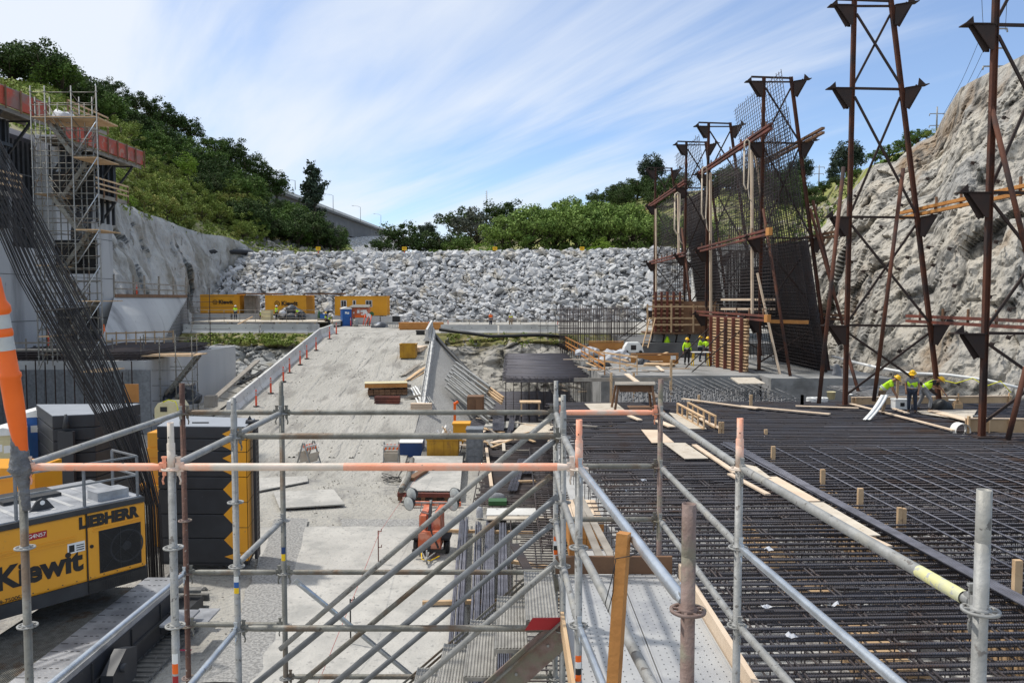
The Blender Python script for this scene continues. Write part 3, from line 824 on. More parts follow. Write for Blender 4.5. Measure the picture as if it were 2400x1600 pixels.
for i in range(34):
    px = rnd.uniform(1390, 1870); t = rnd.uniform(0.62, 1.0)
    p = rhill(px, t); p.z -= 0.6
    tree('oak', p, rnd.uniform(6, 9.5), 'dark green oak in the wood on the right-hand hill behind the willows', 'oaks on the right-hand hill behind the willows', sx=1.15)
tree('pine', at_base(1525, 448, 265), ht(88, 265), 'tall round-headed pine on the skyline left of the steel towers', var=1)
tree('pine', at_base(1873, 445, 200), ht(82, 200), 'tall pine seen just behind the tallest rebar cage', var=1)
tree('pine', at_base(1985, 432, 165), ht(104, 165), 'large rounded pine seen between the legs of the tall steel tower', var=1)
tree('pine', at_base(1952, 440, 160), ht(60, 160), 'smaller pine leaning beside the large rounded pine', var=0)
for px, py, Y, hp in [(1900, 470, 150, 40), (1930, 455, 140, 34), (1965, 445, 135, 38), (2010, 430, 125, 40), (2050, 385, 110, 36), (2085, 378, 108, 44), (2120, 362, 104, 46), (2150, 345, 100, 48), (1880, 500, 150, 50), (1915, 490, 130, 40)]:
    tree('mid' if px > 2000 else 'oak', at_base(px, py, Y), ht(hp, Y), 'dark shrubby oak along the top of the rocky slope beside the cliff', 'shrubby oaks along the top of the rocky slope', sx=1.3)
tree('olive', at_base(2188, 338, 92), ht(42, 92), 'dark green bush growing against the edge of the big cliff')
for k in TP:
    for o in TP[k]:
        if o.name not in used:
            for c in kids(o): bpy.data.objects.remove(c)
            bpy.data.objects.remove(o)
# low brush over the hillsides
cs, rs = [], []
for i in range(2300):
    px = rnd.uniform(-60, 820); t = rnd.uniform(0.0, 1.0) ** (1.1 if px > 200 else .6)
    p = hill(px, t)
    if px > 600 and t < 0.5 and rnd.random() < 0.6: continue
    cs.append((p.x, p.y, p.z + 0.1)); rs.append(rnd.uniform(0.5, 1.3))
V, Q = leaf_cloud(cs, rs, 34, 0.22, nrng, flat=0.75)
np_mesh('hillside_brush', V, Q, 'leaf_olive', kind='stuff', label='low olive and yellow-green brush covering the left hillside', category='brush')
cs, rs = [], []
for i in range(700):
    px = rnd.uniform(1000, 2150); t = rnd.uniform(0.0, 0.95)
    p = rhill(px, t); cs.append((p.x, p.y, p.z + 0.1)); rs.append(rnd.uniform(0.4, 1.2))
V, Q = leaf_cloud(cs, rs, 26, 0.28, nrng, flat=0.75)
np_mesh('hillside_brush', V, Q, 'leaf_mid', kind='stuff', label='low green brush on the right-hand hill beside the rock cliff', category='brush')
# loose rocks on the lower left hillside and on the dry slope by the cliff
Vs, Ts, off = [], [], 0
for i in range(900):
    if i % 2: p = hill(rnd.uniform(560, 780), rnd.uniform(0.02, 0.35)); s = rnd.uniform(0.25, 1.0)
    else:
        p = rhill(rnd.uniform(1860, 2060), rnd.uniform(0.0, 0.75)); s = rnd.uniform(0.2, 0.8)
    V, T = PROT[rnd.randrange(22)]
    e = Euler((rnd.uniform(-1, 1), rnd.uniform(-1, 1), rnd.uniform(0, 6))); M = np.array(e.to_matrix())
    Vs.append((V * s) @ M.T + np.array(p)); Ts.append(T + off); off += len(V)
mat('hill_rock', (0.40, 0.37, 0.32), (0.28, 0.26, 0.23), 1.0, 0.95, island=0.3, bump=0.5)
np_mesh('hillside_rocks', np.concatenate(Vs), np.concatenate(Ts), 'hill_rock', kind='stuff', label='weathered rocks strewn over the grassy hillsides', category='rocks')
# tufts of grass on the plateau edge
cs, rs = [], []
for i in range(230):
    x = rnd.choice([rnd.uniform(-31, -18.6), rnd.uniform(-6, 6)]); y = rnd.uniform(72.2, 74.8)
    if rnd.random() < 0.5: x = rnd.uniform(-29, -20)
    cs.append((x, y, interp(y, [72, 75], [-4.2, -3.3]))); rs.append(rnd.uniform(0.12, 0.35))
V, Q = leaf_cloud(cs, rs, 18, 0.11, nrng, flat=0.8)
np_mesh('edge_grass', V, Q, 'leaf_olive', kind='stuff', label='grass and weeds along the rocky edge below the concrete barriers', category='grass')

# ------------------------------------------------------------------ bridge, lamps, power poles, crest signs
br = thing('road_bridge', 'grey concrete road bridge with a haunched girder at the end of the left hill', 'bridge', P(820, 592, Y=440))
A, B = P(600, 425, Y=300), P(918, 546, Y=600)
side = Vector((B.y - A.y, -(B.x - A.x), 0)).normalized() * -14
def bp(t, dz, w=0.0): return A.lerp(B, t) + Vector((0, 0, dz)) + side * w
m = MB(); N = 24
top = [bp(i / N, -1.2) for i in range(N + 1)]
def depth(t): return interp(t, [0, 0.25, 0.38, 0.5, 0.7, 0.85, 0.93, 1.0], [9, 9, 9, 9.5, 9.0, 6.0, 4.0, 4.0])
bot = [bp(i / N, -1.2 - depth(i / N)) for i in range(N + 1)]
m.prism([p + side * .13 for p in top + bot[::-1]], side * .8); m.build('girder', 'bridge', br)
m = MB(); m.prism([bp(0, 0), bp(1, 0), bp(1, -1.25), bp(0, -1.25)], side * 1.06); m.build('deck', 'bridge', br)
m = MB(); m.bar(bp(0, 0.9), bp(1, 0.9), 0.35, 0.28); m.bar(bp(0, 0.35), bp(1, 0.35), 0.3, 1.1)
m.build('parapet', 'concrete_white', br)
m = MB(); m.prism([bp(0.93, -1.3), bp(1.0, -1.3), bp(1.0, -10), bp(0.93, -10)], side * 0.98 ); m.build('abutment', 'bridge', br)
g = MB(); g.grid([[P(px, y, Y=interp(px, [770, 920], [430, 560]) - (y - 556) * 2.6) for px in np.linspace(760, 935, 20)] for y in (553, 570, 598, 640)])
struct(g, 'riprap_bank', 'rip_base')
Vs, Ts, off = [], [], 0
for i in range(1400):
    px = rnd.uniform(765, 925); y = rnd.uniform(556, 600)
    p = P(px, y, Y=interp(px, [770, 920], [430, 560]) - (y - 556) * 2.6 - 0.5); s = rnd.uniform(0.5, 1.2)
    V, T = PROT[rnd.randrange(22)]; Vs.append(V * s + np.array(p)); Ts.append(T + off); off += len(V)
np_mesh('bank_stones', np.concatenate(Vs), np.concatenate(Ts), 'rip_rock', kind='stuff', label='grey stones on the bank below the bridge abutment', category='riprap')
def street_lamp(px, ytop, ybase, Y, arm, lb):
    b = P(px, ybase, Y=Y); H = (ybase - ytop) / F * Y
    t = thing('street_lamp', lb, 'street lamp', b, group='lamps on the bridge')
    m = MB(); m.path([b, b + Vector((0, 0, H)), b + Vector((arm * 0.35, 0, H * 1.06)), b + Vector((arm, 0, H * 1.10))], [0.17, 0.13, 0.1, 0.08], 6); m.build('pole', 'galv', t)
    m = MB(); m.box(b + Vector((arm * 1.1, 0, H * 1.10)), (abs(arm) * 0.3, 0.4, 0.2)); m.build('lamp_head', 'galv', t)
for a in [(692, 424, 445, 330, -3.2, 'street lamp on the bridge above the tall pine, partly behind trees'), (781, 459, 495, 400, -4.0, 'street lamp on the near end of the bridge right of the tall pine'),
          (845, 486, 520, 480, -4.2, 'street lamp at the middle of the visible bridge deck'), (893, 505, 538, 560, -4.2, 'street lamp at the far end of the bridge'),
          (922, 530, 552, 640, -3.5, 'small distant street lamp beyond the bridge end')]: street_lamp(*a)
b = P(1141, 520, Y=420); H = (520 - 448) / F * 420
t = thing('utility_pole', 'thin steel pole standing between the dark oaks on the centre skyline', 'utility pole', b)
m = MB(); m.tube(b, b + Vector((0, 0, H)), 0.35, 6, 0.2); m.build('pole', 'galv', t)
m = MB()
for k in range(5): m.bar(b + Vector((-0.9, 0, H * (0.97 - 0.07 * k))), b + Vector((0, 0, H * (0.97 - 0.07 * k))), 0.12, 0.12)
m.build('crossarm', 'galv', t)
def pylon(px, ytop, ybase, Y, arms, lb, w=0.2):
    b = P(px, ybase, Y=Y); H = (ybase - ytop) / F * Y
    t = thing('power_pylon', lb, 'power pole', b)
    m = MB(); m.tube(b, b + Vector((0, 0, H)), w, 6, w * 0.7); m.build('pole', 'galv', t)
    for y, hw in arms:
        z = (ybase - y) / F * Y; hw = hw / F * Y
        m = MB(); m.bar(b + Vector((-hw, 0, z)), b + Vector((hw, 0, z + 0.02 * hw)), w * 0.8, w * 0.8)
        for s in (-1, 1): m.tube(b + Vector((s * hw, 0, z)), b + Vector((s * hw * 1.04, 0, z - hw * 0.3)), w * 0.5, 5)
        m.build('crossarm', 'galv', t)
    return b, H
pylon(2330, 40, 185, 120, [(72, 26), (116, 24), (157, 26)], 'tall pale power pole with three crossarms behind the top of the cliff', 0.25)
pylon(2195, 252, 310, 140, [(268, 17), (295, 17)], 'pale power pole with two crossarms left of the cliff top', 0.16)
pylon(1919, 388, 440, 260, [(393, 12), (408, 10)], 'small distant power pole between the two pines', 0.22)
# power lines
for i, (a, b_) in enumerate([((2303, 75, 120), (2210, 270, 140)), ((2305, 118, 120), (2212, 285, 140)), ((2303, 160, 120), (2208, 297, 140)), ((2356, 72, 120), (2362, -40, 105)), ((2306, 72, 120), (2300, -40, 105)), ((2330, 40, 120), (2352, -40, 105))]):
    p, q = P(*a[:2], Y=a[2]), P(*b_[:2], Y=b_[2])
    m = MB(); m.path([p.lerp(q, t) + Vector((0, 0, -0.9 * math.sin(math.pi * t))) for t in np.linspace(0, 1, 9)], 0.035, 4)
    m.build('power_line', 'steel_dark', label='thin power line strung from the tall pale power pole above the cliff', category='power line', group='power lines above the cliff')
for px, nm in [(746, 'leftmost yellow warning sign on the dam crest, by the rocky hillside'), (948, 'yellow warning sign on the dam crest in front of the dark oak'), (1160, 'yellow warning sign on the dam crest left of the willows'), (1364, 'rightmost yellow warning sign on the dam crest, before the willows')]:
    b = P(px, 597, Y=126.5); t = thing('warning_sign', nm, 'sign', b, group='yellow signs along the dam crest')
    m = MB(); m.bar(b, b + Vector((0, 0, 0.75)), 0.1, 0.08); m.build('post', 'cone_red', t)
    m = MB(); m.box(b + Vector((0, -0.06, 0.98)), (0.74, 0.04, 0.58)); m.build('panel', 'sign_yellow', t)
    m = MB()
    for k, w in enumerate((0.5, 0.42)): m.box(b + Vector((0, -0.09, 1.09 - k * 0.2)), (w, 0.015, 0.07))
    m.build('marking', 'decal_red', t)

# ================================================================== people
def skin_mesh(verts, edges, radii, root=0, sub=1):
    me = bpy.data.meshes.new('tmp'); me.from_pydata(verts, edges, [])
    o = bpy.data.objects.new('tmp', me); COL.objects.link(o)
    md = o.modifiers.new('s', 'SKIN')
    for i, d in enumerate(me.skin_vertices[0].data):
        d.radius = radii[i] if isinstance(radii[i], tuple) else (radii[i], radii[i]); d.use_root = (i == root)
    sb = o.modifiers.new('d', 'SUBSURF'); sb.levels = sub; sb.render_levels = sub
    dg = bpy.context.evaluated_depsgraph_get(); dg.update()
    res = bpy.data.meshes.new_from_object(o.evaluated_get(dg))
    bpy.data.objects.remove(o); bpy.data.meshes.remove(me)
    return res

def person(label, loc, rotz, J=None, shirt='hivis', pants='jeans', hat='hardhat', sleeves='shirt', vest=None, scale=1.0, boots='boots', group=None, stripe=True):
    j = dict(pel=(0, 0, .95), ch=(0, .01, 1.28), nk=(0, 0, 1.47), hd=(0, -.02, 1.60), hd2=(0, -.02, 1.70),
             ls=(-.18, 0, 1.41), rs=(.18, 0, 1.41), le=(-.25, .02, 1.13), re=(.25, .02, 1.13), lh=(-.24, -.10, .90), rh=(.24, -.10, .90),
             lt=(-.10, 0, .90), rt=(.10, 0, .90), lk=(-.12, -.02, .50), rk=(.12, -.02, .50), la=(-.13, .03, .10), ra=(.13, .03, .10))
    if J: j.update(J)
    j = {k: Vector(v) for k, v in j.items()}
    t = thing('person', label, 'person', loc, rotz, group)
    t.scale = (scale,) * 3
    def mk(name, keys, edges, rad, m, root=0, sub=1, smooth=True, parent=t):
        idx = {k: i for i, k in enumerate(keys)}
        me = skin_mesh([j[k] if isinstance(k, str) else k for k in keys], [(idx[a], idx[b]) for a, b in edges], rad, root, sub)
        me.materials.clear(); me.materials.append(MAT[m]); me.name = name
        me.polygons.foreach_set('use_smooth', [True] * len(me.polygons))
        o = bpy.data.objects.new(name, me); COL.objects.link(o); o.parent = parent
        return o
    fwd = (j['hd'] - j['nk']); up = (j['hd2'] - j['hd']).normalized()
    # hands: palm end, five fingers
    for s, h, e in (('l', 'lh', 'le'), ('r', 'rh', 're')):
        d = (j[h] - j[e]).normalized(); x, y = _frame(d)
        j[s + 'p'] = j[h] + d * 0.08
        for k in range(4):
            off = x * (k - 1.5) * 0.020
            j[s + 'f%d' % k] = j[s + 'p'] + d * (0.045 + 0.01 * (k in (1, 2))) + off + y * -0.01
            j[s + 'g%d' % k] = j[s + 'f%d' % k] + d * 0.03 + y * -0.025 + off * 0.2
        j[s + 'th'] = j[h] + d * 0.05 + x * 0.045; 
    for s in 'lr':
        j[s + 'o'] = j[s + 'a'] + Vector((0, -0.15, -0.04)); j[s + 'l'] = j[s + 'a'] + Vector((0, 0.03, -0.05))
    keys = ['pel', 'ch', 'nk', 'hd', 'hd2', 'ls', 'le', 'lh', 'lp', 'rs', 're', 'rh', 'rp', 'lt', 'lk', 'la', 'rt', 'rk', 'ra']
    edges = [('pel', 'ch'), ('ch', 'nk'), ('nk', 'hd'), ('hd', 'hd2'), ('ch', 'ls'), ('ls', 'le'), ('le', 'lh'), ('lh', 'lp'), ('ch', 'rs'), ('rs', 're'), ('re', 'rh'), ('rh', 'rp'),
             ('pel', 'lt'), ('lt', 'lk'), ('lk', 'la'), ('pel', 'rt'), ('rt', 'rk'), ('rk', 'ra')]
    rad = [.12, .14, .055, .085, .075, .06, .042, .028, .034, .06, .042, .028, .034, .085, .058, .042, .085, .058, .042]
    for s in 'lr':
        for k in range(4):
            keys += [s + 'f%d' % k, s + 'g%d' % k]; rad += [.010, .008]
            edges += [(s + 'p', s + 'f%d' % k), (s + 'f%d' % k, s + 'g%d' % k)]
        keys.append(s + 'th'); rad.append(.011); edges.append((s + 'h', s + 'th'))
    body = mk('body', keys, edges, rad, 'skin')
    # face: nose, ears, eyes, mouth as small shapes on the head
    fd = Vector((0, -1, 0)); fd = (fd - up * fd.dot(up)).normalized(); sd_ = up.cross(fd)
    m = MB(); hc = j['hd'].lerp(j['hd2'], 0.4)
    m.path([hc + fd * .075 + up * .02, hc + fd * .115 - up * .015, hc + fd * .08 - up * .03], [.012, .018, .01], 6)
    for s in (-1, 1): m.path([hc + sd_ * s * .088 + up * .02, hc + sd_ * s * .095 - up * .03], [.016, .010], 6)
    m.build('nose_and_ears', 'skin', body, local=True)
    m = MB()
    for s in (-1, 1): m.path([hc + fd * .088 + sd_ * s * (.02) + up * .022, hc + fd * .084 + sd_ * s * .042 + up * .022], .008, 5)
    m.path([hc + fd * .088 - up * .055 - sd_ * .02, hc + fd * .088 - up * .055 + sd_ * .02], .006, 5)
    m.build('eyes_and_mouth', 'cloth_dark', body, local=True)
    # shirt
    ks = ['pel', 'ch', 'nk0', 'ls', 'lm', 'rs', 'rm']; j['nk0'] = j['ch'].lerp(j['nk'], .75)
    q = 1.0 if sleeves == 'long' else .55
    j['lm'] = j['ls'].lerp(j['le'], 1.0 if sleeves == 'long' else .7); j['rm'] = j['rs'].lerp(j['re'], 1.0 if sleeves == 'long' else .7)
    es = [('pel', 'ch'), ('ch', 'nk0'), ('ch', 'ls'), ('ls', 'lm'), ('ch', 'rs'), ('rs', 'rm')]; rs_ = [.155, .175, .075, .082, .066, .082, .066]
    if sleeves == 'long':
        j['lw'] = j['le'].lerp(j['lh'], .92); j['rw'] = j['re'].lerp(j['rh'], .92)
        ks += ['lw', 'rw']; es += [('lm', 'lw'), ('rm', 'rw')]; rs_ += [.046, .046]
    if vest:
        mk('shirt', ks, es, [r * (.84 if i < 3 else .98) for i, r in enumerate(rs_)], shirt)
        mk('vest', ['pel', 'ch', 'nk0', 'ls', 'rs'], [('pel', 'ch'), ('ch', 'nk0'), ('ch', 'ls'), ('ch', 'rs')], [.17, .195, .095, .088, .088], vest)
    else: mk('shirt', ks, es, rs_, shirt)
    if stripe:
        m = MB()
        a = (j['ch'] - j['pel']).normalized()
        for f in (0.28, 0.42) if not vest else (0.3,):
            c = j['pel'].lerp(j['ch'], f)
            m.lathe(c, [(.172, -.02), (.178, 0), (.174, .025)], 16, a)
        m.build('reflective_band', 'reflective', t, local=True)
    mk('trousers', ['pel', 'lt', 'lk', 'la', 'rt', 'rk', 'ra'], [('pel', 'lt'), ('lt', 'lk'), ('lk', 'la'), ('pel', 'rt'), ('rt', 'rk'), ('rk', 'ra')], [.145, .115, .082, .068, .115, .082, .068], pants)
    for s in 'lr': mk('boot', [s + 'a', s + 'l', s + 'o'], [(s + 'a', s + 'l'), (s + 'l', s + 'o')], [.062, .058, .048], boots)
    m = MB(); c = j['hd'].lerp(j['hd2'], 0.55)
    m.lathe(c, [(.16, -.005), (.162, .01), (.125, .018), (.12, .05), (.10, .10), (.06, .135), (.0, .145)], 18, up)
    m.bar(c + fd * .10 + up * .006, c + fd * .20 - up * .01, .17, .014, up=up)
    m.bar(c + fd * .10 + up * .10 , c - fd * .10 + up * .10 , .025, .05, up=up)
    m.build('hard_hat', hat, t, local=True)
    return t

BEND = dict(pel=(0, .12, .92), ch=(0, -.12, 1.17), nk=(0, -.27, 1.26), hd=(0, -.38, 1.30), hd2=(0, -.43, 1.38), ls=(-.18, -.18, 1.20), rs=(.18, -.18, 1.20),
            le=(-.24, -.22, .92), re=(.24, -.22, .92), lh=(-.18, -.32, .70), rh=(.18, -.32, .70), lt=(-.1, .1, .88), rt=(.1, .1, .88), lk=(-.13, -.02, .48), rk=(.13, .02, .48), la=(-.14, .06, .1), ra=(.14, .06, .1))
KNEEL = dict(pel=(0, .1, .48), ch=(0, -.1, .76), nk=(0, -.22, .90), hd=(0, -.3, 1.0), hd2=(0, -.33, 1.09), ls=(-.18, -.15, .84), rs=(.18, -.15, .84), le=(-.24, -.3, .6), re=(.24, -.3, .6), lh=(-.15, -.45, .45), rh=(.15, -.45, .45),
             lt=(-.1, .08, .45), rt=(.1, .08, .45), lk=(-.14, -.28, .35), rk=(.14, -.15, .1), la=(-.14, -.2, .1), ra=(.14, .25, .1))
def Q(px, Y, z): return Vector(((px - 1200) / F * Y, Y, z))

# near group on the big rebar mat
Yw = 33.0
person('worker bending over with a long white corrugated strip hanging from the hands, in lime shirt and khaki trousers', Q(2078, 32.2, ZMAT + .05), R(60), dict(BEND, pel=(0, .14, .95), ch=(0, -.16, 1.28), nk=(0, -.32, 1.42), hd=(0, -.42, 1.46), hd2=(0, -.48, 1.54), ls=(-.18, -.22, 1.34), rs=(.18, -.22, 1.34), le=(-.22, -.30, 1.05), re=(.22, -.30, 1.05), lh=(-.15, -.42, .82), rh=(.15, -.42, .82)), pants='khaki', scale=1.0)
person('worker standing upright with head bowed beside the white cool box, in lime vest over grey shirt', Q(2143, 32.6, ZMAT + .05), R(-35), dict(hd=(.0, -.05, 1.6), hd2=(0, -.08, 1.69), le=(-.26, .0, 1.14), lh=(-.22, -.12, .92)), shirt='cloth_grey', vest='hivis', pants='jeans', scale=1.0)
person('worker leaning far over to the right reaching into the pile of cables, in lime vest over black shirt', Q(2178, 33.2, ZMAT + .05), R(62), dict(BEND, pel=(0, .16, .92), ch=(0, -.2, 1.22), nk=(0, -.36, 1.30), hd=(0, -.47, 1.31), hd2=(0, -.53, 1.38), ls=(-.18, -.28, 1.26), rs=(.18, -.28, 1.26), le=(-.16, -.2, 1.03), re=(.16, -.50, .98), lh=(-.16, -.42, .98), rh=(.1, -.68, .74), lk=(-.15, -.15, .5), rk=(.17, .2, .5), la=(-.15, -.1, .1), ra=(.2, .38, .1)), shirt='cloth_dark', vest='hivis', pants='cloth_grey', scale=1.0)
# middle group on the slab by the formwork
person('worker in lime long-sleeved top and harness standing in front of the folding table by the formwork', Q(1611, 51.0, ZSLAB), R(10), dict(le=(-.27, .0, 1.13), lh=(-.27, -.04, .88)), pants='cloth_dark', sleeves='long', boots='cloth_dark')
person('worker behind the folding table seen from the side, half hidden by a second worker in lime', Q(1642, 53.5, ZSLAB), R(75), dict(le=(-.2, -.2, 1.2), lh=(-.12, -.4, 1.2)), pants='jeans', sleeves='long')
person('worker in lime jacket leaning at the folding table with one arm raised, nearest the wooden formwork', Q(1660, 52.2, ZSLAB), R(170), dict(re=(.3, -.2, 1.32), rh=(.1, -.35, 1.32)), pants='jeans', sleeves='long')
# on the raised formwork deck
person('worker in lime vest crouching on the raised platform behind the steel towers, left one of two', Q(1608, 62, -2.3), R(160), dict(KNEEL), shirt='cloth_dark', vest='hivis')
person('worker in lime vest bending on the raised platform behind the steel towers, right one of two', Q(1637, 62, -2.3), R(70), dict(KNEEL), vest='hivis', shirt='hivis')
# far people on the plateau
person('worker in orange vest and white hard hat standing behind the white concrete barriers, bent slightly', Q(1150, 90, -3.28), R(40), dict(), shirt='orange_plastic', hat='white', pants='jeans')
person('worker in yellow vest with white hard hat standing upright behind the white concrete barriers', Q(1197, 90, -3.28), 0, dict(), shirt='reflective', vest='hivis_yellow', hat='white', pants='khaki', scale=1.02)
person('worker in lime shirt walking below the first orange container', Q(552, 96, -2.58), R(170), dict(), hat='white')
person('worker in lime vest kneeling on the timber deck left of the plywood box', Q(612, 96, -2.58), R(20), dict(KNEEL), shirt='cloth_dark', vest='hivis', hat='white')
person('worker in long-sleeved lime jacket standing left of the heap of filled sacks', Q(648, 96, -2.58), R(80), dict(), sleeves='long', hat='white', pants='cloth_dark')
person('worker in lime bending down in front of the heap of dark sacks', Q(699, 94, -2.58), R(-70), dict(BEND), pants='cloth_dark', hat='cloth_dark', shirt='hivis')
person('worker in dark clothes and lime vest bending down at the top of the ramp', Q(772, 88, -3.28), R(75), dict(BEND), shirt='cloth_dark', vest='hivis', pants='cloth_dark', hat='white')
person('second worker in dark clothes close behind the bending one at the top of the ramp', Q(764, 90, -3.28), R(-60), dict(), shirt='cloth_dark', pants='cloth_dark', vest='hivis', hat='hardhat')

# ================================================================== plateau: containers, cabins, barriers
def container(x0, x1, y0, dep, z0, h, label, corr=True, corr_from=0.0, m='container'):
    c = Vector(((x0 + x1) / 2, y0 + dep / 2, z0))
    t = thing('shipping_container', label, 'container', c)
    g = MB(); g.b2((x0 + .04, y0 + .04, z0 + .1), (x1 - .04, y0 + dep - .04, z0 + h - .06))
    n = int((x1 - x0) / 0.28)
    for i in range(n):
        xx = x0 + (i + .5) * (x1 - x0) / n
        if (xx - x0) / (x1 - x0) >= corr_from and corr: g.b2((xx - .07, y0 + .012, z0 + .16), (xx + .07, y0 + .05, z0 + h - .13))
    n = int(dep / 0.3)
    for i in range(n):
        yy = y0 + (i + .5) * dep / n; g.b2((x1 - .05, yy - .08, z0 + .16), (x1 - .012, yy + .08, z0 + h - .13))
    g.build('wall', m, t)
    g = MB()
    for yy in (y0, y0 + dep - .1):
        g.b2((x0, yy, z0), (x1, yy + .1, z0 + .14)); g.b2((x0, yy, z0 + h - .1), (x1, yy + .1, z0 + h))
        for xx in (x0, x1 - .12): g.b2((xx, yy - .003, z0), (xx + .12, yy + .103, z0 + h))
    g.build('frame', m, t)
    return t
def logo(t, cx, cz, y, s):
    M = face_matrix((cx, y, cz), (1, 0, 0), (0, 0, 1))
    text_mesh('Kiewit', s, 'black', 'lettering', t, M, bold=0.035 * s, extrude=0.005)
    m = MB(); c = Vector((cx - s * 1.98, y, cz)); rr = s * .42
    m.lathe(c, [(rr * .82, -.006), (rr, -.006), (rr, .006), (rr * .82, .006), (rr * .82, -.006)], 24, (0, 1, 0))
    for k in range(6):
        a = k * math.pi / 3 + .3
        m.bar(c + Vector((math.cos(a), 0, math.sin(a))) * rr * .15, c + Vector((math.cos(a + .7), 0, math.sin(a + .7))) * rr * .8, rr * .16, .012)
    m.build('emblem', 'black', t)
zc = -1.94
t1 = container((470 - 1200) / F * 104, (563 - 1200) / F * 104, 104, 2.4, zc, 2.5, 'orange shipping container with black lettering, leftmost of the row at the foot of the dam', corr_from=2)
logo(t1, (530 - 1200) / F * 104, -.45, 103.985, .72)
t2 = container((622 - 1200) / F * 101, (718 - 1200) / F * 101, 101, 4.4, -2.0, 2.45, 'orange shipping container with black lettering, middle of the row, behind the heap of sacks', corr_from=2)
logo(t2, (679 - 1200) / F * 101, -.62, 100.985, .80)
x3a, x3b = (785 - 1200) / F * 101, (907 - 1200) / F * 101
t3 = container(x3a, x3b, 101, 2.4, -2.15, 2.5, 'orange container office with windows, rightmost of the row behind the blue toilet', corr_from=.75)
for px, w in ((806, .62), (831, .3), (865, .72)):
    xx = (px - 1200) / F * 101
    m = MB(); m.box((xx, 100.99, -.62), (w + .12, .03, .86)); f = m.build('window', 'white', t3)
    m = MB()
    if w > .5:
        for s in (-1, 1): m.box((xx + s * w * .26, 100.968, -.62), (w * .44, .02, .74))
    else: m.box((xx, 100.968, -.62), (w * .9, .02, .74))
    m.build('pane', 'glass_dark', f)
m = MB(); x0, x1 = Q(576, 105, 0).x, Q(602, 105, 0).x; m.b2((x0, 104.5, -1.9), (x1, 106.5, .45))
for k in range(3): m.b2((x0 + .1 + k * .5, 104.47, -1.7), (x0 + .14 + k * .5, 104.5, .3))
m.build('storage_cabin', 'wood_grey', label='grey storage cabin between the first and the middle orange container', category='cabin')
for a, b, y, lb in ((556, 650, 102.5, 'flat dark roof spanning from the left orange container to the middle one'), (712, 800, 100.8, 'flat dark roof spanning from the middle orange container to the container office')):
    m = MB(); xa, xb = Q(a, y, 0).x, Q(b, y, 0).x
    m.b2((xa, y, .56), (xb, y + 3, .68))
    for i in range(6): m.b2((xa, y + .1 + i * .5, .68), (xb, y + .2 + i * .5, .74))
    m.build('canopy_roof', 'wood_brown', label=lb, category='roof')
# base blocks under the containers
for i, (a, b, y, z1) in enumerate([(455, 540, 103.6, zc), (545, 640, 103.6, zc), (645, 745, 100.6, -2.05), (765, 830, 100.5, -2.2), (832, 890, 100.5, -2.2), (892, 935, 100.5, -2.25)]):
    m = MB(); xa, xb = Q(a, y, 0).x, Q(b, y, 0).x; m.b2((xa, y, ZPLAT - .1), (xb, y + 2.8, z1 - .012))
    m.b2((xa + .1, y - .04, ZPLAT + .2), (xb - .1, y, z1 - .2))
    m.build('concrete_block', 'concrete', label='grey concrete block carrying the row of orange containers', category='concrete block', group='blocks under the orange containers')
# timber working deck on the left
m = MB()
for i in range(24): m.b2((Q(450, 90, 0).x + i * .68, 89.6, -2.7), (Q(450, 90, 0).x + i * .68 + .64, 98.5, -2.6))
for i in range(9): m.b2((Q(450, 90, 0).x + i * 2, 89.9, -3.35), (Q(450, 90, 0).x + i * 2 + .2, 90.1, -2.7))
m.build('timber_deck', 'plywood', label='low timber working deck in front of the orange containers', category='deck')
# sacks
bagroot = None
for i, (px, py, r, m_) in enumerate([(663, 742, .62, 'tarp'), (672, 730, .72, 'tarp'), (664, 734, .55, 'white_cloth'), (666, 745, .5, 'white_cloth'), (683, 726, .8, 'tarp'), (684, 742, .75, 'tarp'), (694, 732, .75, 'tarp'), (703, 736, .7, 'tarp'), (695, 745, .6, 'tarp'), (640, 746, .42, 'white_cloth'), (709, 743, .5, 'tarp')]):
    m = MB(); c = P(px, py, Y=97.5 - (i % 3) * .5)
    prof = [(0.01, -r), (r * .6, -r * .85), (r * .95, -r * .3), (r, .1 * r), (r * .75, r * .6), (r * .35, r * .85), (r * .12, r * 1.0), (0.01, r * .98)]
    m.lathe(c, [(p[0], p[1] * .8) for p in prof], 12)
    m.v = [(v[0] + .12 * nz(v, 2), v[1] + .12 * nz(v, 2, 5), v[2] + .08 * nz(v, 2, 9)) for v in m.v]
    m.build('filled_sack', m_, label=('white' if m_ == 'white_cloth' else 'dark grey') + ' filled sack in the heap before the middle orange container', category='sack', group=('white' if m_ == 'white_cloth' else 'dark') + ' sacks in the heap before the middle container')
m = MB(); c = Q(626, 96, -2.6); m.b2((c.x - .6, 95.6, -2.6), (c.x + .6, 96.6, -1.38))
for s in (-1, 1): m.b2((c.x + s * .5 - .05, 95.55, -2.6), (c.x + s * .5 + .05, 95.6, -1.38))
m.build('plywood_box', 'cream', label='pale yellow plywood box standing left of the heap of sacks', category='box')
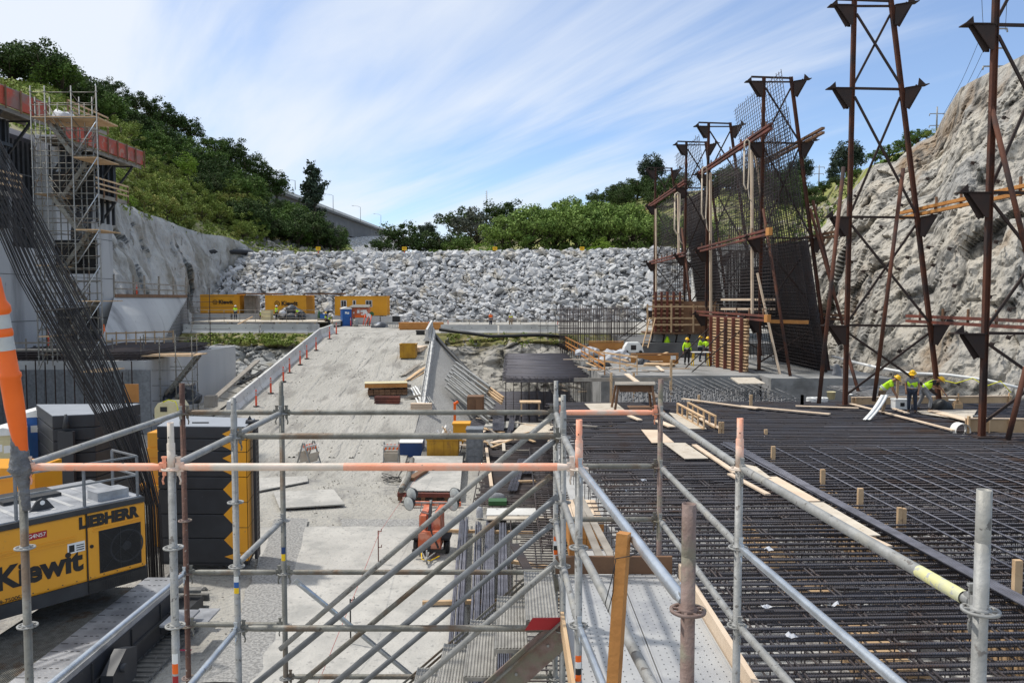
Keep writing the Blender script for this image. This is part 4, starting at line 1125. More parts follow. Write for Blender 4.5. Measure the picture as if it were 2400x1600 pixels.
# toilet, tool kiosk
def toilet(c, label, s=1.0, body='blue', roof='white'):
    t = thing('portable_toilet', label, 'portable toilet', c, R(25)); t.scale = (s,) * 3
    m = MB(); m.b2((-.55, -.55, .1), (.55, .55, 2.05)); m.b2((-.6, -.6, 0), (.6, .6, .12)); m.build('cabin', body, t, local=True)
    m = MB(); m.prism([(-.6, -.6, 2.05), (.6, -.6, 2.05), (.6, -.6, 2.16), (0, -.6, 2.32), (-.6, -.6, 2.16)], (0, 1.2, 0)); m.build('roof', roof, t, local=True)
    m = MB(); m.b2((-.4, -.575, .2), (.4, -.555, 1.9)); d = m.build('door', body, t, local=True)
    m = MB(); m.b2((.27, -.6, 1.0), (.33, -.575, 1.12)); m.build('handle', 'black', d, local=True)
    m = MB(); m.b2((-.25, -.578, 1.5), (-.02, -.574, 1.75)); m.b2((.02, -.578, 1.45), (.25, -.574, 1.7)); m.build('notice', 'white', t, local=True)
    return t
toilet(Q(811, 95, ZPLAT), 'blue portable toilet with a white roof at the top of the ramp')
k = Q(846, 96, ZPLAT); t = thing('tool_kiosk', 'orange-red job shack on legs with notices and a grey lean-to roof, right of the blue toilet', 'kiosk', k)
m = MB(); m.b2((k.x - 1.05, 95.2, ZPLAT + 1.0), (k.x + 1.1, 96.4, ZPLAT + 2.25)); m.build('cabin', 'orange_paint', t)
m = MB(); m.prism([(k.x - 1.3, 94.9, ZPLAT + 2.22), (k.x + 1.25, 94.9, ZPLAT + 2.22), (k.x + 1.1, 96.6, ZPLAT + 2.5), (k.x - 1.1, 96.6, ZPLAT + 2.5)], (0, 0, .08)); m.build('roof', 'galv_dull', t)
for sx in (-.95, .95):
    for sy in (95.3, 96.3):
        m = MB(); m.bar((k.x + sx, sy, ZPLAT), (k.x + sx, sy, ZPLAT + 1.0), .1, .1); m.build('leg', 'wood_brown', t)
m = MB()
for a, b, w, h in ((-.15, 1.75, .3, .4), (.25, 1.8, .3, .3), (.62, 1.85, .45, .28), (.35, 1.35, .3, .3), (-.7, 1.6, .15, .2)): m.b2((k.x + a - w / 2, 95.17, ZPLAT + b - h / 2), (k.x + a + w / 2, 95.19, ZPLAT + b + h / 2))
m.build('notice', 'white', t)
m = MB(); m.b2((k.x - .55, 95.15, ZPLAT + 1.05), (k.x + .95, 95.18, ZPLAT + 1.32)); m.build('orange_panel', 'orange_plastic', t)
m = MB(); c = Q(834, 93, ZPLAT); m.lathe(c, [(0, 0), (.28, 0), (.29, .3), (.28, .32), (.29, .6), (.28, .62), (.29, .88), (0, .88)], 18); m.build('steel_drum', 'galv', label='grey steel drum standing under the orange-red job shack', category='drum')
for px, l, d in ((863, 'leaning', 0), (868, '', 0)): pass
m = MB(); c = Q(790, 93, ZPLAT)
# row of slow paddles leaning at the kiosk
for i, (a, b, lb) in enumerate([((851, 762), (856, 735), 'red and white road paddle leaning on the job shack, left one'), ((856, 762), (864, 742), 'red and white road paddle leaning on the job shack, slanted one'), ((866, 762), (871, 738), 'road paddle with a green disc leaning at the right corner of the job shack')]):
    p, q = P(*a, Y=94), P(*b, Y=94.6); t = thing('road_paddle', lb, 'sign paddle', p, group='paddles leaning on the job shack')
    m = MB(); m.tube(p, q, .06, 6); m.build('pole', 'cone_red', t)
    m = MB(); m.tube(q + Vector((0, -.02, .12)), q + Vector((0, .02, .12)), .3, 8); m.build('disc', 'green_box' if i == 2 else 'white', t)
# green gas cylinder, blue crate, white bucket near container 2
m = MB(); c = Q(748, 96, ZPLAT + .35); m.lathe(c, [(0, 0), (.22, 0), (.22, 1.2), (.12, 1.4), (.06, 1.45), (.06, 1.6), (0, 1.6)], 12); m.build('gas_cylinder', 'green_box', label='dark green gas cylinder standing right of the middle orange container', category='cylinder')
m = MB(); c = Q(758, 95, ZPLAT + .9); m.b2((c.x - .4, 95, c.z), (c.x + .4, 95.6, c.z + .5)); m.b2((c.x - .43, 94.97, c.z + .42), (c.x + .43, 95.63, c.z + .54)); m.build('crate', 'blue', label='blue plastic crate behind the bending worker at the top of the ramp', category='crate')
m = MB(); c = Q(758, 95, ZPLAT); m.b2((c.x - .7, 95.1, c.z), (c.x + .5, 95.5, c.z + .88)); m.b2((c.x - .8, 95.0, c.z + .8), (c.x + .6, 95.6, c.z + .9)); m.build('work_bench', 'wood_grey', label='low grey bench carrying the blue crate at the top of the ramp', category='bench')
# lumber stack, ladder, black heap on plateau edge
def lumber(c, L, W, H, nx, nzz, rot, m_, name, **tags):
    t = MB(); bw, bh = W / nx, H / nzz
    M = Matrix.Rotation(rot, 3, 'Z'); c = Vector(c)
    for k in range(nzz):
        for i in range(nx):
            o = Vector((-W / 2 + (i + .5) * bw, rnd.uniform(-.04, .04) * L * .4, (k + .5) * bh))
            t.box(c + M @ o, (bw * .94, L * rnd.uniform(.97, 1.0), bh * .92), rot)
    return t.build(name, m_, **tags)
c = Q(988, 84, ZPLAT); lumber((c.x, 84, ZPLAT), 4.7, 1.6, .78, 8, 5, R(90), 'wood_orange', 'lumber_stack', label='long stack of orange-brown lumber at the top right edge of the ramp', category='lumber')
t = MB(); a, b = Q(903, 88, ZPLAT + .1), Q(937, 86, ZPLAT + .1)
for s in (0, .55): t.bar(a + Vector((0, 0, s)), b + Vector((0, 0, s)), .06, .08)
for i in range(9): t.bar(a.lerp(b, (i + .5) / 9), a.lerp(b, (i + .5) / 9) + Vector((0, 0, .55)), .05, .05)
t.build('ladder', 'galv', label='aluminium ladder lying on its side left of the long lumber stack', category='ladder')
m = MB(); c = Q(890, 90, ZPLAT); m.lathe(c, [(1.05, 0), (.95, .3), (.6, .55), (.2, .62), (0, .62)], 12)
m.v = [(v[0] + .25 * nz(v, 1.5), v[1], v[2] + .12 * nz(v, 2, 5)) for v in m.v]; m.build('hose_heap', 'tarp', label='black heap of hoses and tarpaulin left of the aluminium ladder', category='heap')
m = MB(); c = Q(928, 90, ZPLAT + .55); m.b2((c.x - .42, 90, c.z + .1), (c.x + .42, 90.6, c.z + .75)); m.b2((c.x - .36, 89.97, c.z + .2), (c.x + .36, 90, c.z + .65)); m.build('tool_case', 'black', label='black tool case standing behind the aluminium ladder', category='case')

def k_rail(p, q, label, h=.81, m_='concrete_white', group=None):
    p, q = Vector(p), Vector(q); d = (q - p).normalized(); s = Vector((d.y, -d.x, 0)).normalized()
    t = thing('concrete_barrier', label, 'barrier', (p + q) / 2, group=group)
    prof = [(-.30, 0), (.30, 0), (.30, .08), (.14, .33), (.085, h), (-.085, h), (-.14, .33), (-.30, .08)]
    m = MB(); m.prism([p + s * a + Vector((0, 0, b)) for a, b in prof], q - p); m.build('barrier_body', m_, t)
    m = MB()
    for f in (.2, .55, .8):
        c = p.lerp(q, f)
        for sg in (-1, 1): m.tube(c + s * .118 * sg + Vector((0, 0, .5)), c + s * .127 * sg + Vector((0, 0, .5)), .04, 8)
    m.build('lifting_hole', 'black', t)
    return t
for a, b, lb in ((1033, 1166, 'white concrete barrier on the plateau edge nearest the ramp, right side'), (1170, 1308, 'white concrete barrier on the plateau edge left of the standing rebar cage')):
    k_rail(Q(a, 75.6, ZPLAT), Q(b, 75.6, ZPLAT), lb)
for a, b, lb, mm in ((400, 448, 'concrete barrier on the left plateau edge behind the small scaffold tower', 'concrete_white'), (452, 608, 'clean white concrete barrier on the left plateau edge', 'concrete_white'), (611, 748, 'stained grey concrete barrier on the left plateau edge beside the ramp', 'concrete')):
    k_rail(Q(a, 75.6, ZPLAT), Q(b, 75.6, ZPLAT), lb, h=.86, m_=mm)
ys = [47.2, 52.9, 58.6, 64.3, 70.0, 75.2]
lb = ['nearest concrete barrier on the left edge of the ramp, bright white', 'second concrete barrier up the left edge of the ramp, pinkish', 'third concrete barrier up the left edge of the ramp, white', 'fourth concrete barrier up the left edge of the ramp, grey stained', 'last concrete barrier at the top of the ramp\'s left edge']
for i in range(5):
    y0, y1 = ys[i] + .06, ys[i + 1] - .06
    k_rail((-17.2, y0, ramp_z(y0) + .03), (-17.2, y1, ramp_z(y1) + .03), lb[i], h=.84, m_='concrete' if i == 3 else 'concrete_white')
# delineators
def delineator(c, label, group=None, h=1.07):
    t = thing('delineator_post', label, 'delineator', c, group=group)
    c = Vector(c)
    m = MB(); m.lathe(c, [(0, 0), (.20, 0), (.20, .04), (.06, .06), (0, .06)], 10); m.build('base', 'black', t)
    m = MB(); m.lathe(c, [(.062, .05), (.058, h * .8), (.05, h * .86), (.055, h * .9), (.03, h * .97), (.045, h), (0, h)], 10); m.build('post', 'cone_red', t)
    m = MB()
    for a in (.66, .80): m.lathe(c, [(.064, h * a), (.064, h * a + .085)], 10)
    m.build('reflective_band', 'reflective', t)
    return t
for i, (px, Y) in enumerate([(597, 49), (632, 52), (662, 55), (677, 57.5), (702, 60), (718, 62), (740, 65), (772, 69.5), (788, 73)]):
    z = ramp_z(Y) + .06
    delineator((( px - 1200) / F * Y, Y, z), 'red delineator post along the left edge of the ramp, number %s from the near end' % ['one', 'two', 'three', 'four', 'five', 'six', 'seven', 'eight', 'nine'][i], 'red delineators along the ramp')
for px, Y, lb in [(1005, 76, 'red delineator post at the top right corner of the ramp by the lumber'), (1050, 80, 'red delineator post behind the white barrier just right of the lumber stack'), (1307, 77, 'red delineator post beside the standing rebar cage'), (943 - 0, 94, 'red delineator post in front of the blue toilet')]:
    delineator(Q(px if px != 943 else 822, Y, ZPLAT), lb)
# pipe railing behind right barriers
m = MB()
for z in (-2.1, -2.55): m.tube(Q(1035, 77, z), Q(1312, 77, z), .03, 5)
for px in (1040, 1100, 1160, 1220, 1280, 1312): m.tube(Q(px, 77, ZPLAT), Q(px, 77, -2.1), .03, 5)
m.build('pipe_railing', 'wood_grey', label='thin pipe railing running behind the white barriers on the right', category='railing')
m = MB()
for z in (-1.3, -1.75, -2.2): m.tube(Q(452, 89.7, z), Q(745, 89.7, z), .03, 5)
for px in np.linspace(452, 745, 9): m.tube(Q(px, 89.7, -2.65), Q(px, 89.7, -1.3), .03, 5)
m.build('pipe_railing', 'wood_grey', label='thin pipe railing along the front of the low timber deck', category='railing')
for px, w, y, lb in [(1090, 60, 79, 'dark timbers lying behind the barriers left of the orange-vested worker'), (1245, 46, 79, 'brown timbers lying behind the barriers right of the yellow-vested worker')]:
    c = Q(px, y, ZPLAT); lumber((c.x, y, ZPLAT), w / F * y * 1.0, .6, .42, 4, 3, R(90), 'wood_brown', 'timber_pile', label=lb, category='timbers')

# ================================================================== left: concrete pier, walkways, stair tower
XW = -30.5
t = thing('concrete_pier', 'tall grey concrete pier under construction on the left, with dark recess', 'concrete pier', (-38, 52, -3.6))
m = MB()
m.b2((-46, 36, -8.2), (XW, 48.2, 10.9)); m.b2((-46, 52.9, -8.2), (XW, 55.2, 10.9)); m.b2((-46, 55.2, -8.2), (XW - .003, 60.2, 7.75)); m.b2((-46, 48.2, -8.2), (XW - 1.6, 52.9, 10.9)); m.b2((-46, 48.2, -8.2), (XW - .004, 52.9, 3.2))
m.build('pier_wall', 'concrete', t)
m = MB()
for z in (7.72, 4.4, 1.5, -1.4): m.b2((XW - .002, 36.1, z - .02), (XW + .012, 60.1, z + .02))
for y in (40, 44, 56.5): m.b2((XW - .002, y - .02, -7), (XW + .010, y + .02, 7.5))
m.build('construction_joint', 'concrete_dark', t)
m = MB()
for i, y in enumerate(np.linspace(48.6, 52.6, 9)): m.b2((XW - 1.58, y - .11, 3.2), (XW - 1.3, y + .11, 10.2))
m.b2((XW - 1.6, 48.25, 3.2), (XW - 1.45, 52.85, 10.5))
m.build('recess_form', 'steel_dark', t)
# dark form panels at far left
m = MB(); m.b2((XW + .05, 36.5, 4.2), (XW + .35, 47.4, 10.6))
for y in np.arange(36.8, 47.4, .6): m.b2((XW + .35, y, 4.2), (XW + .5, y + .12, 10.6))
for z in (5, 7, 9): m.b2((XW + .5, 36.5, z), (XW + .7, 47.4, z + .2))
m.build('gang_form', 'steel_dark', label='dark blue-black steel form panel on the left end of the concrete pier', category='form panel')
def walkway(x, y0, y1, z, panel, label, posts=8, w=1.3, ph=1.05, post_m='wood_brown', brackets=True):
    t = thing('access_walkway', label, 'walkway', (x, (y0 + y1) / 2, z))
    m = MB()
    for i in range(5): m.b2((x - w + i * w / 5, y0, z - .06), (x - w + (i + .93) * w / 5, y1, z))
    m.b2((x - w, y0 + .003, z - .28), (x - w + .1, y1 - .003, z - .065)); m.b2((x - .1, y0 + .003, z - .28), (x, y1 - .003, z - .065))
    m.build('deck_board', 'wood_grey', t)
    if panel:
        m = MB(); n = max(2, int((y1 - y0) / 1.3))
        for i in range(n):
            a, b = y0 + (y1 - y0) * i / n, y0 + (y1 - y0) * (i + 1) / n
            m.add([(x + .15, a, z + .02), (x + .15, b, z + .02), (x + .16 + .05 * rnd.random(), b, z + ph), (x + .16 + .05 * rnd.random(), a, z + ph * rnd.uniform(.90, 1))], [(0, 1, 2, 3)])
            m.add([(x + .0, a, z + .02), (x + .0, b, z + .02), (x + .02, b, z + ph), (x + .02, a, z + ph)], [(3, 2, 1, 0)])
        m.build('mesh_screen', panel, t)
    for i in range(posts):
        y = y0 + (y1 - y0) * i / (posts - 1)
        m = MB(); m.bar((x + (.26 if panel else .07), y, z - .2), (x + (.26 if panel else .07), y, z + 1.12), .09, .07); m.build('rail_post', post_m, t)
    for f in (.35, .68, 1.05):
        m = MB(); m.bar((x + .12, y0, z + f), (x + .12, y1, z + f), .04, .12); m.build('rail', 'wood_grey' if panel else 'wood', t)
    if brackets:
        n = max(2, int((y1 - y0) / 2.4))
        for i in range(n):
            y = y0 + (y1 - y0) * (i + .5) / n
            m = MB(); m.bar((x, y, z - .3), (x - w - .3, y, z - 2.4), .14, .14); m.bar((x - w - .2, y, z - .28), (x - w - .2, y, z - 2.5), .14, .14); m.bar((x, y, z - .33), (x - w - .2, y, z - .33), .12, .1)
            m.build('bracket', 'steel_dark', t)
    return t
walkway(-29.0, 41.0, 49.4, 11.0, 'red_panel', 'high walkway screened with torn red mesh at the top left corner', posts=7)
walkway(-29.0, 51.0, 62.0, 10.4, 'red_panel', 'high walkway screened with red mesh sticking out right of the stair tower', posts=9)
walkway(-30.6, 40.0, 46.5, 13.0, None, 'topmost timber walkway with grey railing at the upper left edge', posts=6, brackets=False)
walkway(-31.6, 56.5, 62.0, 13.0, None, 'short timber walkway with railing behind the orange screened one', posts=5, brackets=False)
walkway(-29.2, 53.0, 60.0, 7.4, None, 'dark lower walkway with yellow railing at the right end of the pier', posts=5)
walkway(-29.2, 38.0, 47.0, 6.2, None, 'timber railing walkway in front of the dark form panel on the pier', posts=5)
m = MB(); m.b2((XW + .05, 53.5, 7.4), (XW + .5, 60, 10.4))
for y in np.arange(53.6, 60, .8): m.b2((XW + .5, y, 5.5), (XW + .7, y + .15, 10.4))
m.build('gang_form', 'steel_dark', label='dark form panel at the right end of the pier under the orange walkway', category='form panel')

def scaffold_tower(label, pts, zb, zt, levels, r=.028, m_='galv_dull', diag=True):
    t = thing('scaffold_tower', label, 'scaffold', (sum(p[0] for p in pts) / len(pts), sum(p[1] for p in pts) / len(pts), zb))
    for x, y in pts:
        m = MB(); m.tube((x, y, zb), (x, y, zt), r, 6)
        for z in np.arange(zb + .5, zt, 1.0): m.lathe((x, y, z), [(r, -.02), (.07, -.02), (.07, .02), (r, .02)], 6)
        m.build('upright', m_, t)
    return t
XT = 1; tp = [Q(88, 42, 0), Q(121, 42, 0), Q(182, 42, 0), Q(240, 42, 0), Q(98, 44.3, 0), Q(132, 44.3, 0), Q(200, 44.3, 0), Q(230, 44.3, 0)]
tw = scaffold_tower('tall galvanised scaffold stair tower in front of the concrete pier on the left', [(p.x, p.y) for p in tp], -3.6, 11.2, None, r=.032, m_='galv')
for px_, y_ in ((150, 43.2), (212, 43.2), (108, 43.2), (166, 44.3)): m = MB(); q_ = Q(px_, y_, 0); m.tube((q_.x, q_.y, -3.6), (q_.x, q_.y, 10.6), .03, 6); m.build('upright', 'galv_dull', tw)
for z in (-2.4, 1.4, 5.2): m = MB(); m.b2((tp[5].x, 44.4, z), (tp[7].x, 44.46, z + 1.9)); m.build('dark_netting', 'cloth_dark', tw)
for z in list(np.arange(-3, 11.3, .66)):
    m = MB()
    for a, b in ((0, 1), (1, 2), (2, 3), (4, 5), (5, 6), (6, 7)): m.tube((tp[a].x, tp[a].y, z), (tp[b].x, tp[b].y, z), .024, 5)
    for a, b in ((0, 4), (3, 7), (2, 6)): m.tube((tp[a].x, tp[a].y, z), (tp[b].x, tp[b].y, z), .022, 5)
    m.build('ledger', 'galv_dull', tw)
for k in range(7):
    z0, z1 = 9.4 - k * 1.9, 9.4 - (k + 1) * 1.9
    # stair flight zigzag
    xa, xb = (tp[1].x, tp[2].x) if k % 2 == 0 else (tp[2].x, tp[1].x)
    y0 = 42.2 if k % 2 == 0 else 43.4
    m = MB()
    for s in (0, .7): m.bar((xa, y0 + s, z0), (xb, y0 + s, z1), .05, .22)
    for i in range(9):
        f = (i + .5) / 9; m.box((lerp(xa, xb, f), y0 + .35, lerp(z0, z1, f)), (.25, .66, .03))
    m.tube((xa, y0, z0 + .9), (xb, y0, z1 + .9), .022, 5); m.tube((xa, y0, z0 + .5), (xb, y0, z1 + .5), .02, 5)
    m.build('stair_flight', 'galv_dull', tw)
    m = MB(); xl = (tp[2].x, tp[3].x) if k % 2 == 0 else (tp[0].x, tp[1].x)
    for i in range(4): m.b2((xl[0], 42 + i * .57, z1 - .05), (xl[1], 42 + i * .57 + .54, z1))
    m.build('landing', 'wood', tw)
    for a, b, rr_ in (((tp[3].x, 42, z1 + 1.9), (tp[2].x + .1, 42, z1 + .1), .026), ((tp[0].x, 42.02, z1 + .1), (tp[1].x, 42.02, z1 + 1.8), .022), ((tp[1].x, 44.3, z1), (tp[2].x, 44.3, z1 + 1.8), .022)):
        m = MB(); m.tube(a, b, rr_, 5); m.build('diagonal_brace', 'galv_bright' if rr_ > .025 else 'galv_dull', tw)
m = MB()
for i in range(4): m.b2((tp[0].x, 42 + i * .57, 9.55), (tp[3].x, 42 + i * .57 + .54, 9.62))
m.build('landing', 'wood', tw)
m = MB(); m.lathe((tp[1].x + .2, 43.6, 9.65), [(.7, 0), (.7, .25), (.45, .5), (.2, .62), (0, .6)], 14); m.v = [(v[0] + .5 * nz(v, 1.9), v[1], v[2] + .4 * nz(v, 2.7)) for v in m.v]
m.build('plastic_sheet', 'white_cloth', label='crumpled white plastic sheet on top of the stair tower', category='sheet')
m = MB(); c = P(206, 520, Y=44.6); m.grid([[c + Vector((-1.0 + 1.2 * a + .1 * nz((a, b, 0), 3), .1 * nz((a, b, 5), 4), .5 - 1.5 * b)) for a in np.linspace(0, 1, 6)] for b in np.linspace(0, 1, 7)])
m.build('black_tarpaulin', 'tarp', label='black tarpaulin hanging on the stair tower below a landing', category='tarpaulin')

# sloped concrete chute and wall behind it
A1, A2, B1, B2 = Vector((XW + .01, 60.2, .12)), P(437, 697, Y=78.5), P(238, 800, Y=51.0), P(374, 808, Y=65.5)
t = thing('concrete_apron', 'smooth sloping concrete apron at the foot of the pier, half sunlit', 'concrete apron', B1)
m = MB(); m.grid([[A1.lerp(A2, u).lerp(B1.lerp(B2, u), v) for u in np.linspace(0, 1, 12)] for v in np.linspace(0, 1, 8)], smooth=False)
m.build('sloping_face', 'concrete', t)
m = MB(); m.quad(A2, Vector((A2.x, A2.y, -8)), Vector((B2.x, B2.y, -8)), B2)
m.quad(B1, B2, Vector((B2.x, B2.y, -8)), Vector((B1.x, B1.y, -8))); m.quad(A1, B1, Vector((B1.x, B1.y, -8)), Vector((A1.x, A1.y, -8)))
m.build('end_face', 'concrete', t)
m = MB()
for i in range(26):
    f = i / 25; a = A2.lerp(B2, f); m.bar(a + Vector((.12, 0, 0)), Vector((a.x + .12, a.y, -4.5)), .035, .035)
for z in np.arange(-4.2, 0, .3):
    f = min(1, max(0, (z - A2.z) / (B2.z - A2.z))); a = A2.lerp(B2, f); m.bar((A2.x + .18, A2.y, z), (a.x + .18, a.y, z), .03, .03) if f > .02 else None
m.build('end_rebar', 'rebar_far', t)
t = thing('timber_railing', 'grey timber railing along the top of the sloping concrete apron', 'railing', A1)
m = MB(); d = A2 - A1; m.bar(A1 + Vector((0, 0, .12)), A2 + Vector((0, 0, .12)), .2, .26); m.build('sill_beam', 'wood_brown', t)
for f in (0, .225, .36, .56, .78, 1.0):
    m = MB(); c = A1.lerp(A2, f); m.bar(c, c + Vector((0, 0, 1.75 + .25 * f)), .16, .12); m.build('post', 'wood_grey', t)
for h in (.65, 1.15):
    m = MB(); m.bar(A1 + Vector((.1, 0, h)), A2 + Vector((.1, 0, h)), .04, .12); m.build('rail', 'wood_grey', t)
for f in (.3, .4): delineator(A1.lerp(A2, f) + Vector((-.5, .5, .15)), 'orange delineator behind the timber railing above the concrete apron', 'orange delineators above the apron', h=1.1)

# left foundation
ZF = -3.6
t = thing('foundation_block', 'long foundation block with formed front wall on the left below the pier', 'foundation', (-33, 50, ZLOW))
m = MB(); m.b2((-47, 45.2, ZLOW - .1), (-21.2, 60, ZF)); m.build('concrete_body', 'concrete', t)
m = MB()
for i, x in enumerate(np.arange(-46.5, -21.4, 1.22)): m.b2((x, 45.05, ZLOW), (x + 1.2, 45.19, ZF - .5))
m.build('form_sheet', 'galv_blue', t)
m = MB()
for x in np.arange(-46.5, -21.4, .55): m.bar((x, 44.7, ZLOW), (x, 44.7, ZF + rnd.uniform(-.6, .1)), .05, .05)
m.build('upright_bar', 'rust_dark', t)
def bar_mat(name, x0, x1, y0, y1, z, sx, sy, r, m_, label, layers=1, dz=.12, jit=.3, theta=0.0, n=4, cut=0.0, category='rebar mat', group=None, rx=None):
    """tied reinforcing mat: bars along x (spacing sy in y) and bars along y (spacing sx in x)"""
    g = MB(); ct, st = math.cos(theta), math.sin(theta); cx, cy = (x0 + x1) / 2, (y0 + y1) / 2
    def T(x, y, zz): return Vector((cx + (x - cx) * ct - (y - cy) * st, cy + (x - cx) * st + (y - cy) * ct, zz))
    for L in range(layers):
        zz = z - L * dz; off = (L * .37) % 1
        if sy:
            for y in np.arange(y0 + off * sy, y1, sy):
                y += rnd.uniform(-.12, .12) * sy
                a, b = x0 + rnd.uniform(0, jit), x1 - rnd.uniform(0, jit)
                if cut and rnd.random() < cut: a = lerp(x0, x1, rnd.uniform(.1, .5))
                g.path([T(a, y, zz), T((a + b) / 2, y + rnd.uniform(-.02, .02), zz - rnd.uniform(0, .02)), T(b, y + rnd.uniform(-.03, .03), zz)], r, n)
        if sx:
            for x in np.arange(x0 + off * sx, x1, sx):
                x += rnd.uniform(-.08, .08) * sx
                g.path([T(x, y0 + rnd.uniform(0, jit), zz - r * 2.1), T(x + rnd.uniform(-.02, .02), y1 - rnd.uniform(0, jit), zz - r * 2.1)], rx or r, n)
    return g.build(name, m_, label=label, category=category, **({'group': group} if group else {}))
bar_mat('rebar_mat', -45, -21.5, 45.4, 56, ZF + .5, .35, .22, .022, 'rebar_far', 'dark reinforcing mat laid over the left foundation behind the counterweight stacks', layers=4, dz=.14)
m = MB(); m.b2((-46, 46.3, ZF + .52), (-25, 47.2, ZF + .60)); m.build('plank_walkway', 'plywood', label='light plank walkway lying on the left foundation mat', category='planks')
def wood_rail(p, q, n, label, m_='wood', h=1.05, post_w=.09, rails=(.5, 1.0), z=None, cat='railing', name='timber_railing'):
    p, q = Vector(p), Vector(q); t = thing(name, label, cat, (p + q) / 2)
    for i in range(n):
        c = p.lerp(q, i / (n - 1)); m = MB(); m.bar(c, c + Vector((0, 0, h)), post_w, post_w * .6); m.build('post', m_, t)
    for f in rails:
        m = MB(); m.bar(p + Vector((0, -.05, f)), q + Vector((0, -.05, f)), .04, .10); m.build('rail', m_, t)
    return t
wood_rail(Q(30, 46.2, ZF), Q(262, 46.8, ZF), 9, 'grey timber railing along the left foundation behind the leaning bars', 'wood_grey', h=1.25)
wood_rail(Q(248, 52, ZF + .3), Q(405, 55, ZF + .3), 8, 'brown timber railing below the concrete apron', 'wood', h=1.1)
for px, lb in ((46, 'leftmost'), (75, 'middle'), (112, 'rightmost')): delineator(Q(px, 50, ZF + .55), lb + ' of the three red delineators standing on the left foundation', 'red delineators on the left foundation', h=1.15)
def cone(c, label, h=.75):
    t = thing('traffic_cone', label, 'traffic cone', c); c = Vector(c)
    m = MB(); m.b2(c + Vector((-.2, -.2, 0)), c + Vector((.2, .2, .04))); m.build('base', 'orange_plastic', t)
    m = MB(); m.lathe(c, [(.16, .04), (.03, h), (0, h)], 14); m.build('cone', 'orange_plastic', t)
cone(P(244, 791, Y=53), 'orange traffic cone at the foot of the stair tower beside the leaning bars', .9)
# small scaffold tower and its stair
sp = [Q(328, 46, 0), Q(372, 46, 0), Q(409, 46, 0), Q(448, 46, 0), Q(335, 48.5, 0), Q(460, 48.5, 0), Q(410, 48.5, 0)]
ts = scaffold_tower('small scaffold stair tower at the right end of the left foundation', [(p.x, p.y) for p in sp], ZLOW, -2.2, None, r=.027)
for z in (-2.4, -3.3, -4.2, -5.1, -6.0, -6.9):
    m = MB()
    for a, b in ((0, 1), (1, 2), (2, 3), (4, 5), (0, 4), (3, 5)): m.tube((sp[a].x, sp[a].y, z), (sp[b].x, sp[b].y, z), .022, 5)
    m.build('ledger', 'galv_dull', ts)
for k, (a, b) in enumerate(((0, 2), (1, 3))):
    z0 = -7.9 + k * 2.2
    m = MB()
    for s in (0, .7): m.bar((sp[a].x, 46.6 + s, z0), (sp[b].x, 46.6 + s, z0 + 2.3), .05, .16)
    for i in range(9): f = (i + .5) / 9; m.box((lerp(sp[a].x, sp[b].x, f), 46.95, z0 + 2.3 * f), (.25, .66, .03))
    m.build('stair_flight', 'galv_dull', ts)
    m = MB(); m.tube((sp[2 * k].x, 46, z0 + 2.4), (sp[2 * k + 1].x, 46, z0 + .2), .022, 5); m.build('diagonal_brace', 'galv_dull', ts)
m = MB()
for i in range(4): m.b2((sp[0].x, 46 + i * .6, -3.4), (sp[3].x, 46 + i * .6 + .56, -3.34))
m.build('landing', 'wood', ts)
m = MB(); m.tube(Q(492, 60, -7.6), Q(492, 60, .8), .03, 5)
for z in np.arange(-3.6, .4, .42): m.tube(Q(448, 60, z), Q(560 - 20 * ((z * 3) % 2), 60, z), .018, 4)
m.build('standing_bars', 'rust_dark', label='thin standing bar with short crossbars behind the small scaffold tower', category='rebar')
m = MB(); m.bar(P(492, 795, Y=74), P(592, 742, Y=80), .10, .10); m.build('raking_plank', 'wood', label='long plank raking up across the white barrier on the left', category='plank')
# crumpled tarpaulin heaps, cream generator
def heap(px, py, Y, w, h, m_, label, name='tarpaulin_heap', cat='tarpaulin', seed=0):
    c = P(px, py, Y=Y); W = w / F * Y; H = h / F * Y; m = MB(); rows = []
    for i in range(9):
        f = i / 8; row = []
        for k in range(21):
            a = 2 * math.pi * k / 20; rr = W / 2 * math.cos(f * math.pi / 2) ** .6
            v = Vector((math.cos(a) * rr, math.sin(a) * rr * .7, H * math.sin(f * math.pi / 2)))
            n_ = nz((v.x + seed, v.y, v.z), 1.6) + .6 * nz((v.x, v.y + seed, v.z), 4.2)
            row.append(c + v * (1 + .28 * n_))
        rows.append(row)
    m.grid(rows, smooth=False); return m.build(name, m_, label=label, category=cat)
heap(425, 945, 48, 90, 44, 'tarp', 'dark crumpled tarpaulin heap beside the small scaffold stair')
t = thing('generator', 'cream coloured generator with black window and yellow hose beside the small scaffold', 'generator', P(390, 985, Y=40))
c = P(390, 985, Y=40); m = MB(); m.prism([c + Vector(v) for v in ((-.6, 0, 0), (.6, 0, 0), (.6, 0, .62), (.42, 0, .9), (-.42, 0, .9), (-.6, 0, .62))], (0, 1.4, 0)); m.build('housing', 'cream', t)
m = MB(); m.b2(c + Vector((-.3, -.02, .45)), c + Vector((.05, -.004, .7))); m.build('window', 'black', t)
m = MB(); m.path([c + Vector((-.2, .1, .93)), c + Vector((0, .3, 1.03)), c + Vector((.4, .2, .95)), c + Vector((.65, -.05, .5))], .03, 6); m.build('hose', 'hivis_yellow', t)
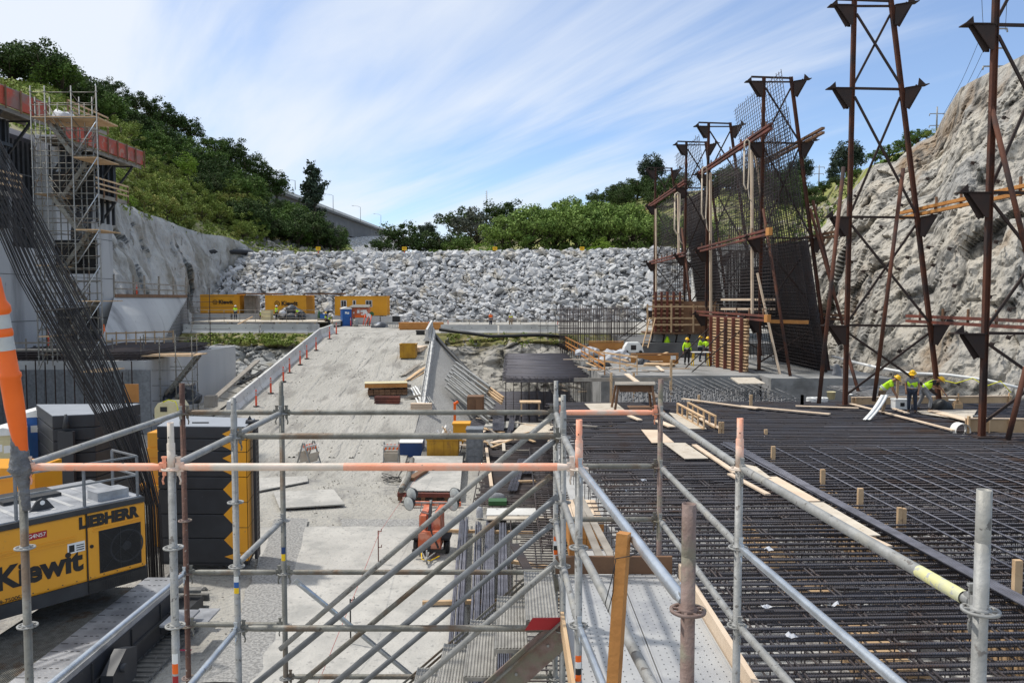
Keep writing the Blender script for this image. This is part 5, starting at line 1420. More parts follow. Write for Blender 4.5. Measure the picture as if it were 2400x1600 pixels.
# planks pile and leaning steel forms on the left bank
c = P(495, 905, Y=60); lumber((c.x, 60, c.z), 3.4, 1.6, .5, 6, 3, R(80), 'wood_brown', 'timber_pile', label='brown timber pile at the foot of the rock on the left', category='timbers')
def leaning_form(p, q, label, w=.5, m_='wood_grey'):
    t = thing('leaning_form', label, 'form panel', p); d = (q - p)
    s = Vector((.5, .85, 0)).normalized() * w
    m = MB(); m.bar(p, q, .35, .12); m.build('face_sheet', m_, t)
    for i in range(7):
        a = p.lerp(q, (i + .5) / 7); m = MB(); m.bar(a, a + s + Vector((.3, 0, -.35)), .06, .06); m.build('rib', 'galv_dull', t)
    m = MB(); m.bar(p + s + Vector((.3, 0, -.35)), q + s + Vector((.3, 0, -.35)), .08, .08); m.build('chord', 'galv_dull', t)
leaning_form(P(498, 938, Y=48), P(604, 845, Y=58), 'long weathered form panel leaning on the bank left of the ramp', 1.0)
leaning_form(P(560, 900, Y=53), P(655, 850, Y=60), 'black toothed form panel lying on the bank beside the ramp barriers', .6, 'black')
m = MB(); m.b2(P(482, 940, Y=47) + Vector((-.1, 0, -.4)), P(510, 925, Y=47.6)); m.build('concrete_block', 'wood_grey', label='small grey block at the foot of the leaning form panel', category='block')

# ================================================================== right side: mats, slabs, towers, cages
def sheet(pts, z, m_, name, label, cat, th=.02, group=None):
    v = [P(px, py, z=z) for px, py in pts]
    g = MB(); g.prism([p - Vector((0, 0, th)) for p in v], (0, 0, th))
    return g.build(name, m_, label=label, category=cat, **({'group': group} if group else {}))
def plank(a, b, z, w, label, m_='wood_pale', th=.04, group=None, z2=None):
    p, q = P(*a, z=z), P(*b, z=z if z2 is None else z2)
    g = MB(); g.bar(p, q, w, th, up=(0, 0, 1)); return g.build('plank', m_, label=label, category='plank', **({'group': group} if group else {}))

# pit floor under the big mat, with formwork boards seen through it
g = MB(); g.b2((2.0, 5, ZLOW), (30, 38, -6.9)); struct(g, 'pit_floor', 'concrete')
TH = 0.035
g = MB(); n_leg = 0
def matT(x, y, z): 
    ct, st = math.cos(TH), math.sin(TH); return Vector((2.2 + (x - 2.2) * ct - (y - 20) * st, 20 + (x - 2.2) * st + (y - 20) * ct, z))
for L, (sy, zz, rr_) in enumerate([(.30, ZMAT, .024), (.27, ZMAT - .17, .022), (.30, ZMAT - .36, .022), (.34, ZMAT - .75, .02), (.4, ZMAT - 1.2, .02)]):
    y = 7.5 + .1 * L
    while y < 36.2:
        a, b = 2.2 + rnd.uniform(-.25, .45), 29.0
        if rnd.random() < .30: a += rnd.uniform(.5, 3.5)
        pts = [matT(lerp(a, b, f), y + rnd.uniform(-.018, .018), zz + rnd.uniform(-.012, .012)) for f in (0, .25, .5, .75, 1)]
        g.path(pts, rr_, 6 if (y < 16 and L < 3) else 4)
        if L == 0 and rnd.random() < .35:      # lap splices lying alongside
            s = rnd.uniform(3, 22); g.path([matT(s, y + .06, zz + .03), matT(s + rnd.uniform(2, 6), y + .06, zz + .03)], rr_, 4)
        y += sy * rnd.uniform(.86, 1.14)
g.build('rebar_mat', 'rebar', label='huge dark reinforcing mat filling the right foreground, closely spaced crosswise bars', category='rebar mat')
g = MB()
for x in np.arange(2.5, 29, .85):
    for d in (0, .09):
        if x < 9 or d == 0: g.path([matT(x + d, 7.2 + rnd.random(), ZMAT - .05), matT(x + d, 36, ZMAT - .05)], .02, 4)
for x in np.arange(2.9, 29, .5): g.path([matT(x, 7.2, ZMAT - .25), matT(x, 36, ZMAT - .25)], .02, 4); g.path([matT(x, 7.2, ZMAT - .7), matT(x, 36, ZMAT - .7)], .02, 4)
for x in np.arange(2.6, 28.5, .9):
    for y in np.arange(8, 36, .8):
        g.path([matT(x + rnd.uniform(-.1, .1), y, ZMAT + .02), matT(x, y + .02, -6.95)], .014, 3, caps=False)
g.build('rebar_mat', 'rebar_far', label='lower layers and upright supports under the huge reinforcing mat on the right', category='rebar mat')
g = MB()
for i, x in enumerate(np.arange(8.6, 28, 1.12)):
    for k, (ya, yb) in enumerate(((24.6, 9), (23.2, 7.5))):
        xx = x + k * .5; g.path([matT(xx, ya + rnd.uniform(-.15, .15), ZMAT + .045), matT(xx + .02, (ya + yb) / 2, ZMAT + .05), matT(xx + .05, yb, ZMAT + .045)], .023, 5)
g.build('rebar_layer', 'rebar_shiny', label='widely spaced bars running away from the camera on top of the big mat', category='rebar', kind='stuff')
g = MB()
for i in range(11):
    a, b = P(1690 + i * 1.0, 1040, z=ZMAT + .06), P(2400, 1418 + i * 1.5, z=ZMAT + .06)
    o = Vector(((i % 6) * .055, 0, .05 * (i // 6)))
    e = b + (b - a) * .35
    g.path([a + o, (a + b) / 2 + o * .9, b + o * 1.2, e + o], .026, 6)
g.build('rebar_bundle', 'rebar_shiny', label='bundle of long dark bars laid diagonally beside the plywood sheets on the big mat', category='rebar bundle')
for x0, w, z, y0, y1, lb in ((8.9, .34, -5.5, 9, 24, 'pale form boards seen beneath the big mat along its middle'), (6.0, .5, -5.9, 12, 21, 'pale form boards seen beneath the big mat on its left part'), (12.0, .34, -5.7, 8, 17, 'pale form boards seen beneath the big mat near the right post')):
    g = MB(); n = int((y1 - y0) / 2.4)
    for i in range(n): g.b2((x0 + (i % 2) * .03, y0 + i * 2.4, z - .04), (x0 + w, y0 + i * 2.4 + 2.36, z))
    for i in range(n * 2): g.b2((x0 + w, y0 + i * 1.2, -6.85), (x0 + w + .09, y0 + i * 1.2 + .09, z))
    g.b2((x0 + w * .5, y0, -6.88), (x0 + w * .5 + .03, y1, z - .045))
    g.build('form_boards', 'wood', label=lb, category='form boards')
g = MB()
for i in range(9): g.b2((10.0 + i * .62, 7.5, -6.3), (10.6 + i * .62, 11.5, -6.26))
g.build('form_boards', 'wood_pale', label='pale plywood floor seen under the mat at the bottom right corner', category='form boards')
for c, lb in ((P(1975, 1428, z=-5.7), 'coiled white hose lying under the big mat, left coil'), (P(2075, 1430, z=-5.7), 'coiled white hose lying under the big mat, right coil')):
    g = MB()
    for k in range(3): g.path([c + Vector((math.cos(a) * (.36 - .04 * k), math.sin(a) * (.36 - .04 * k), .05 * k)) for a in np.linspace(0, 6.283, 22)], .03, 5, caps=False)
    g.build('hose_coil', 'white', label=lb, category='hose')
for px, py in ((1805, 1295), (1800, 1430), (1860, 1500), (1960, 1425), (1510, 1130), (1475, 1158)):
    c = P(px, py, z=ZMAT + .03); g = MB(); g.grid([[c + Vector((a * .05 - .08, b * .06, .05 + .09 * nz((a * 2, b * 2, px), 1.7))) for a in range(4)] for b in range(3)], smooth=False)
    g.v = [(v[0] * 1, v[1], v[2]) for v in g.v]; g.build('paper_scrap', 'white_cloth', label='crumpled white scrap lying on the big rebar mat', category='litter', group='white scraps on the rebar mat')
# plywood sheets and planks on the mat
zs = ZMAT + .08
for i, (q, m_, lb) in enumerate([([(1503, 1006), (1546, 1007), (1580, 1036), (1528, 1037)], 'wood_pale', 'first brownish plywood sheet on the mat behind the rusty post'),
    ([(1555, 1037), (1606, 1037), (1660, 1073), (1605, 1074)], 'plywood', 'second plywood sheet of the walkway on the mat, right of the rusty post'),
    ([(1568, 966), (1622, 975), (1656, 1004), (1606, 1004)], 'plywood', 'grey-white plywood sheet on the mat beside the short timber frame'),
    ([(1744, 1087), (1772, 1092), (1808, 1119), (1785, 1120)], 'plywood', 'narrow plywood sheet on the mat just right of the peach-topped post'),
    ([(1763, 1117), (1821, 1116), (1923, 1173), (1872, 1174)], 'wood_pale', 'tan plywood sheet on the mat under the long grey tube'),
    ([(1879, 1176), (1930, 1176), (2064, 1253), (2008, 1254)], 'plywood', 'long pale plywood sheet on the mat under the long grey tube'),
    ([(1370, 945), (1445, 944), (1470, 965), (1390, 965)], 'plywood', 'plywood sheet on the mat in front of the sawing table'),
    ([(1470, 950), (1545, 950), (1560, 966), (1480, 966)], 'wood_brown', 'brown stained plywood sheet under the sawing table'),
    ([(2150, 962), (2290, 960), (2275, 985), (2160, 968)], 'plywood', 'plywood sheet under the pile of cables by the workers')]):
    sheet(q, zs + .02 * (i % 2), m_, 'plywood_sheet', lb, 'plywood')
for a, b, w, lb in [((1627, 1042), (1725, 1108), .16, 'plank on the mat running under the scaffold tube beside the second plywood sheet'), ((1600, 934), (1775, 957), .22, 'plank lying at the far edge of the mat by the timber frame'),
    ((1735, 951), (1945, 970), .24, 'pale plank crossing the far part of the mat towards the workers'), ((1865, 951), (2012, 956), .22, 'short plank at the far edge of the mat behind the tall tower'),
    ((1992, 945), (2236, 1008), .16, 'long plank on the mat passing in front of the bending worker'), ((2185, 962), (2300, 992), .42, 'wide grey plank leading to the foot of the right tower'),
    ((2095, 957), (2128, 968), .16, 'short plank sticking out beside the standing worker'), ((2022, 1254), (2082, 1281), .18, 'yellow plank end beyond the long plywood sheet'), ((1710, 1110), (1800, 1158), .14, 'plank along the near side of the tan plywood sheet'),
    ((1475, 974), (1500, 984), .2, 'short plank piece on the mat below the peach rail'), ((1640, 980), (1690, 1004), .14, 'plank on the mat running to the pair of short posts'),
    ((1540, 985), (1575, 1000), .28, 'stub of stacked planks behind the rusty post')]:
    plank(a, b, zs + .04, w, lb)
for px, y1, y0, w in [(1812, 1045, 1070, 9), (1928, 1099, 1128, 10), (2016, 1143, 1175, 12), (2108, 1188, 1221, 10), (2118, 1190, 1220, 9), (2383, 1309, 1385, 18), (1687, 988, 1011, 5), (1694, 988, 1011, 5), (1795, 1006, 1013, 7), (1638, 925, 940, 5), (1760, 925, 948, 6), (1880, 925, 947, 6), (2270, 974, 1012, 5), (1880, 925, 947, 6)]:
    b = P(px, y0, z=ZMAT + .05); h = (y0 - y1) / F * b.y; W = w / F * b.y
    g = MB(); g.b2(b + Vector((-W / 2, -.04, -.3)), b + Vector((W / 2, .05, h))); g.build('timber_stake', 'wood', label='short upright timber stake sticking up through the rebar mat', category='stake', group='timber stakes in the rebar mat')
# short timber frame
t = thing('timber_lattice', 'short open timber frame lying on the far left part of the mat', 'timber frame', P(1615, 960, z=ZMAT))
a0, a1 = P(1588, 945, z=ZMAT + .5), P(1650, 978, z=ZMAT + .5)
for o, m_ in ((Vector((0, 0, 0)), 'wood'), (Vector((0, 0, -.42)), 'wood')):
    g = MB(); g.bar(a0 + o, a1 + o, .09, .05, up=(0, 0, 1)); g.build('rail', m_, t)
    g = MB(); g.bar(a0 + o + Vector((.5, .3, 0)), a1 + o + Vector((.5, .3, 0)), .09, .05, up=(0, 0, 1)); g.build('rail', m_, t)
for f in np.linspace(0, 1, 6):
    for o in (Vector((0, 0, 0)), Vector((.5, .3, 0))):
        c = a0.lerp(a1, f) + o; g = MB(); g.bar(c + Vector((0, 0, -.42)), c, .1, .05); g.build('upright', 'wood', t)
# far edge board forms
for a, b, z0, h, lb, m_ in [((1996, 948), (2370, 944), ZMAT, .33, 'long low timber edge form behind the three workers', 'wood'), ((2262, 1012), (2560, 1016), ZMAT, .5, 'timber box beam at the foot of the right tower', 'wood')]:
    p, q = P(*a, z=z0), P(*b, z=z0); t = thing('edge_form', lb, 'form', p)
    g = MB(); g.bar(p + Vector((0, 0, h / 2)), q + Vector((0, 0, h / 2)), .05, h, up=(0, 0, 1)); g.build('board', m_, t)
    g = MB(); g.bar(p + Vector((0, 0, h)), q + Vector((0, 0, h)), .14, .04, up=(0, 0, 1)); g.build('cap', 'wood_pale', t)
    for f in np.linspace(.02, .98, 7): c = p.lerp(q, f); g = MB(); g.bar(c + Vector((0, -.06, 0)), c + Vector((0, -.06, h + .15 * (f > .5))), .09, .04); g.build('stake', 'wood', t)
# slabs and pits between mat and towers
def slab(name, lo, hi, m_, label): g = MB(); g.b2(lo, hi); return g.build(name, m_, label=label, category='concrete slab')
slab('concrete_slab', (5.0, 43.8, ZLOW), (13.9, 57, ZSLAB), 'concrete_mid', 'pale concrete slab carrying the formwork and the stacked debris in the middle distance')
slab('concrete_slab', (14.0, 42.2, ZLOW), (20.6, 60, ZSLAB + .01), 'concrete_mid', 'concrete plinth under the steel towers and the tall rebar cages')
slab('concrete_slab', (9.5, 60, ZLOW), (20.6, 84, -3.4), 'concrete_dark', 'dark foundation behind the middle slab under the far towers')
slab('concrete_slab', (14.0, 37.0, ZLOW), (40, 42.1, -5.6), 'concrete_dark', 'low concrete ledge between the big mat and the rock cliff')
g = MB()
for x in np.arange(5.6, 14.2, .36):
    for y in np.arange(37.2, 43.5, .48):
        xx, yy, z = x + rnd.uniform(-.05, .05), y + rnd.uniform(-.05, .05), -4.85 + rnd.uniform(-.14, .14) - (x - 7.4) * .02
        g.path([(xx, yy, ZLOW), (xx, yy, z)], .024, 4); g.lathe((xx, yy, z), [(.024, -.04), (.07, -.03), (.07, .0), (0, .0)], 6)
mat('stud', (0.30, 0.30, 0.305), (0.14, 0.14, 0.145), 4, .6, metal=.3)
g.build('anchor_studs', 'stud', label='field of upright headed anchor rods in the pit behind the big mat', category='anchor rods', kind='stuff')
g = MB()
for i in range(14):
    x = 7.6 + i * .45; g.path([(x, 43.7, ZSLAB - .15), (x + 1.5, 40.5, -5.2)], .018, 4)
g.build('sloping_dowels', 'stud', label='row of thin dowels sloping down from the slab edge over the anchor rods', category='rebar')
sheet([(1712, 884), (1768, 884), (1794, 898), (1732, 898)], -4.2, 'plywood', 'plywood_sheet', 'plywood sheet hanging over the slab edge beside the formwork', 'plywood', .06)
bar_mat('rebar_mat', -.6, 4.9, 48.6, 69, ZMAT, .4, .20, .02, 'rebar_mid', 'dark reinforcing mat in the middle distance in front of the rock face', layers=4, dz=.12, cut=.12)
g = MB()
for x in np.arange(-.4, 4.9, .5):
    for y in (48.7, 50, 52): g.path([(x, y, ZMAT), (x, y, -8)], .02, 3)
for y in (48.7, 50, 52): g.path([(-.5, y, -5.2), (4.9, y, -5.2)], .02, 3)
for x in (-.4, 4.6): g.path([(x, 48.6, -5.22), (x, 52.1, -5.22)], .02, 3)
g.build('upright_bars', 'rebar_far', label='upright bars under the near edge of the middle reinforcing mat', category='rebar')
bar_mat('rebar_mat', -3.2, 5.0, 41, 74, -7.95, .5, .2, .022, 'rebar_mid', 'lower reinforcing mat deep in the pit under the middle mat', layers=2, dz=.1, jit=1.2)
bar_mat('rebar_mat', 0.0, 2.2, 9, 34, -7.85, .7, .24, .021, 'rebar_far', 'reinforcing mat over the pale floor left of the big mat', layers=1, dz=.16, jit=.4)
bar_mat('rebar_mat', 0.8, 2.1, 22, 37, -7.0, .25, .3, .02, 'rebar_far', 'light raised reinforcing grid at the left edge of the big mat', layers=2, dz=.2, jit=.2)
g = MB()
for k, y in enumerate((70.8, 71.8, 72.8)):
    for x in np.arange(4.4, 11.4, .2):
        g.path([(x + rnd.uniform(-.04, .04), y, -8), (x + rnd.uniform(-.05, .05), y + rnd.uniform(-.1, .1), -.7 + rnd.uniform(-.25, .15))], .024, 4)
    for z in (-.95, -1.5, -2.1, -2.7, -3.2): g.path([(4.2, y - .04, z), (11.6, y - .04, z + rnd.uniform(-.04, .04))], .022, 4)
g.build('rebar_cage', 'rebar_far', label='black standing rebar cage behind the slab, right of the white barriers', category='rebar cage')
g = MB()
for z in (-1.0, -1.5, -2.0, -2.5, -3.0): g.path([(2.4, 72, z), (6, 72, z)], .02, 4)
for x in (2.6, 3.3, 4.0): g.path([(x, 72, -4.8), (x, 72, -1.2)], .02, 4)
g.build('rebar_cage', 'rebar_far', label='thin open bars at the left end of the standing rebar cage', category='rebar cage')

# ------------------------------------------------------------------ steel towers
LV = [-1.2, 3.6, 9.2, 12.75]
def tower(label, X0, Y, zb, top=13.05, s=1.0, right=True, depth=.0):
    t = thing('steel_tower', label, 'steel tower', (X0, Y, zb), group=None)
    def xr(z): return X0 + lerp(4.25, 1.55, (z + 4.8) / (13.3 + 4.8))
    for sx, f in ((0, lambda z: X0), (1, xr)):
        m = MB(); a, b = Vector((f(zb), Y, zb)), Vector((f(top), Y, top))
        d = (b - a).normalized(); x = Vector((1, 0, 0)); w = .155 * s
        m.bar(a, b, w, .05, up=(0, 1, 0)); m.bar(a + x * w / 2, b + x * w / 2, .03, w, up=(0, 1, 0)); m.bar(a - x * w / 2, b - x * w / 2, .03, w, up=(0, 1, 0))
        m.build('leg', 'rust', t)
        m = MB(); m.b2((f(zb) - .3, Y - .3, zb), (f(zb) + .3, Y + .3, zb + .05)); m.build('base_plate', 'rust_dark', t)
    prev = None
    for z in LV:
        m = MB(); m.bar((X0 - (.75 if z == 12.75 else 0), Y, z + .02 + (.28 if z == 12.75 else 0)), (xr(z + .2), Y, z + (.22 if z == 12.75 else -.02)), .10, .09, up=(0, 1, 0)); m.build('strut', 'rust_dark', t)
        if z == 12.75: m = MB(); m.bar((X0, Y, z), (xr(z), Y, z), .08, .09, up=(0, 1, 0)); m.build('strut', 'rust_dark', t)
        for sg, x0 in ((-1, X0 - .09), (1, xr(z) + .1)):
            if sg == 1 and not right: continue
            m = MB(); zz = z - .02
            m.prism([(x0, Y - .16, zz), (x0 + sg * .72, Y - .16, zz + (.12 if sg == 1 else 0)), (x0 + sg * .12, Y - .16, zz - .82), (x0, Y - .16, zz - .82)], (0, .04, 0))
            m.prism([(x0, Y + .12, zz), (x0 + sg * .72, Y + .12, zz + (.12 if sg == 1 else 0)), (x0 + sg * .12, Y + .12, zz - .82), (x0, Y + .12, zz - .82)], (0, .04, 0))
            dz = .16 if sg == 1 else .0
            m.bar((x0 - sg * .02, Y, zz + .02), (x0 + sg * 1.02, Y, zz + .03 + dz), .42, .035, up=(0, 0, 1))
            m.bar((x0 + sg * .66, Y, zz + .03 + dz * .7), (x0 + sg * .14, Y, zz - .8), .3, .03, up=(0, 1, 0))
            m.prism([(x0 + sg * .62, Y - .02, zz + .03 + dz), (x0 + sg * .98, Y - .02, zz + .04 + dz), (x0 + sg * .66, Y - .02, zz + .33 + dz)], (0, .04, 0))
            m.build('bracket', 'rust_dark', t)
        prev = z
    zz = [zb + .3] + LV
    for a, b in zip(zz[:-1], zz[1:]):
        m = MB(); m.bar((X0 + .08, Y - .06, b - .35), (xr(a + .2) - .08, Y - .06, a + .2), .09, .07, up=(0, 1, 0)); m.build('diagonal', 'rust_dark', t)
        m = MB(); m.bar((X0 + .08, Y + .06, a + .2), (xr(b - .35) - .08, Y + .06, b - .35), .09, .07, up=(0, 1, 0)); m.build('diagonal', 'rust_dark', t)
    return t
tower('tall rusty steel tower standing alone between the cages and the right edge', 14.95, 35, ZMAT)
tower('rusty steel tower cut off by the right edge of the picture', 16.3, 27, ZMAT, s=1.05)
tower('rusty steel tower at the near end of the tallest rebar cage', 14.85, 47, ZSLAB)
tower('rusty steel tower at the far end of the tallest rebar cage', 14.6, 59, ZSLAB)
tower('rusty steel tower at the near end of the smaller far rebar cage', 14.5, 66, -3.4)
tower('farthest and smallest rusty steel tower, left end of the row', 14.3, 79, -3.4)
def waler(p, q, label, m_='red_steel', end=None, battens=7):
    p, q = Vector(p), Vector(q); t = thing('waler_beam', label, 'waler beam', (p + q) / 2)
    for o in (.0, .24):
        m = MB(); m.bar(p + Vector((0, 0, o)), q + Vector((0, 0, o)), .18, .13, up=(0, 0, 1)); m.build('channel', m_, t)
    m = MB()
    for i in range(battens):
        c = p.lerp(q, (i + .5) / battens); m.bar(c + Vector((.1, 0, -.08)), c + Vector((.1, 0, .62 if battens > 5 else .3)), .1, .07)
    m.build('batten', 'wood_brown' if m_ != 'wood' else 'wood', t)
    if end:
        m = MB(); m.bar(p + Vector((-.02, -.05, .12)), p + (q - p).normalized() * .5 + Vector((-.02, 0, .12)), .2, .42, up=(0, 0, 1)); m.build('end_block', end, t)
WX = 14.1
waler((WX, 43.2, 9.25), (WX, 60.2, 9.25), 'top left waler beam of the tallest rebar cage, sloping away under the loose straps')
waler((WX, 43.0, 3.55), (WX, 60.2, 3.55), 'middle left waler beam of the tallest rebar cage with an orange end block', 'red_steel', 'wood_orange')
waler((WX, 43.0, -1.2), (WX, 61.5, -1.2), 'lower left waler beam of the tallest cage at eye level, orange end block', 'red_steel', 'wood_orange')
waler((WX - .1, 64, 9.3), (WX - .1, 82.5, 9.3), 'top waler beam of the smaller far rebar cage', 'red_steel')
waler((WX - .1, 63.5, 3.5), (WX - .1, 80, 3.5), 'middle waler beam of the smaller far rebar cage', 'red_steel')
waler((17.35, 44.3, 9.25), (17.35, 56, 9.25), 'brown timber waler on the right side of the tallest cage, top one', 'wood_brown', None, 5)
waler((18.3, 44.3, 3.55), (18.3, 56, 3.55), 'brown timber waler on the right side of the tallest cage, middle one', 'wood_brown', None, 5)
waler((19.0, 44.3, -1.2), (19.0, 56, -1.2), 'brown timber waler on the right side of the tallest cage, lowest one', 'wood_brown', None, 5)
waler((18.15, 20, 3.75), (18.15, 36.8, 3.75), 'rusty yellow waler beam running from the tall tower towards the right edge, upper one', 'wood_orange', None, 9)
waler((18.75, 20, -1.05), (18.75, 37.2, -1.05), 'reddish waler beam running from the tall tower towards the right edge, lower one', 'red_steel', None, 9)
def mesh_wall(xf, y0, y1, z0, z1, sy, sz, r, label, m_='rebar_far', tilt=0.0, top=None, name='rebar_mesh', second=None):
    g = MB()
    for y in np.arange(y0, y1 + .01, sy):
        zt = z1 if top is None else top(y)
        yy = y + rnd.uniform(-.02, .02)
        g.path([(xf(z), yy + tilt * (z - z0), z) for z in np.linspace(z0, zt + rnd.uniform(0, .18), 4)], r, 4)
    for z in np.arange(z0, z1, sz):
        ys = [y for y in (y0, y1) if top is None or top(y) >= z]
        if len(ys) < 2 and top is not None: continue
        g.path([(xf(z) - .04, y0 - .1 + tilt * (z - z0), z), (xf(z) - .04, y1 + .1 + tilt * (z - z0), z + rnd.uniform(-.03, .03))], r * .9, 4)
    if second:
        za, zb_, s2 = second
        for y in np.arange(y0 + .06, y1 - .2, s2): g.path([(xf(za) + .12, y, za), (xf(zb_) + .12, y, zb_)], r, 4)
        for z in np.arange(za, zb_, .2): g.path([(xf(z) + .1, y0, z), (xf(z) + .1, y1 - .3, z)], r * .8, 4)
    return g.build(name, m_, label=label, category='rebar mesh')
xr_ = lambda z: lerp(18.3, 15.4, (z + 4.3) / 17.2)
mesh_wall(lambda z: 14.85 + .01 * z, 45.2, 58.6, -1.0, 9.3, .50, .21, .017, 'vertical left rebar mesh of the tallest cage between its two towers')
mesh_wall(xr_, 45.6, 55.0, ZSLAB, 13.0, .42, .21, .019, 'leaning right rebar mesh of the tallest cage rising above its beams', second=(ZSLAB, 3.4, .085))
mesh_wall(lambda z: 15.6, 52, 57.5, -1.0, 3.2, .2, .3, .02, 'inner short rebar mesh of the tallest cage at mid height')
g = MB()
for x in np.arange(15.5, 18.3, .24): g.path([(x, 56.3, ZSLAB), (lerp(x, 15.5, .55), 56.3, 9)], .02, 4)
for z in np.arange(ZSLAB, 9, .4): g.path([(15.0, 56.25, z), (xr_(z), 56.25, z)], .018, 4)
g.build('rebar_mesh', 'rebar_far', label='far end mesh closing the tallest rebar cage', category='rebar mesh')
xr2 = lambda z: lerp(17.6, 15.1, (z + 3.4) / 16.6)
mesh_wall(lambda z: 15.25 + .01 * z, 45.4, 58.4, -1.0, 9.3, .50, .21, .017, 'second vertical rebar mesh just behind the left mesh of the tallest cage')
mesh_wall(lambda z: xr_(z) + .25, 46, 54.6, 2.8, 11.0, .3, .21, .018, 'outer layer of the upper part of the leaning right mesh')
mesh_wall(lambda z: xr_(z) - .4, 45.8, 54.9, -4, 9.5, .42, .21, .018, 'inner layer of the leaning right mesh of the tallest cage')
mesh_wall(lambda z: 14.95, 65.7, 79, -1.2, 9.0, .75, .27, .019, 'second mesh just behind the left mesh of the smaller far cage')
mesh_wall(lambda z: 14.55, 65.5, 80, -1.2, 9.2, .75, .27, .019, 'vertical left rebar mesh of the smaller far cage')
mesh_wall(xr2, 64.2, 73.5, -3.4, 13.2, .55, .27, .022, 'leaning right rebar mesh of the smaller far cage', second=(-1.5, 9.0, .10))
# pale timber poles, sling straps, rusty props
for px, Y, y0, y1, w, lb in [(1665, 57.5, 405, 738, 7, 'pale timber pole standing at the far end of the left mesh of the tallest cage'), (1762, 47.2, 350, 735, 7, 'pale timber pole standing beside the near tower of the tallest cage'),
        (1537, 78, 490, 700, 5, 'pale timber pole on the farthest steel tower'), (1590, 66.5, 455, 600, 6, 'pale timber pole beside the near tower of the smaller cage'), (1768, 48.5, 345, 500, 5, 'thin pale batten leaning at the near tower of the tallest cage')]:
    a, b = P(px, y0, Y=Y), P(px + (22 if px == 1768 else 1), y1, Y=Y); g = MB(); g.bar(a, b, w / F * Y, w / F * Y * .7); g.build('timber_pole', 'wood_pale', label=lb, category='pole')
mat('strap', (0.62, 0.52, 0.40), (0.5, 0.42, 0.32), 3, .8)
for px, Y, y0, y1, lb in [(1751, 43.0, 332, 440, 'cream sling strap looped over the top beam near the tallest tower'), (1652, 57, 395, 510, 'cream sling strap hanging from the top beam at the far end of the tallest cage'), (1588, 64.5, 455, 545, 'cream sling strap hanging from the top beam of the smaller cage')]:
    w = 6 / F * Y; g = MB(); a = P(px, y0, Y=Y)
    L = (y1 - y0) / F * Y
    g.path([a + Vector((-w, 0, -L * .2)), a + Vector((-w * .9, 0, 0)), a + Vector((0, 0, .12)), a + Vector((w * .9, 0, 0)), a + Vector((w, 0, -L * .5)), a + Vector((w * .7, 0, -L)), a + Vector((-w * .2, 0, -L * 1.02)), a + Vector((-w, 0, -L * .9)), a + Vector((-w, 0, -L * .2))], w * .32, 5)
    g.path([a + Vector((w * .7, 0, -L)), a + Vector((w * 1.2, 0, -L * 1.2)), a + Vector((w * 2.2, 0, -L * 1.28))], w * .2, 4)
    g.build('sling_strap', 'strap', label=lb, category='strap')
for (a, b, Ya, Yb, lb) in [((1977, 392), (1919, 945), 34.6, 32.5, 'rusty tube prop leaning left beside the tall lone tower'), ((2117, 395), (2048, 940), 34.6, 33.0, 'rusty tube prop leaning inside the tall lone tower'),
        ((2324, 252), (2432, 700), 27, 25.5, 'rusty tube prop leaning right beside the cut-off tower'), ((2405, 860), (2362, 1030), 26, 25.8, 'rusty tube prop at the right edge in front of the box beam'),
        ((1789, 490), (1856, 905), 46.5, 43.2, 'rusty tube prop leaning against the near tower of the tallest cage'), ((1899, 490), (1975, 760), 46.5, 43, 'rusty tube prop on the right of the tallest cage, upper'),
        ((1975, 790), (2017, 935), 41, 38.5, 'rusty tube prop foot behind the tall lone tower'), ((1598, 535), (1632, 815), 65.5, 62, 'rusty tube prop of the smaller far cage'), ((1905, 470), (1958, 700), 46, 45, 'rusty leaning tube beside the battered leg of the tallest cage')]:
    g = MB(); g.tube(P(*a, Y=Ya), P(*b, Y=Yb), .085 if Ya > 30 else .09, 10); g.build('tube_prop', 'rust', label=lb, category='prop')
g = MB(); a, b = P(1775, 640, Y=46.8), P(1832, 895, Y=44.5); g.bar(a, b, .12, .1); g.build('timber_pole', 'wood_pale', label='pale timber pole leaning inside the foot of the tallest cage', category='pole')
t = thing('timber_ladder_platform', 'pale timber rails fixed across the near tower of the tallest cage', 'railing', P(1790, 730, Y=46))
for y in (702, 724): g = MB(); g.bar(P(1690, y, Y=52), P(1816, y, Y=46.2), .05, .12); g.build('rail', 'wood_pale', t)
g = MB(); g.bar(P(1800, 753, Y=46), P(1895, 755, Y=45), .3, .2); g.build('timber_beam', 'wood_orange', label='brown timber beam at eye level right of the tallest cage', category='beam')
g = MB(); g.b2(P(1755, 625, Y=52), P(1782, 760, Y=54)); 
for k in range(4): g.b2(P(1753, 640 + 28 * k, Y=51.9), P(1784, 644 + 28 * k, Y=52.0))
g.build('steel_form', 'steel_dark', label='dark steel form standing inside the tallest cage', category='form panel')
g = MB(); g.b2((21, 88, -3), (33, 92, 6.1)); g.b2((20.8, 87.9, 2.2), (33.2, 88.0, 2.3)); g.build('concrete_wall', 'concrete_white', label='pale concrete wall seen through the rebar cages', category='wall')

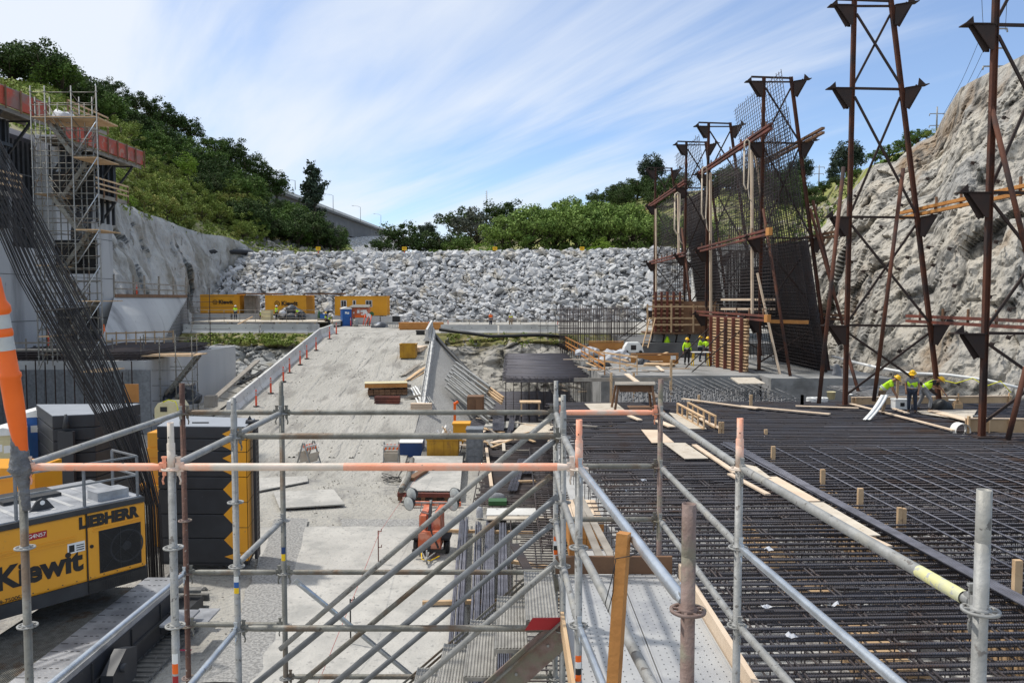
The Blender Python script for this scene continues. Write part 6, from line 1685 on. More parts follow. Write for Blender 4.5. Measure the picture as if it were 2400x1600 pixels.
# ------------------------------------------------------------------ formwork
t = thing('wall_formwork', 'slatted timber wall formwork with red steel uprights in the middle of the picture', 'formwork', (13.1, 48, ZSLAB))
FA, FB = Vector((12.85, 50.3, 0)), Vector((13.55, 45.7, 0)); fd_ = (FB - FA).normalized(); fn = Vector((fd_.y, -fd_.x, 0))
for k in range(17):
    z = ZSLAB + .12 + k * .185; o = Vector((0, 0, z)); g = MB(); g.bar(FA + o - fd_ * .1 * (k % 2), FB + o + fd_ * (.3 + .12 * (k % 3)), .13, .10, up=(0, 0, 1)); g.build('timber_waler', 'wood', t)
g = MB(); g.bar(FA - fn * .12 + Vector((0, 0, -2.75)), FB + fd_ * .3 - fn * .12 + Vector((0, 0, -2.75)), .05, 3.0, up=(0, 0, 1)); g.build('form_sheet', 'wood_brown', t)
for f in (0.02, .26, .5, .74, .98):
    c = FA.lerp(FB, f) + Vector((-.14, -.02, 0)); g = MB(); g.b2((c.x - .09, c.y - .08, ZSLAB), (c.x + .09, c.y + .08, -1.15)); g.build('upright', 'red_steel', t)
def prop(a, b, Ya, Yb, lb, m_='rust_dark', r=.035):
    g = MB(); g.tube(P(*a, Y=Ya), P(*b, Y=Yb), r, 6); g.build('raking_prop', m_, label=lb, category='prop')
prop((1605, 864), (1702, 768), 47.5, 47, 'left raking prop of the slatted formwork'); prop((1620, 873), (1735, 775), 46, 45.8, 'right raking prop of the slatted formwork')
prop((1570, 862), (1668, 762), 50, 50.3, 'thin raking prop behind the standing worker'); prop((1452, 792), (1570, 705), 66, 62, 'long thin prop leaning on the raised formwork, upper')
prop((1452, 806), (1572, 718), 65, 61, 'long thin prop leaning on the raised formwork, lower'); prop((1485, 735), (1520, 760), 62, 62, 'short prop at the left of the raised formwork')
t = thing('raised_formwork', 'raised timber and red steel formwork on a bracketed deck behind the slab', 'formwork', (12, 63, -2.6))
g = MB(); g.b2((10.4, 60.5, -2.72), (16, 63.2, -2.6)); g.build('deck', 'wood_brown', t)
for k in range(9):
    z = -2.45 + k * .33; g = MB(); g.b2((11.0, 61.3, z - .06), (13.4, 61.45, z + .06)); g.build('timber_waler', 'wood', t)
for x in (11.2, 11.65, 12.1, 12.6, 13.1): g = MB(); g.b2((x - .08, 61.1, -2.6), (x + .08, 61.3, .55)); g.build('upright', 'red_steel', t)
g = MB(); g.b2((11.0, 61.46, -2.6), (16, 61.55, -.2)); g.build('form_sheet', 'wood_brown', t)
for y_, z in ((60.6, -1.5), (60.6, -2.0), (60.6, -.6)): g = MB(); g.b2((10.4, y_, z - .06), (16, y_ + .05, z + .06)); g.build('rail', 'wood', t)
for x in (10.45, 12.3, 14, 15.9): g = MB(); g.b2((x - .06, 60.5, -2.6), (x + .06, 60.58, -.4)); g.build('rail_post', 'wood', t)
for i, x in enumerate((10.9, 11.8, 12.8, 13.8)): g = MB(); g.bar((x, 60.7, -2.75), (x, 62, -4.4), .09, .09); g.bar((x, 60.6, -2.78), (x, 62, -2.78), .09, .09); g.build('bracket', 'rust_dark', t)
g = MB(); g.b2((11.3, 61.6, ZLOW), (16.2, 63, -2.73)); g.build('concrete_pier', 'concrete', label='pale concrete pier below the raised formwork deck', category='concrete pier')
t = thing('timber_ladder', 'orange timber ladder leaning at the left of the raised formwork', 'ladder', P(1505, 815, Y=59)); a, b = P(1505, 815, Y=58.6), P(1523, 745, Y=60)
for o in (0, .42): g = MB(); g.bar(a + Vector((o, 0, 0)), b + Vector((o, 0, 0)), .07, .07); g.build('stile', 'wood', t)
for f in np.linspace(.08, .95, 8): g = MB(); c = a.lerp(b, f); g.bar(c, c + Vector((.42, 0, 0)), .05, .05); g.build('rung', 'wood', t)
t_ = 0; g = MB(); c = P(1564, 803, Y=60.8); g.lathe(c, [(.05, -.5), (.22, -.45), (.24, .1), (.1, .45), (.04, .5)], 10); g.v = [(v[0] + .08 * nz(v, 3), v[1], v[2]) for v in g.v]
g.build('vest', 'hivis', label='lime safety vest hanging on the pale concrete pier', category='vest')
# folding table
t = thing('folding_table', 'folding table with yellow trestle legs in front of the slatted formwork', 'table', Q(1643, 50.5, ZSLAB)); c = Q(1643, 50.2, ZSLAB)
g = MB(); g.b2(c + Vector((-.55, -.3, .86)), c + Vector((.6, .35, .90))); g.build('table_top', 'white', t)
for sx in (-.45, .45):
    for sy in (-.25, .3): g = MB(); g.bar(c + Vector((sx * 1.15, sy, 0)), c + Vector((sx, sy * .5, .86)), .05, .05); g.build('leg', 'sign_yellow', t)
# debris on the slab
t = thing('cut_off_generator', 'x', 'x'); bpy.data.objects.remove(t)
c = P(1485, 828, Y=56.6); t = thing('heater_unit', 'white trapezoid generator housing with a black grille behind the orange timbers', 'generator', c)
g = MB(); g.prism([c + Vector(v) for v in ((-.75, 0, .1), (.75, 0, .1), (.62, 0, .48), (.42, 0, .78), (-.42, 0, .78), (-.62, 0, .48))], (0, 1.0, 0)); g.build('housing', 'white', t)
g = MB(); g.b2(c + Vector((-.2, -.02, .25)), c + Vector((.18, -.004, .6))); g.build('grille', 'glass_dark', t)
for s in (-.5, .5): g = MB(); g.lathe(c + Vector((s, -.05, .12)), [(0, -.04), (.11, -.04), (.11, .04), (0, .04)], 12, (0, 1, 0)); g.build('wheel', 'black', t)
for (a, b, Y, h, m_, lb) in [((1380, 822), (1462, 822), 60, 22, 'wood_orange', 'orange plywood box beam behind the debris, left of the white generator'), ((1478, 855), (1590, 855), 52.5, 26, 'wood_orange', 'orange plywood girder with a white notice in the middle of the slab')]:
    p, q = P(*a, Y=Y), P(*b, Y=Y - .5); H = h / F * Y; g = MB(); g.bar(p + Vector((0, 0, H / 2)), q + Vector((0, 0, H / 2)), .09, H * .8, up=(0, 0, 1)); g.bar(p + Vector((0, 0, H)), q + Vector((0, 0, H)), .2, .06, up=(0, 0, 1)); g.bar(p, q, .2, .06, up=(0, 0, 1))
    g.build('timber_girder', m_, label=lb, category='girder')
g = MB(); c = P(1578, 838, Y=51.6); g.b2(c + Vector((-.17, 0, -.13)), c + Vector((.17, .01, .13))); g.build('notice', 'white', label='white notice fixed on the orange plywood girder', category='notice')
heap(1440, 852, 53, 80, 30, 'white_cloth', 'crumpled white sheeting heaped on the slab behind the railing', 'plastic_sheet', 'sheet', 3)
heap(1505, 862, 51.5, 44, 22, 'tarp', 'grey crumpled tarpaulin beside the stacked planks on the slab', seed=9)
heap(1400, 862, 50, 70, 14, 'black', 'black hoses heaped on the slab behind the railing', 'hose_heap', 'hoses', 14)
heap(1380, 832, 58, 60, 18, 'white_cloth', 'pale rubbish heap at the far left of the slab', 'rubbish_heap', 'rubbish', 21)
for i in range(26):
    px, py = rnd.uniform(1375, 1560), rnd.uniform(835, 872); a = rnd.uniform(0, 3.14); p = P(px, py, z=ZSLAB + .08 + rnd.uniform(0, .3)); L = rnd.uniform(.5, 1.8)
    g = MB(); g.bar(p, p + Vector((math.cos(a) * L, math.sin(a) * L, rnd.uniform(-.1, .25))), rnd.choice((.12, .2, .09)), .04, up=(0, 0, 1)); g.build('plank', rnd.choice(('wood', 'wood_pale', 'wood_grey')), label='loose plank lying among the debris on the middle slab', category='plank', group='loose planks on the middle slab')
c = P(1545, 868, Y=50.3); lumber((c.x, 50.3, c.z), 1.9, 1.1, .45, 5, 4, R(70), 'wood', 'lumber_stack', label='stack of short planks on the slab right of the white sheeting', category='lumber')
wood_rail(Q(1322, 74, ZSLAB - .3), Q(1418, 44.2, ZSLAB), 12, 'orange timber railing running towards the camera along the left side of the slab', 'wood_orange', h=1.15, rails=(.3, .6, 1.05))
wood_rail(Q(1382, 49.8, ZSLAB), Q(1494, 44.3, ZSLAB), 4, 'timber railing in front of the crumpled white sheeting', 'wood', h=1.1)
g = MB(); g.bar(P(1345, 890, Y=42.8), P(1572, 888, Y=42.0), .08, .2, up=(0, 0, 1)); g.build('edge_beam', 'wood_grey', label='long grey beam across the near edge of the slab', category='beam')
for px in (1432, 1485, 1572):
    g = MB(); c = P(px, 944, Y=42.4); g.bar(Vector((c.x, c.y, -7)), Vector((c.x, c.y, -3.3 if px == 1572 else -4.0)), .12, .12); g.build('timber_post', 'wood', label='timber post rising past the grey beam at the slab edge', category='post', group='posts at the slab edge')
# sawing table on the mat
c = P(1490, 962, z=ZMAT); t = thing('work_table', 'rough timber work table with splayed legs and planks across it on the mat', 'table', c)
g = MB()
for i in range(4): g.b2(c + Vector((-.95 + .04 * i, -.55 + i * .3, 1.15)), c + Vector((.75 + .05 * i, -.28 + i * .3, 1.19)))
g.build('table_top', 'wood_grey', t)
for o in (-.4, .4): g = MB(); g.b2(c + Vector((-.75, o, .85)), c + Vector((.7, o + .06, 1.14))); g.build('apron', 'wood_brown', t)
for sx in (-.8, .62):
    for sy in (-.4, .42): g = MB(); g.bar(c + Vector((sx * 1.22, sy * 1.35, 0)), c + Vector((sx, sy, 1.14)), .12, .09); g.build('leg', 'wood_brown', t)
for o, lb in ((0, 'long pale plank resting slanted on the rough work table, near one'), (.3, 'long pale plank resting slanted on the rough work table, far one')):
    a, b = P(1468, 876, Y=36.5 + o), P(1541, 930, Y=33.4 + o); g = MB(); g.bar(a, b, .24, .045, up=(0, 0, 1)); g.build('plank', 'wood_pale', label=lb, category='plank')
# ------------------------------------------------------------------ things near the workers
c = P(2111, 957, z=ZMAT + .05); t = thing('cool_box', 'white cool box standing between two workers on the rebar mat', 'cool box', c)
g = MB(); g.b2(c + Vector((-.33, -.2, 0)), c + Vector((.33, .22, .36))); g.build('box', 'white', t)
g = MB(); g.b2(c + Vector((-.35, -.22, .365)), c + Vector((.35, .24, .43))); g.build('lid', 'white', t)
g = MB(); g.b2(c + Vector((-.12, -.215, .12)), c + Vector((.06, -.203, .28))); g.build('label_patch', 'cloth_dark', t)
a, b = P(2075, 925, Y=31.8), P(2040, 983, Y=30.6); g = MB(); s = Vector((.2, .0, .0))
rows = []
for f in np.linspace(0, 1, 9):
    c_ = a.lerp(b, f) + Vector((-.12 * f * f, 0, -.05 * math.sin(f * 3.14))); rows.append([c_ + Vector((dx, .04 * math.cos(dx * 40), 0)) for dx in np.linspace(-.16, .16, 9)])
g.grid(rows); g.grid([[p + Vector((0, .012, 0)) for p in r] for r in rows]); g.build('corrugated_strip', 'white', label='long white corrugated strip held by the bending worker', category='strip')
for i, (px, py, w, h) in enumerate([(1912, 946, 20, 12), (1924, 946, 18, 10)]):
    c = P(px, py, Y=36.5); g = MB()
    for k in range(4): g.path([c + Vector((math.cos(a) * .36, .15 + math.sin(a) * .28, .05 + .065 * k)) for a in np.linspace(0, 6.283, 18)], .035, 5, caps=False)
    g.build('hose_coil', 'white', label=('left' if i == 0 else 'right') + ' coil of cream hose at the foot of the tall lone tower', category='hose')
def bucket(px, py, z, r, h, m_, lb):
    c = P(px, py, z=z); g = MB(); g.lathe(c, [(0, 0), (r * .85, 0), (r, h), (r * 1.06, h), (r * 1.06, h - .03), (r, h - .03)], 16); g.build('bucket', m_, label=lb, category='bucket')
bucket(1948, 935, ZMAT + .0, .2, .36, 'cream', 'cream bucket behind the coils at the foot of the tall tower'); bucket(1988, 940, ZMAT, .18, .34, 'white', 'white bucket right of the tall tower leg'); bucket(2232, 955, ZMAT, .16, .36, 'white', 'white bucket beside the black cable pile'); bucket(2290, 1006, ZMAT, .15, .52, 'galv_blue', 'grey metal canister at the foot of the right tower')
heap(2205, 958, 34, 44, 22, 'black', 'black tangled cable pile in front of the leaning worker', 'cable_pile', 'cables', 31)
heap(1962, 880, 41, 22, 30, 'cloth_grey', 'bundle of grey clothes hanging at the corner of the plinth', 'clothes_bundle', 'clothes', 4)
c = P(2243, 957, z=ZMAT); g = MB(); g.b2(c + Vector((-.16, -.1, 0)), c + Vector((.2, .1, .22))); g.bar(c + Vector((-.15, 0, .2)), c + Vector((.02, 0, .38)), .04, .1); g.bar(c + Vector((.19, 0, .2)), c + Vector((.02, 0, .38)), .04, .1); g.build('tool_tote', 'wood', label='open timber tool tote right of the cable pile', category='tool box')
g = MB(); g.path([P(*q) for q in ()] or [P(1950, 835, Y=46), P(2000, 848, Y=44), P(2060, 862, Y=42), P(2130, 874, Y=40.5), P(2220, 878, Y=39.5), P(2310, 890, Y=38.5), P(2420, 916, Y=37)], .075, 8)
g.build('white_pipe', 'white', label='long white pipe running along the foot of the cliff behind the workers', category='pipe')
g = MB(); g.path([P(2200, 888, Y=39), P(2240, 898, Y=38.5), P(2280, 886, Y=38.5), P(2310, 905, Y=38), P(2345, 893, Y=38), P(2370, 920, Y=37.5)], .025, 5); g.build('yellow_hose', 'hivis_yellow', label='thin yellow hose looped along the white pipe', category='hose')
bar_mat('rebar_mat', 16.6, 21, 36.8, 41.5, -4.6, .3, .3, .02, 'stud', 'grey rebar grid behind the workers at the foot of the cliff', layers=1)
for px in (2103, 2063, 2208): g = MB(); b = P(px, 935, Y=36.4); g.b2(b + Vector((-.05, -.03, 0)), b + Vector((.05, .03, 1.0 if px == 2103 else .5))); g.build('timber_stake', 'wood', label='timber stake by the long edge form behind the workers', category='stake', group='stakes by the edge form')
g = MB(); c = P(2251, 1008, z=ZMAT + .1); g.lathe(c, [(.27, -.2), (.27, .2)], 18, (0, 1, 0)); g.build('pipe_half', 'white', label='short white pipe section left of the box beam', category='pipe')
# rock bolts on the cliff
for i in range(34):
    px, py = rnd.uniform(2010, 2390), rnd.uniform(250, 830)
    if py < interp(px, CXs, CTY) + 30: continue
    c = cliff_pt(px, py) + Vector((-1.0, -.9, .0)); g = MB(); g.box(c, (.18, .18, .22), Euler((.3, .2, .5))); g.path([c + Vector((.8, .7, .1)), c + Vector((-.25, -.22, .02))], .035, 5)
    g.build('rock_bolt', 'rust_dark', label='dark rock bolt with plate sticking out of the cliff face', category='rock bolt', group='rock bolts in the cliff')

# ================================================================== foreground scaffold
RT = .0242
scf = thing('scaffold', 'galvanised ring-lock scaffold with guard rails, steel deck and stairs filling the foreground', 'scaffold', (0, 5, -6))
ZR = -1.06
def ring_mesh(mb, c, s=1.0):
    c = Vector(c)
    mb.lathe(c, [(RT, -.012), (RT + .009, -.008), (RT + .009, .008), (RT, .012)], 16)
    mb.lathe(c, [(.050 * s, -.0045), (.061 * s, -.0045), (.062 * s, .0045), (.050 * s, .0045), (.050 * s, -.0045)], 28)
    for k in range(8):
        a = k * math.pi / 4 + .39
        d = Vector((math.cos(a), math.sin(a), 0)); mb.bar(c + d * (RT + .004), c + d * .052 * s, .010, .008, up=(0, 0, 1))
# standards: name -> (px, py of ring, Y, top py, material, top material)
ST = {
 'a': (52, 1098, 4.85, 1040, 'galv_dull', None), 'b': (402, 1100, 4.85, 990, 'galv', 'peach_pale'), 'c': (428, 975, 7.2, 898, 'pole_rust', None),
 'd': (549, 1027, 5.95, 932, 'galv', None), 'e': (660, 973, 7.2, 895, 'galv_dull', None), 'f': (1357, 1100, 4.85, 983, 'galv', 'peach'),
 'g': (1320, 1025, 5.95, 925, 'galv', None), 'h': (1303, 972, 7.2, 892, 'galv', None), 'i': (1548, 972, 7.2, 888, 'pole_pink', None),
 'j': (1733, 1100, 4.85, 980, 'galv', 'peach'), 'k': (1612, 1447, 2.62, 1180, 'pole_pink', None), 'l': (2297, 1462, 2.62, 1147, 'galv', None)}
SP = {}
for k, (px, py, Y, ty, m_, tm) in ST.items():
    r = P(px, py, Y=Y); r.z = ZR; SP[k] = Vector((r.x, r.y, ZR))
    top = P(px, ty, Y=Y).z
    t = MB(); t.tube((r.x, r.y, -7.9 if k not in 'kl' else -4.0), (r.x, r.y, top - .18), RT, 18)
    st = t.build('standard', m_, scf)
    if k != 'a':
        t = MB(); t.lathe((r.x, r.y, 0), [(RT * .93, top - .40), (RT * .82, top - .18), (RT * .82, top), (RT * .66, top), (RT * .66, top - .06)] if tm or k in 'degh' else [(RT, top - .18), (RT, top), (RT * .84, top), (RT * .84, top - .06), (0, top - .06)], 18)
        if tm or k in 'degh': t.lathe((r.x, r.y, 0), [(RT * 1.01, top - .30), (RT * 1.01, top - .13), (RT * .82, top - .125)], 18)
        t.build('spigot', tm or m_, st)
        t = MB(); d = Vector((-.3, -1, 0)).normalized(); c = Vector((r.x, r.y, top - .045 if not tm else top - .09)); t.tube(c + d * RT * .75, c + d * (RT * .83 + .001), .0045, 8); t.build('pin_hole', 'black', st)
    for n in range(0, 12):
        z = ZR - .5 * n
        if z < -6.6: break
        if k == 'c' and n == 1: continue
        t = MB(); ring_mesh(t, (r.x, r.y, z)); t.build('rosette', {'pole_rust': 'pole_pink', 'pole_pink': 'pole_pink'}.get(m_, 'galv') if not (n == 0 and tm) else 'peach_pale', st)
    if tm:
        t = MB(); t.tube((r.x, r.y, ZR + .005), (r.x, r.y, top - .17), RT * 1.012, 18); t.build('painted_sleeve', tm, st)
def ledger(a, b, n=0, m_='galv', za=None, zb=None, wedge=True, paint=None):
    p, q = SP[a].copy(), SP[b].copy(); p.z = ZR - .5 * n if za is None else za; q.z = ZR - .5 * n if zb is None else zb
    p.z += .012; q.z += .012
    d = (q - p).normalized(); p2, q2 = p + d * .052, q - d * .052
    t = MB(); L = (q2 - p2).length
    ks = [0, .03 / L, .07 / L, 1 - .07 / L, 1 - .03 / L, 1]; rr = [.016, .019, RT, RT, .019, .016]
    t.path([p2.lerp(q2, f) for f in ks], rr, 16)
    lo = t.build('ledger', m_, scf)
    for c, s in ((p, 1), (q, -1)):
        h = MB(); e = c + d * s * .045; h.bar(c + d * s * .028, c + d * s * .075, .022, .055, up=(0, 0, 1))
        h.bar(e + Vector((0, 0, -.055)) , e + Vector((0, 0, .062)), .006, .024); h.bar(e + Vector((0, 0, .055)), e + Vector((0, 0, .066)), .016, .030)
        h.path([e + Vector((0, 0, -.05)), e + d * s * .012 + Vector((0, 0, -.085)), e + d * s * .006 + Vector((0, 0, -.11))], .006, 6)
        h.build('wedge_head', m_, lo)
    if paint:
        h = MB(); a_, b_ = paint[1], paint[2]; h.tube(p2.lerp(q2, a_), p2.lerp(q2, b_), RT * 1.012, 16, caps=False); h.build('paint_mark', paint[0], lo)
    return lo
ledger('a', 'b', 0, 'peach'); ledger('b', 'f', 0, 'peach_pale', paint=('peach', .42, .965))
ledger('a', 'c', 0, 'galv'); ledger('b', 'd', 0, 'galv'); ledger('d', 'e', 0, 'galv')
ledger('c', 'e', 0, 'galv_dull'); ledger('e', 'h', 0, 'galv_dull'); ledger('d', 'g', 0, 'galv_dull'); ledger('h', 'i', 0, 'peach')
ledger('h', 'g', 0, 'galv'); ledger('g', 'f', 0, 'galv')
for n in (1, 2): ledger('h', 'i', n, 'galv_dull'); ledger('g', 'f', n, 'galv'); ledger('h', 'g', n, 'galv')
for n in (0, 1, 2): ledger('i', 'j', n, 'galv')
ledger('j', 'l', 0, 'galv', paint=('yellow_spray', .86, .985)); ledger('j', 'l', 1, 'galv_bright'); ledger('j', 'l', 2, 'galv')
ledger('f', 'k', 0, 'galv_bright'); ledger('f', 'k', 1, 'galv'); ledger('f', 'k', 2, 'galv_bright')
ledger('g', 'f', 3, 'galv'); ledger('f', 'k', 3, 'galv')
ledger('c', 'e', 3, 'galv_dull'); ledger('e', 'h', 3, 'galv_dull'); ledger('d', 'g', 3, 'galv_dull'); ledger('c', 'e', 4, 'galv_dull')
ledger('a', 'c', 3, 'galv_bright'); ledger('b', 'd', 3, 'galv_bright'); ledger('d', 'e', 2, 'galv'); ledger('e', 'h', 5, 'galv_dull')
ledger('d', 'g', 5, 'galv_dull'); ledger('b', 'd', 5, 'galv')
def rail(a, b, Ya, Yb, m_='galv_blue', r=RT, end=True, name='stair_rail', ext=0.0):
    p, q = P(*a, Y=Ya), P(*b, Y=Yb); p = p - (q - p) * ext; d = (q - p).normalized()
    t = MB(); t.path([p, q - d * .10, q - d * .05, q], [r, r, r * .9, r * .55], 16)
    if end: x, y = _frame(d); t.bar(q - d * .07, q + d * .05, .05, .008, up=(0, -1, 0)); t.tube(q + Vector((0, -.012, 0)) - d * .01, q + Vector((0, .012, 0)) - d * .01, .012, 8)
    t.build(name, m_, scf)
rail((692, 1490), (1288, 980), 7.15, 7.15, 'galv', ext=.06); rail((601, 1600), (1304, 1028), 5.98, 5.98, 'galv_blue', ext=.1)
rail((703, 1600), (1282, 1122), 7.15, 7.15, 'galv_dull', ext=.25); rail((785, 1600), (1296, 1172), 5.98, 5.98, 'galv_blue', ext=.3)
rail((851, 1600), (1284, 1236), 7.15, 7.15, 'galv_blue', ext=.4); rail((980, 1600), (1296, 1325), 5.98, 5.98, 'galv', ext=.6)
rail((1010, 1620), (700, 1366), 7.9, 7.3, 'galv_bright', name='diagonal_brace')
# stairs
TX, TZ = -.245, -.225
t0 = P(1300, 1455, Y=5.98); 
for i in range(9):
    x1, z = .37 + i * TX, -2.50 + i * TZ
    t = MB(); rows = []
    n = 22
    t.b2((x1 - .25, 5.98, z - .035), (x1, 7.08, z - .004))
    t.b2((x1 - .262, 5.98, z - .06), (x1 - .25, 7.08, z + .004))
    rows = [[Vector((x1 - .248 + .246 * u, 5.99 + 1.08 * v, z + .0035 * math.sin(u * 60) * (1 + .6 * math.sin(v * 190)))) for u in np.linspace(0, 1, 42)] for v in np.linspace(0, 1, 120)]
    t.grid(rows, smooth=False); t.build('stair_tread', 'tread_metal', scf)
for y in (5.94, 7.12):
    t = MB(); a, b = Vector((.40, y, -2.56)), Vector((.40 + TX * 9, y, -2.56 + TZ * 9)); t.bar(a, b, .03, .22, up=(0, 0, 1)); s = t.build('stringer', 'pole_pink' if y < 6 else 'galv_dull', scf)
    t = MB(); t.bar(a + Vector((0, -.02 if y < 6 else .02, .10)), b + Vector((0, -.02 if y < 6 else .02, .10)), .07, .012, up=(0, 0, 1)); t.build('flange', 'galv_dull', s)
    if y < 6:
        t = MB()
        for i in range(9):
            c = a.lerp(b, (i + .5) / 9); t.tube(c + Vector((0, -.016, 0)), c + Vector((0, -.026, 0)), .012, 8)
        t.build('bolt_head', 'galv', s)
        t = MB(); t.prism([(.16, 5.918, -2.455), (.40, 5.918, -2.452), (.40, 5.918, -2.50), (.33, 5.918, -2.545), (.10, 5.918, -2.55)], (0, .012, 0)); t.build('red_bracket', 'decal_red', s)
t = MB(); a, b = P(1235, 1362, Y=7.16), P(1050, 1522, Y=7.16)
for o in (0, .05): t.bar(a + Vector((0, 0, o)), b + (b - a) * .6 + Vector((0, 0, o)), .012, .02, up=(0, 0, 1))
t.build('channel_rail', 'galv_dull', scf)
# steel decks with perforations
def deck(x0, x1, y0, y1, z, m_):
    t = MB(); t.b2((x0, y0, z - .05), (x1, y1, z)); 
    t.b2((x0, y0, z), (x0 + .012, y1, z + .008)); t.b2((x1 - .012, y0, z), (x1, y1, z + .008))
    d = t.build('deck_plank', m_, scf)
    h = MB()
    for i, x in enumerate(np.arange(x0 + .06, x1 - .04, .055)):
        for y in np.arange(y0 + .04 + (i % 2) * .035, y1 - .02, .07):
            c = Vector((x, y, z + .0012)); h.add([c + Vector((-.004, -.006, 0)), c + Vector((.004, -.006, 0)), c + Vector((.004, .006, 0)), c + Vector((-.004, .006, 0))], [(0, 1, 2, 3)])
    h.build('drain_hole', 'steel_dark', d, kind='stuff')
for y0, y1 in ((4.62, 7.05), (2.2, 4.6)):
    deck(.42, .98, y0, y1, -2.52, 'deck_metal'); deck(.99, 1.50, y0, y1, -2.52, 'deck_metal')
t = MB(); t.b2((.40, 7.07, -2.52), (1.47, 7.11, -2.36)); t.build('toe_board', 'wood_brown', scf)
t = MB(); t.bar((1.53, 7.0, -2.47), (1.53, 2.2, -2.47), .04, .15, up=(0, 0, 1)); t.build('toe_board', 'wood_pale', scf)
t = MB(); t.bar((.385, 5.9, -2.47), (.385, 2.2, -2.47), .025, .15, up=(0, 0, 1)); t.build('toe_board', 'wood', scf)
# stickers
def sticker(k, z0, z1, ms):
    c = SP[k]
    for i, m_ in enumerate(ms):
        a, b = lerp(z0, z1, i / len(ms)), lerp(z0, z1, (i + 1) / len(ms)); t = MB()
        t.add([(c.x + RT * 1.02 * math.cos(an), c.y + RT * 1.02 * math.sin(an), z) for z in (a, b) for an in np.linspace(-2.4, -.7, 8)], [(j, j + 1, j + 9, j + 8) for j in range(7)], True)
        t.build('sticker', m_, scf)
zat = lambda k, py: P(ST[k][0], py, Y=ST[k][2]).z
sticker('f', zat('f', 1592), zat('f', 1532), ['orange_plastic', 'black', 'white', 'orange_plastic']); sticker('h', zat('h', 1308), zat('h', 1255), ['white', 'orange_plastic', 'black', 'white', 'orange_plastic'])
sticker('d', zat('d', 1388), zat('d', 1348), ['sign_yellow', 'blue', 'white']); sticker('e', zat('e', 1312), zat('e', 1280), ['sign_yellow', 'navy']); sticker('b', zat('b', 1575), zat('b', 1528), ['orange_plastic', 'white']); sticker('b', zat('b', 1600), zat('b', 1580), ['decal_red'])
# timber post wired to the scaffold
a, b = P(1462, 1248, Y=3.35), P(1432, 1700, Y=3.30)
t = MB(); t.bar(a, b, .050, .060, up=(.45, 1, 0)); p4 = t.build('timber_post', 'wood_orange', label='square orange-brown timber post wired upright to the foreground scaffold tubes', category='post')
t = MB(); c = P(1458, 1300, Y=3.35); t.path([c + Vector((.034 * sx, .045 * sy, dz)) for sx, sy, dz in ((-1, -1, 0), (1, -1, .012), (2.2, 0, .016), (1.2, 1, .01), (-1, 1, 0), (-1, -1, -.01), (-1.4, -1, -.08), (-2.3, -1, -.20), (-1.9, -1, -.235), (-1.3, -1, -.15), (-1.1, -1, -.03))], .0022, 5)
t.build('tie_wire', 'black', label='black tie wire looped around the square timber post', category='wire')
# tubular channelizer stuck on the left post with tape
t = thing('tube_delineator', 'tall orange tubular delineator with white bands taped onto the left scaffold post', 'delineator', P(45, 1080, Y=4.85))
ax0, ax1 = P(52, 1062, Y=4.85), P(-16, 640, Y=4.75); L = (ax1 - ax0).length; d = (ax1 - ax0).normalized()
def S(f0): return f0 * L
px2 = 4.85 / F
t1_ = [(.021 / px2 * px2, 0)]
prof = [(.034, .0), (.040, .06), (.050, .16), (.056, .28), (.057, .42), (.064, .43), (.064, .45), (.055, .46), (.052, .58)]
prof = [(r, h * L) for r, h in prof]
m = MB(); m.lathe(ax0, prof, 26, d); m.build('tube', 'orange_plastic', t)
def band(h0, h1, r0, r1, m_, nm): q_ = MB(); q_.lathe(ax0, [(r0, h0 * L), (r1, h1 * L)], 26, d); q_.build(nm, m_, t)
band(.58, .655, .054, .052, 'reflective', 'reflective_band')
m = MB(); m.lathe(ax0, [(.052, .655 * L), (.056, .665 * L), (.056, .685 * L), (.051, .70 * L)], 26, d); m.build('tube', 'orange_plastic', t)
band(.70, .775, .053, .051, 'reflective', 'reflective_band')
m = MB(); m.lathe(ax0, [(.051, .775 * L), (.064, .79 * L), (.064, .82 * L), (.046, .85 * L), (.040, .90 * L), (.036, .97 * L), (.022, .995 * L), (0, 1.0 * L)], 26, d); m.build('tube', 'orange_plastic', t)
m = MB(); rows = []
for i, f in enumerate(np.linspace(0, 1, 30)):
    c = P(lerp(62, 42, f), lerp(1195, 1022, f), Y=4.85); r = interp(f, [0, .3, .45, .55, .7, 1], [.026, .030, .045, .075, .055, .040])
    rows.append([c + Vector((math.cos(a), math.sin(a), 0)) * r * (1 + .16 * nz((a * 2, f * 9, 0), 1.9) + .05 * math.sin(f * 90 + a)) for a in np.linspace(0, 2 * math.pi, 25)])
m.grid(rows); m.build('duct_tape', 'tape', label='grey duct tape wrapped in folds around the joint of the left scaffold post', category='tape')

# ================================================================== crawler crane
Rr, Lf = P(344, 1333, Y=18.0), P(0, 1443, Y=15.6)
u = Vector((Rr.x - Lf.x, Rr.y - Lf.y, 0)).normalized(); n_ = Vector((u.y, -u.x, 0)); UP = Vector((0, 0, 1))
Z0 = -6.2; Hh = 1.50; B0 = Vector((Rr.x, Rr.y, Z0))
def C(s, d, z): return B0 + u * s + n_ * d + UP * z
crane = thing('crawler_crane', 'yellow and dark grey crawler crane with black lettering, cut off by the left edge', 'crane', (Rr.x - 2, Rr.y, ZLOW))
def cbox(s0, s1, d0, d1, z0, z1, m_, nm, par=None, mb=None):
    m = mb or MB(); m.add([C(s, d, z) for z in (z0, z1) for d in (d0, d1) for s in (s0, s1)], [(0, 1, 3, 2), (4, 6, 7, 5), (0, 4, 5, 1), (2, 3, 7, 6), (0, 2, 6, 4), (1, 5, 7, 3)])
    return m if mb else m.build(nm, m_, par or crane)
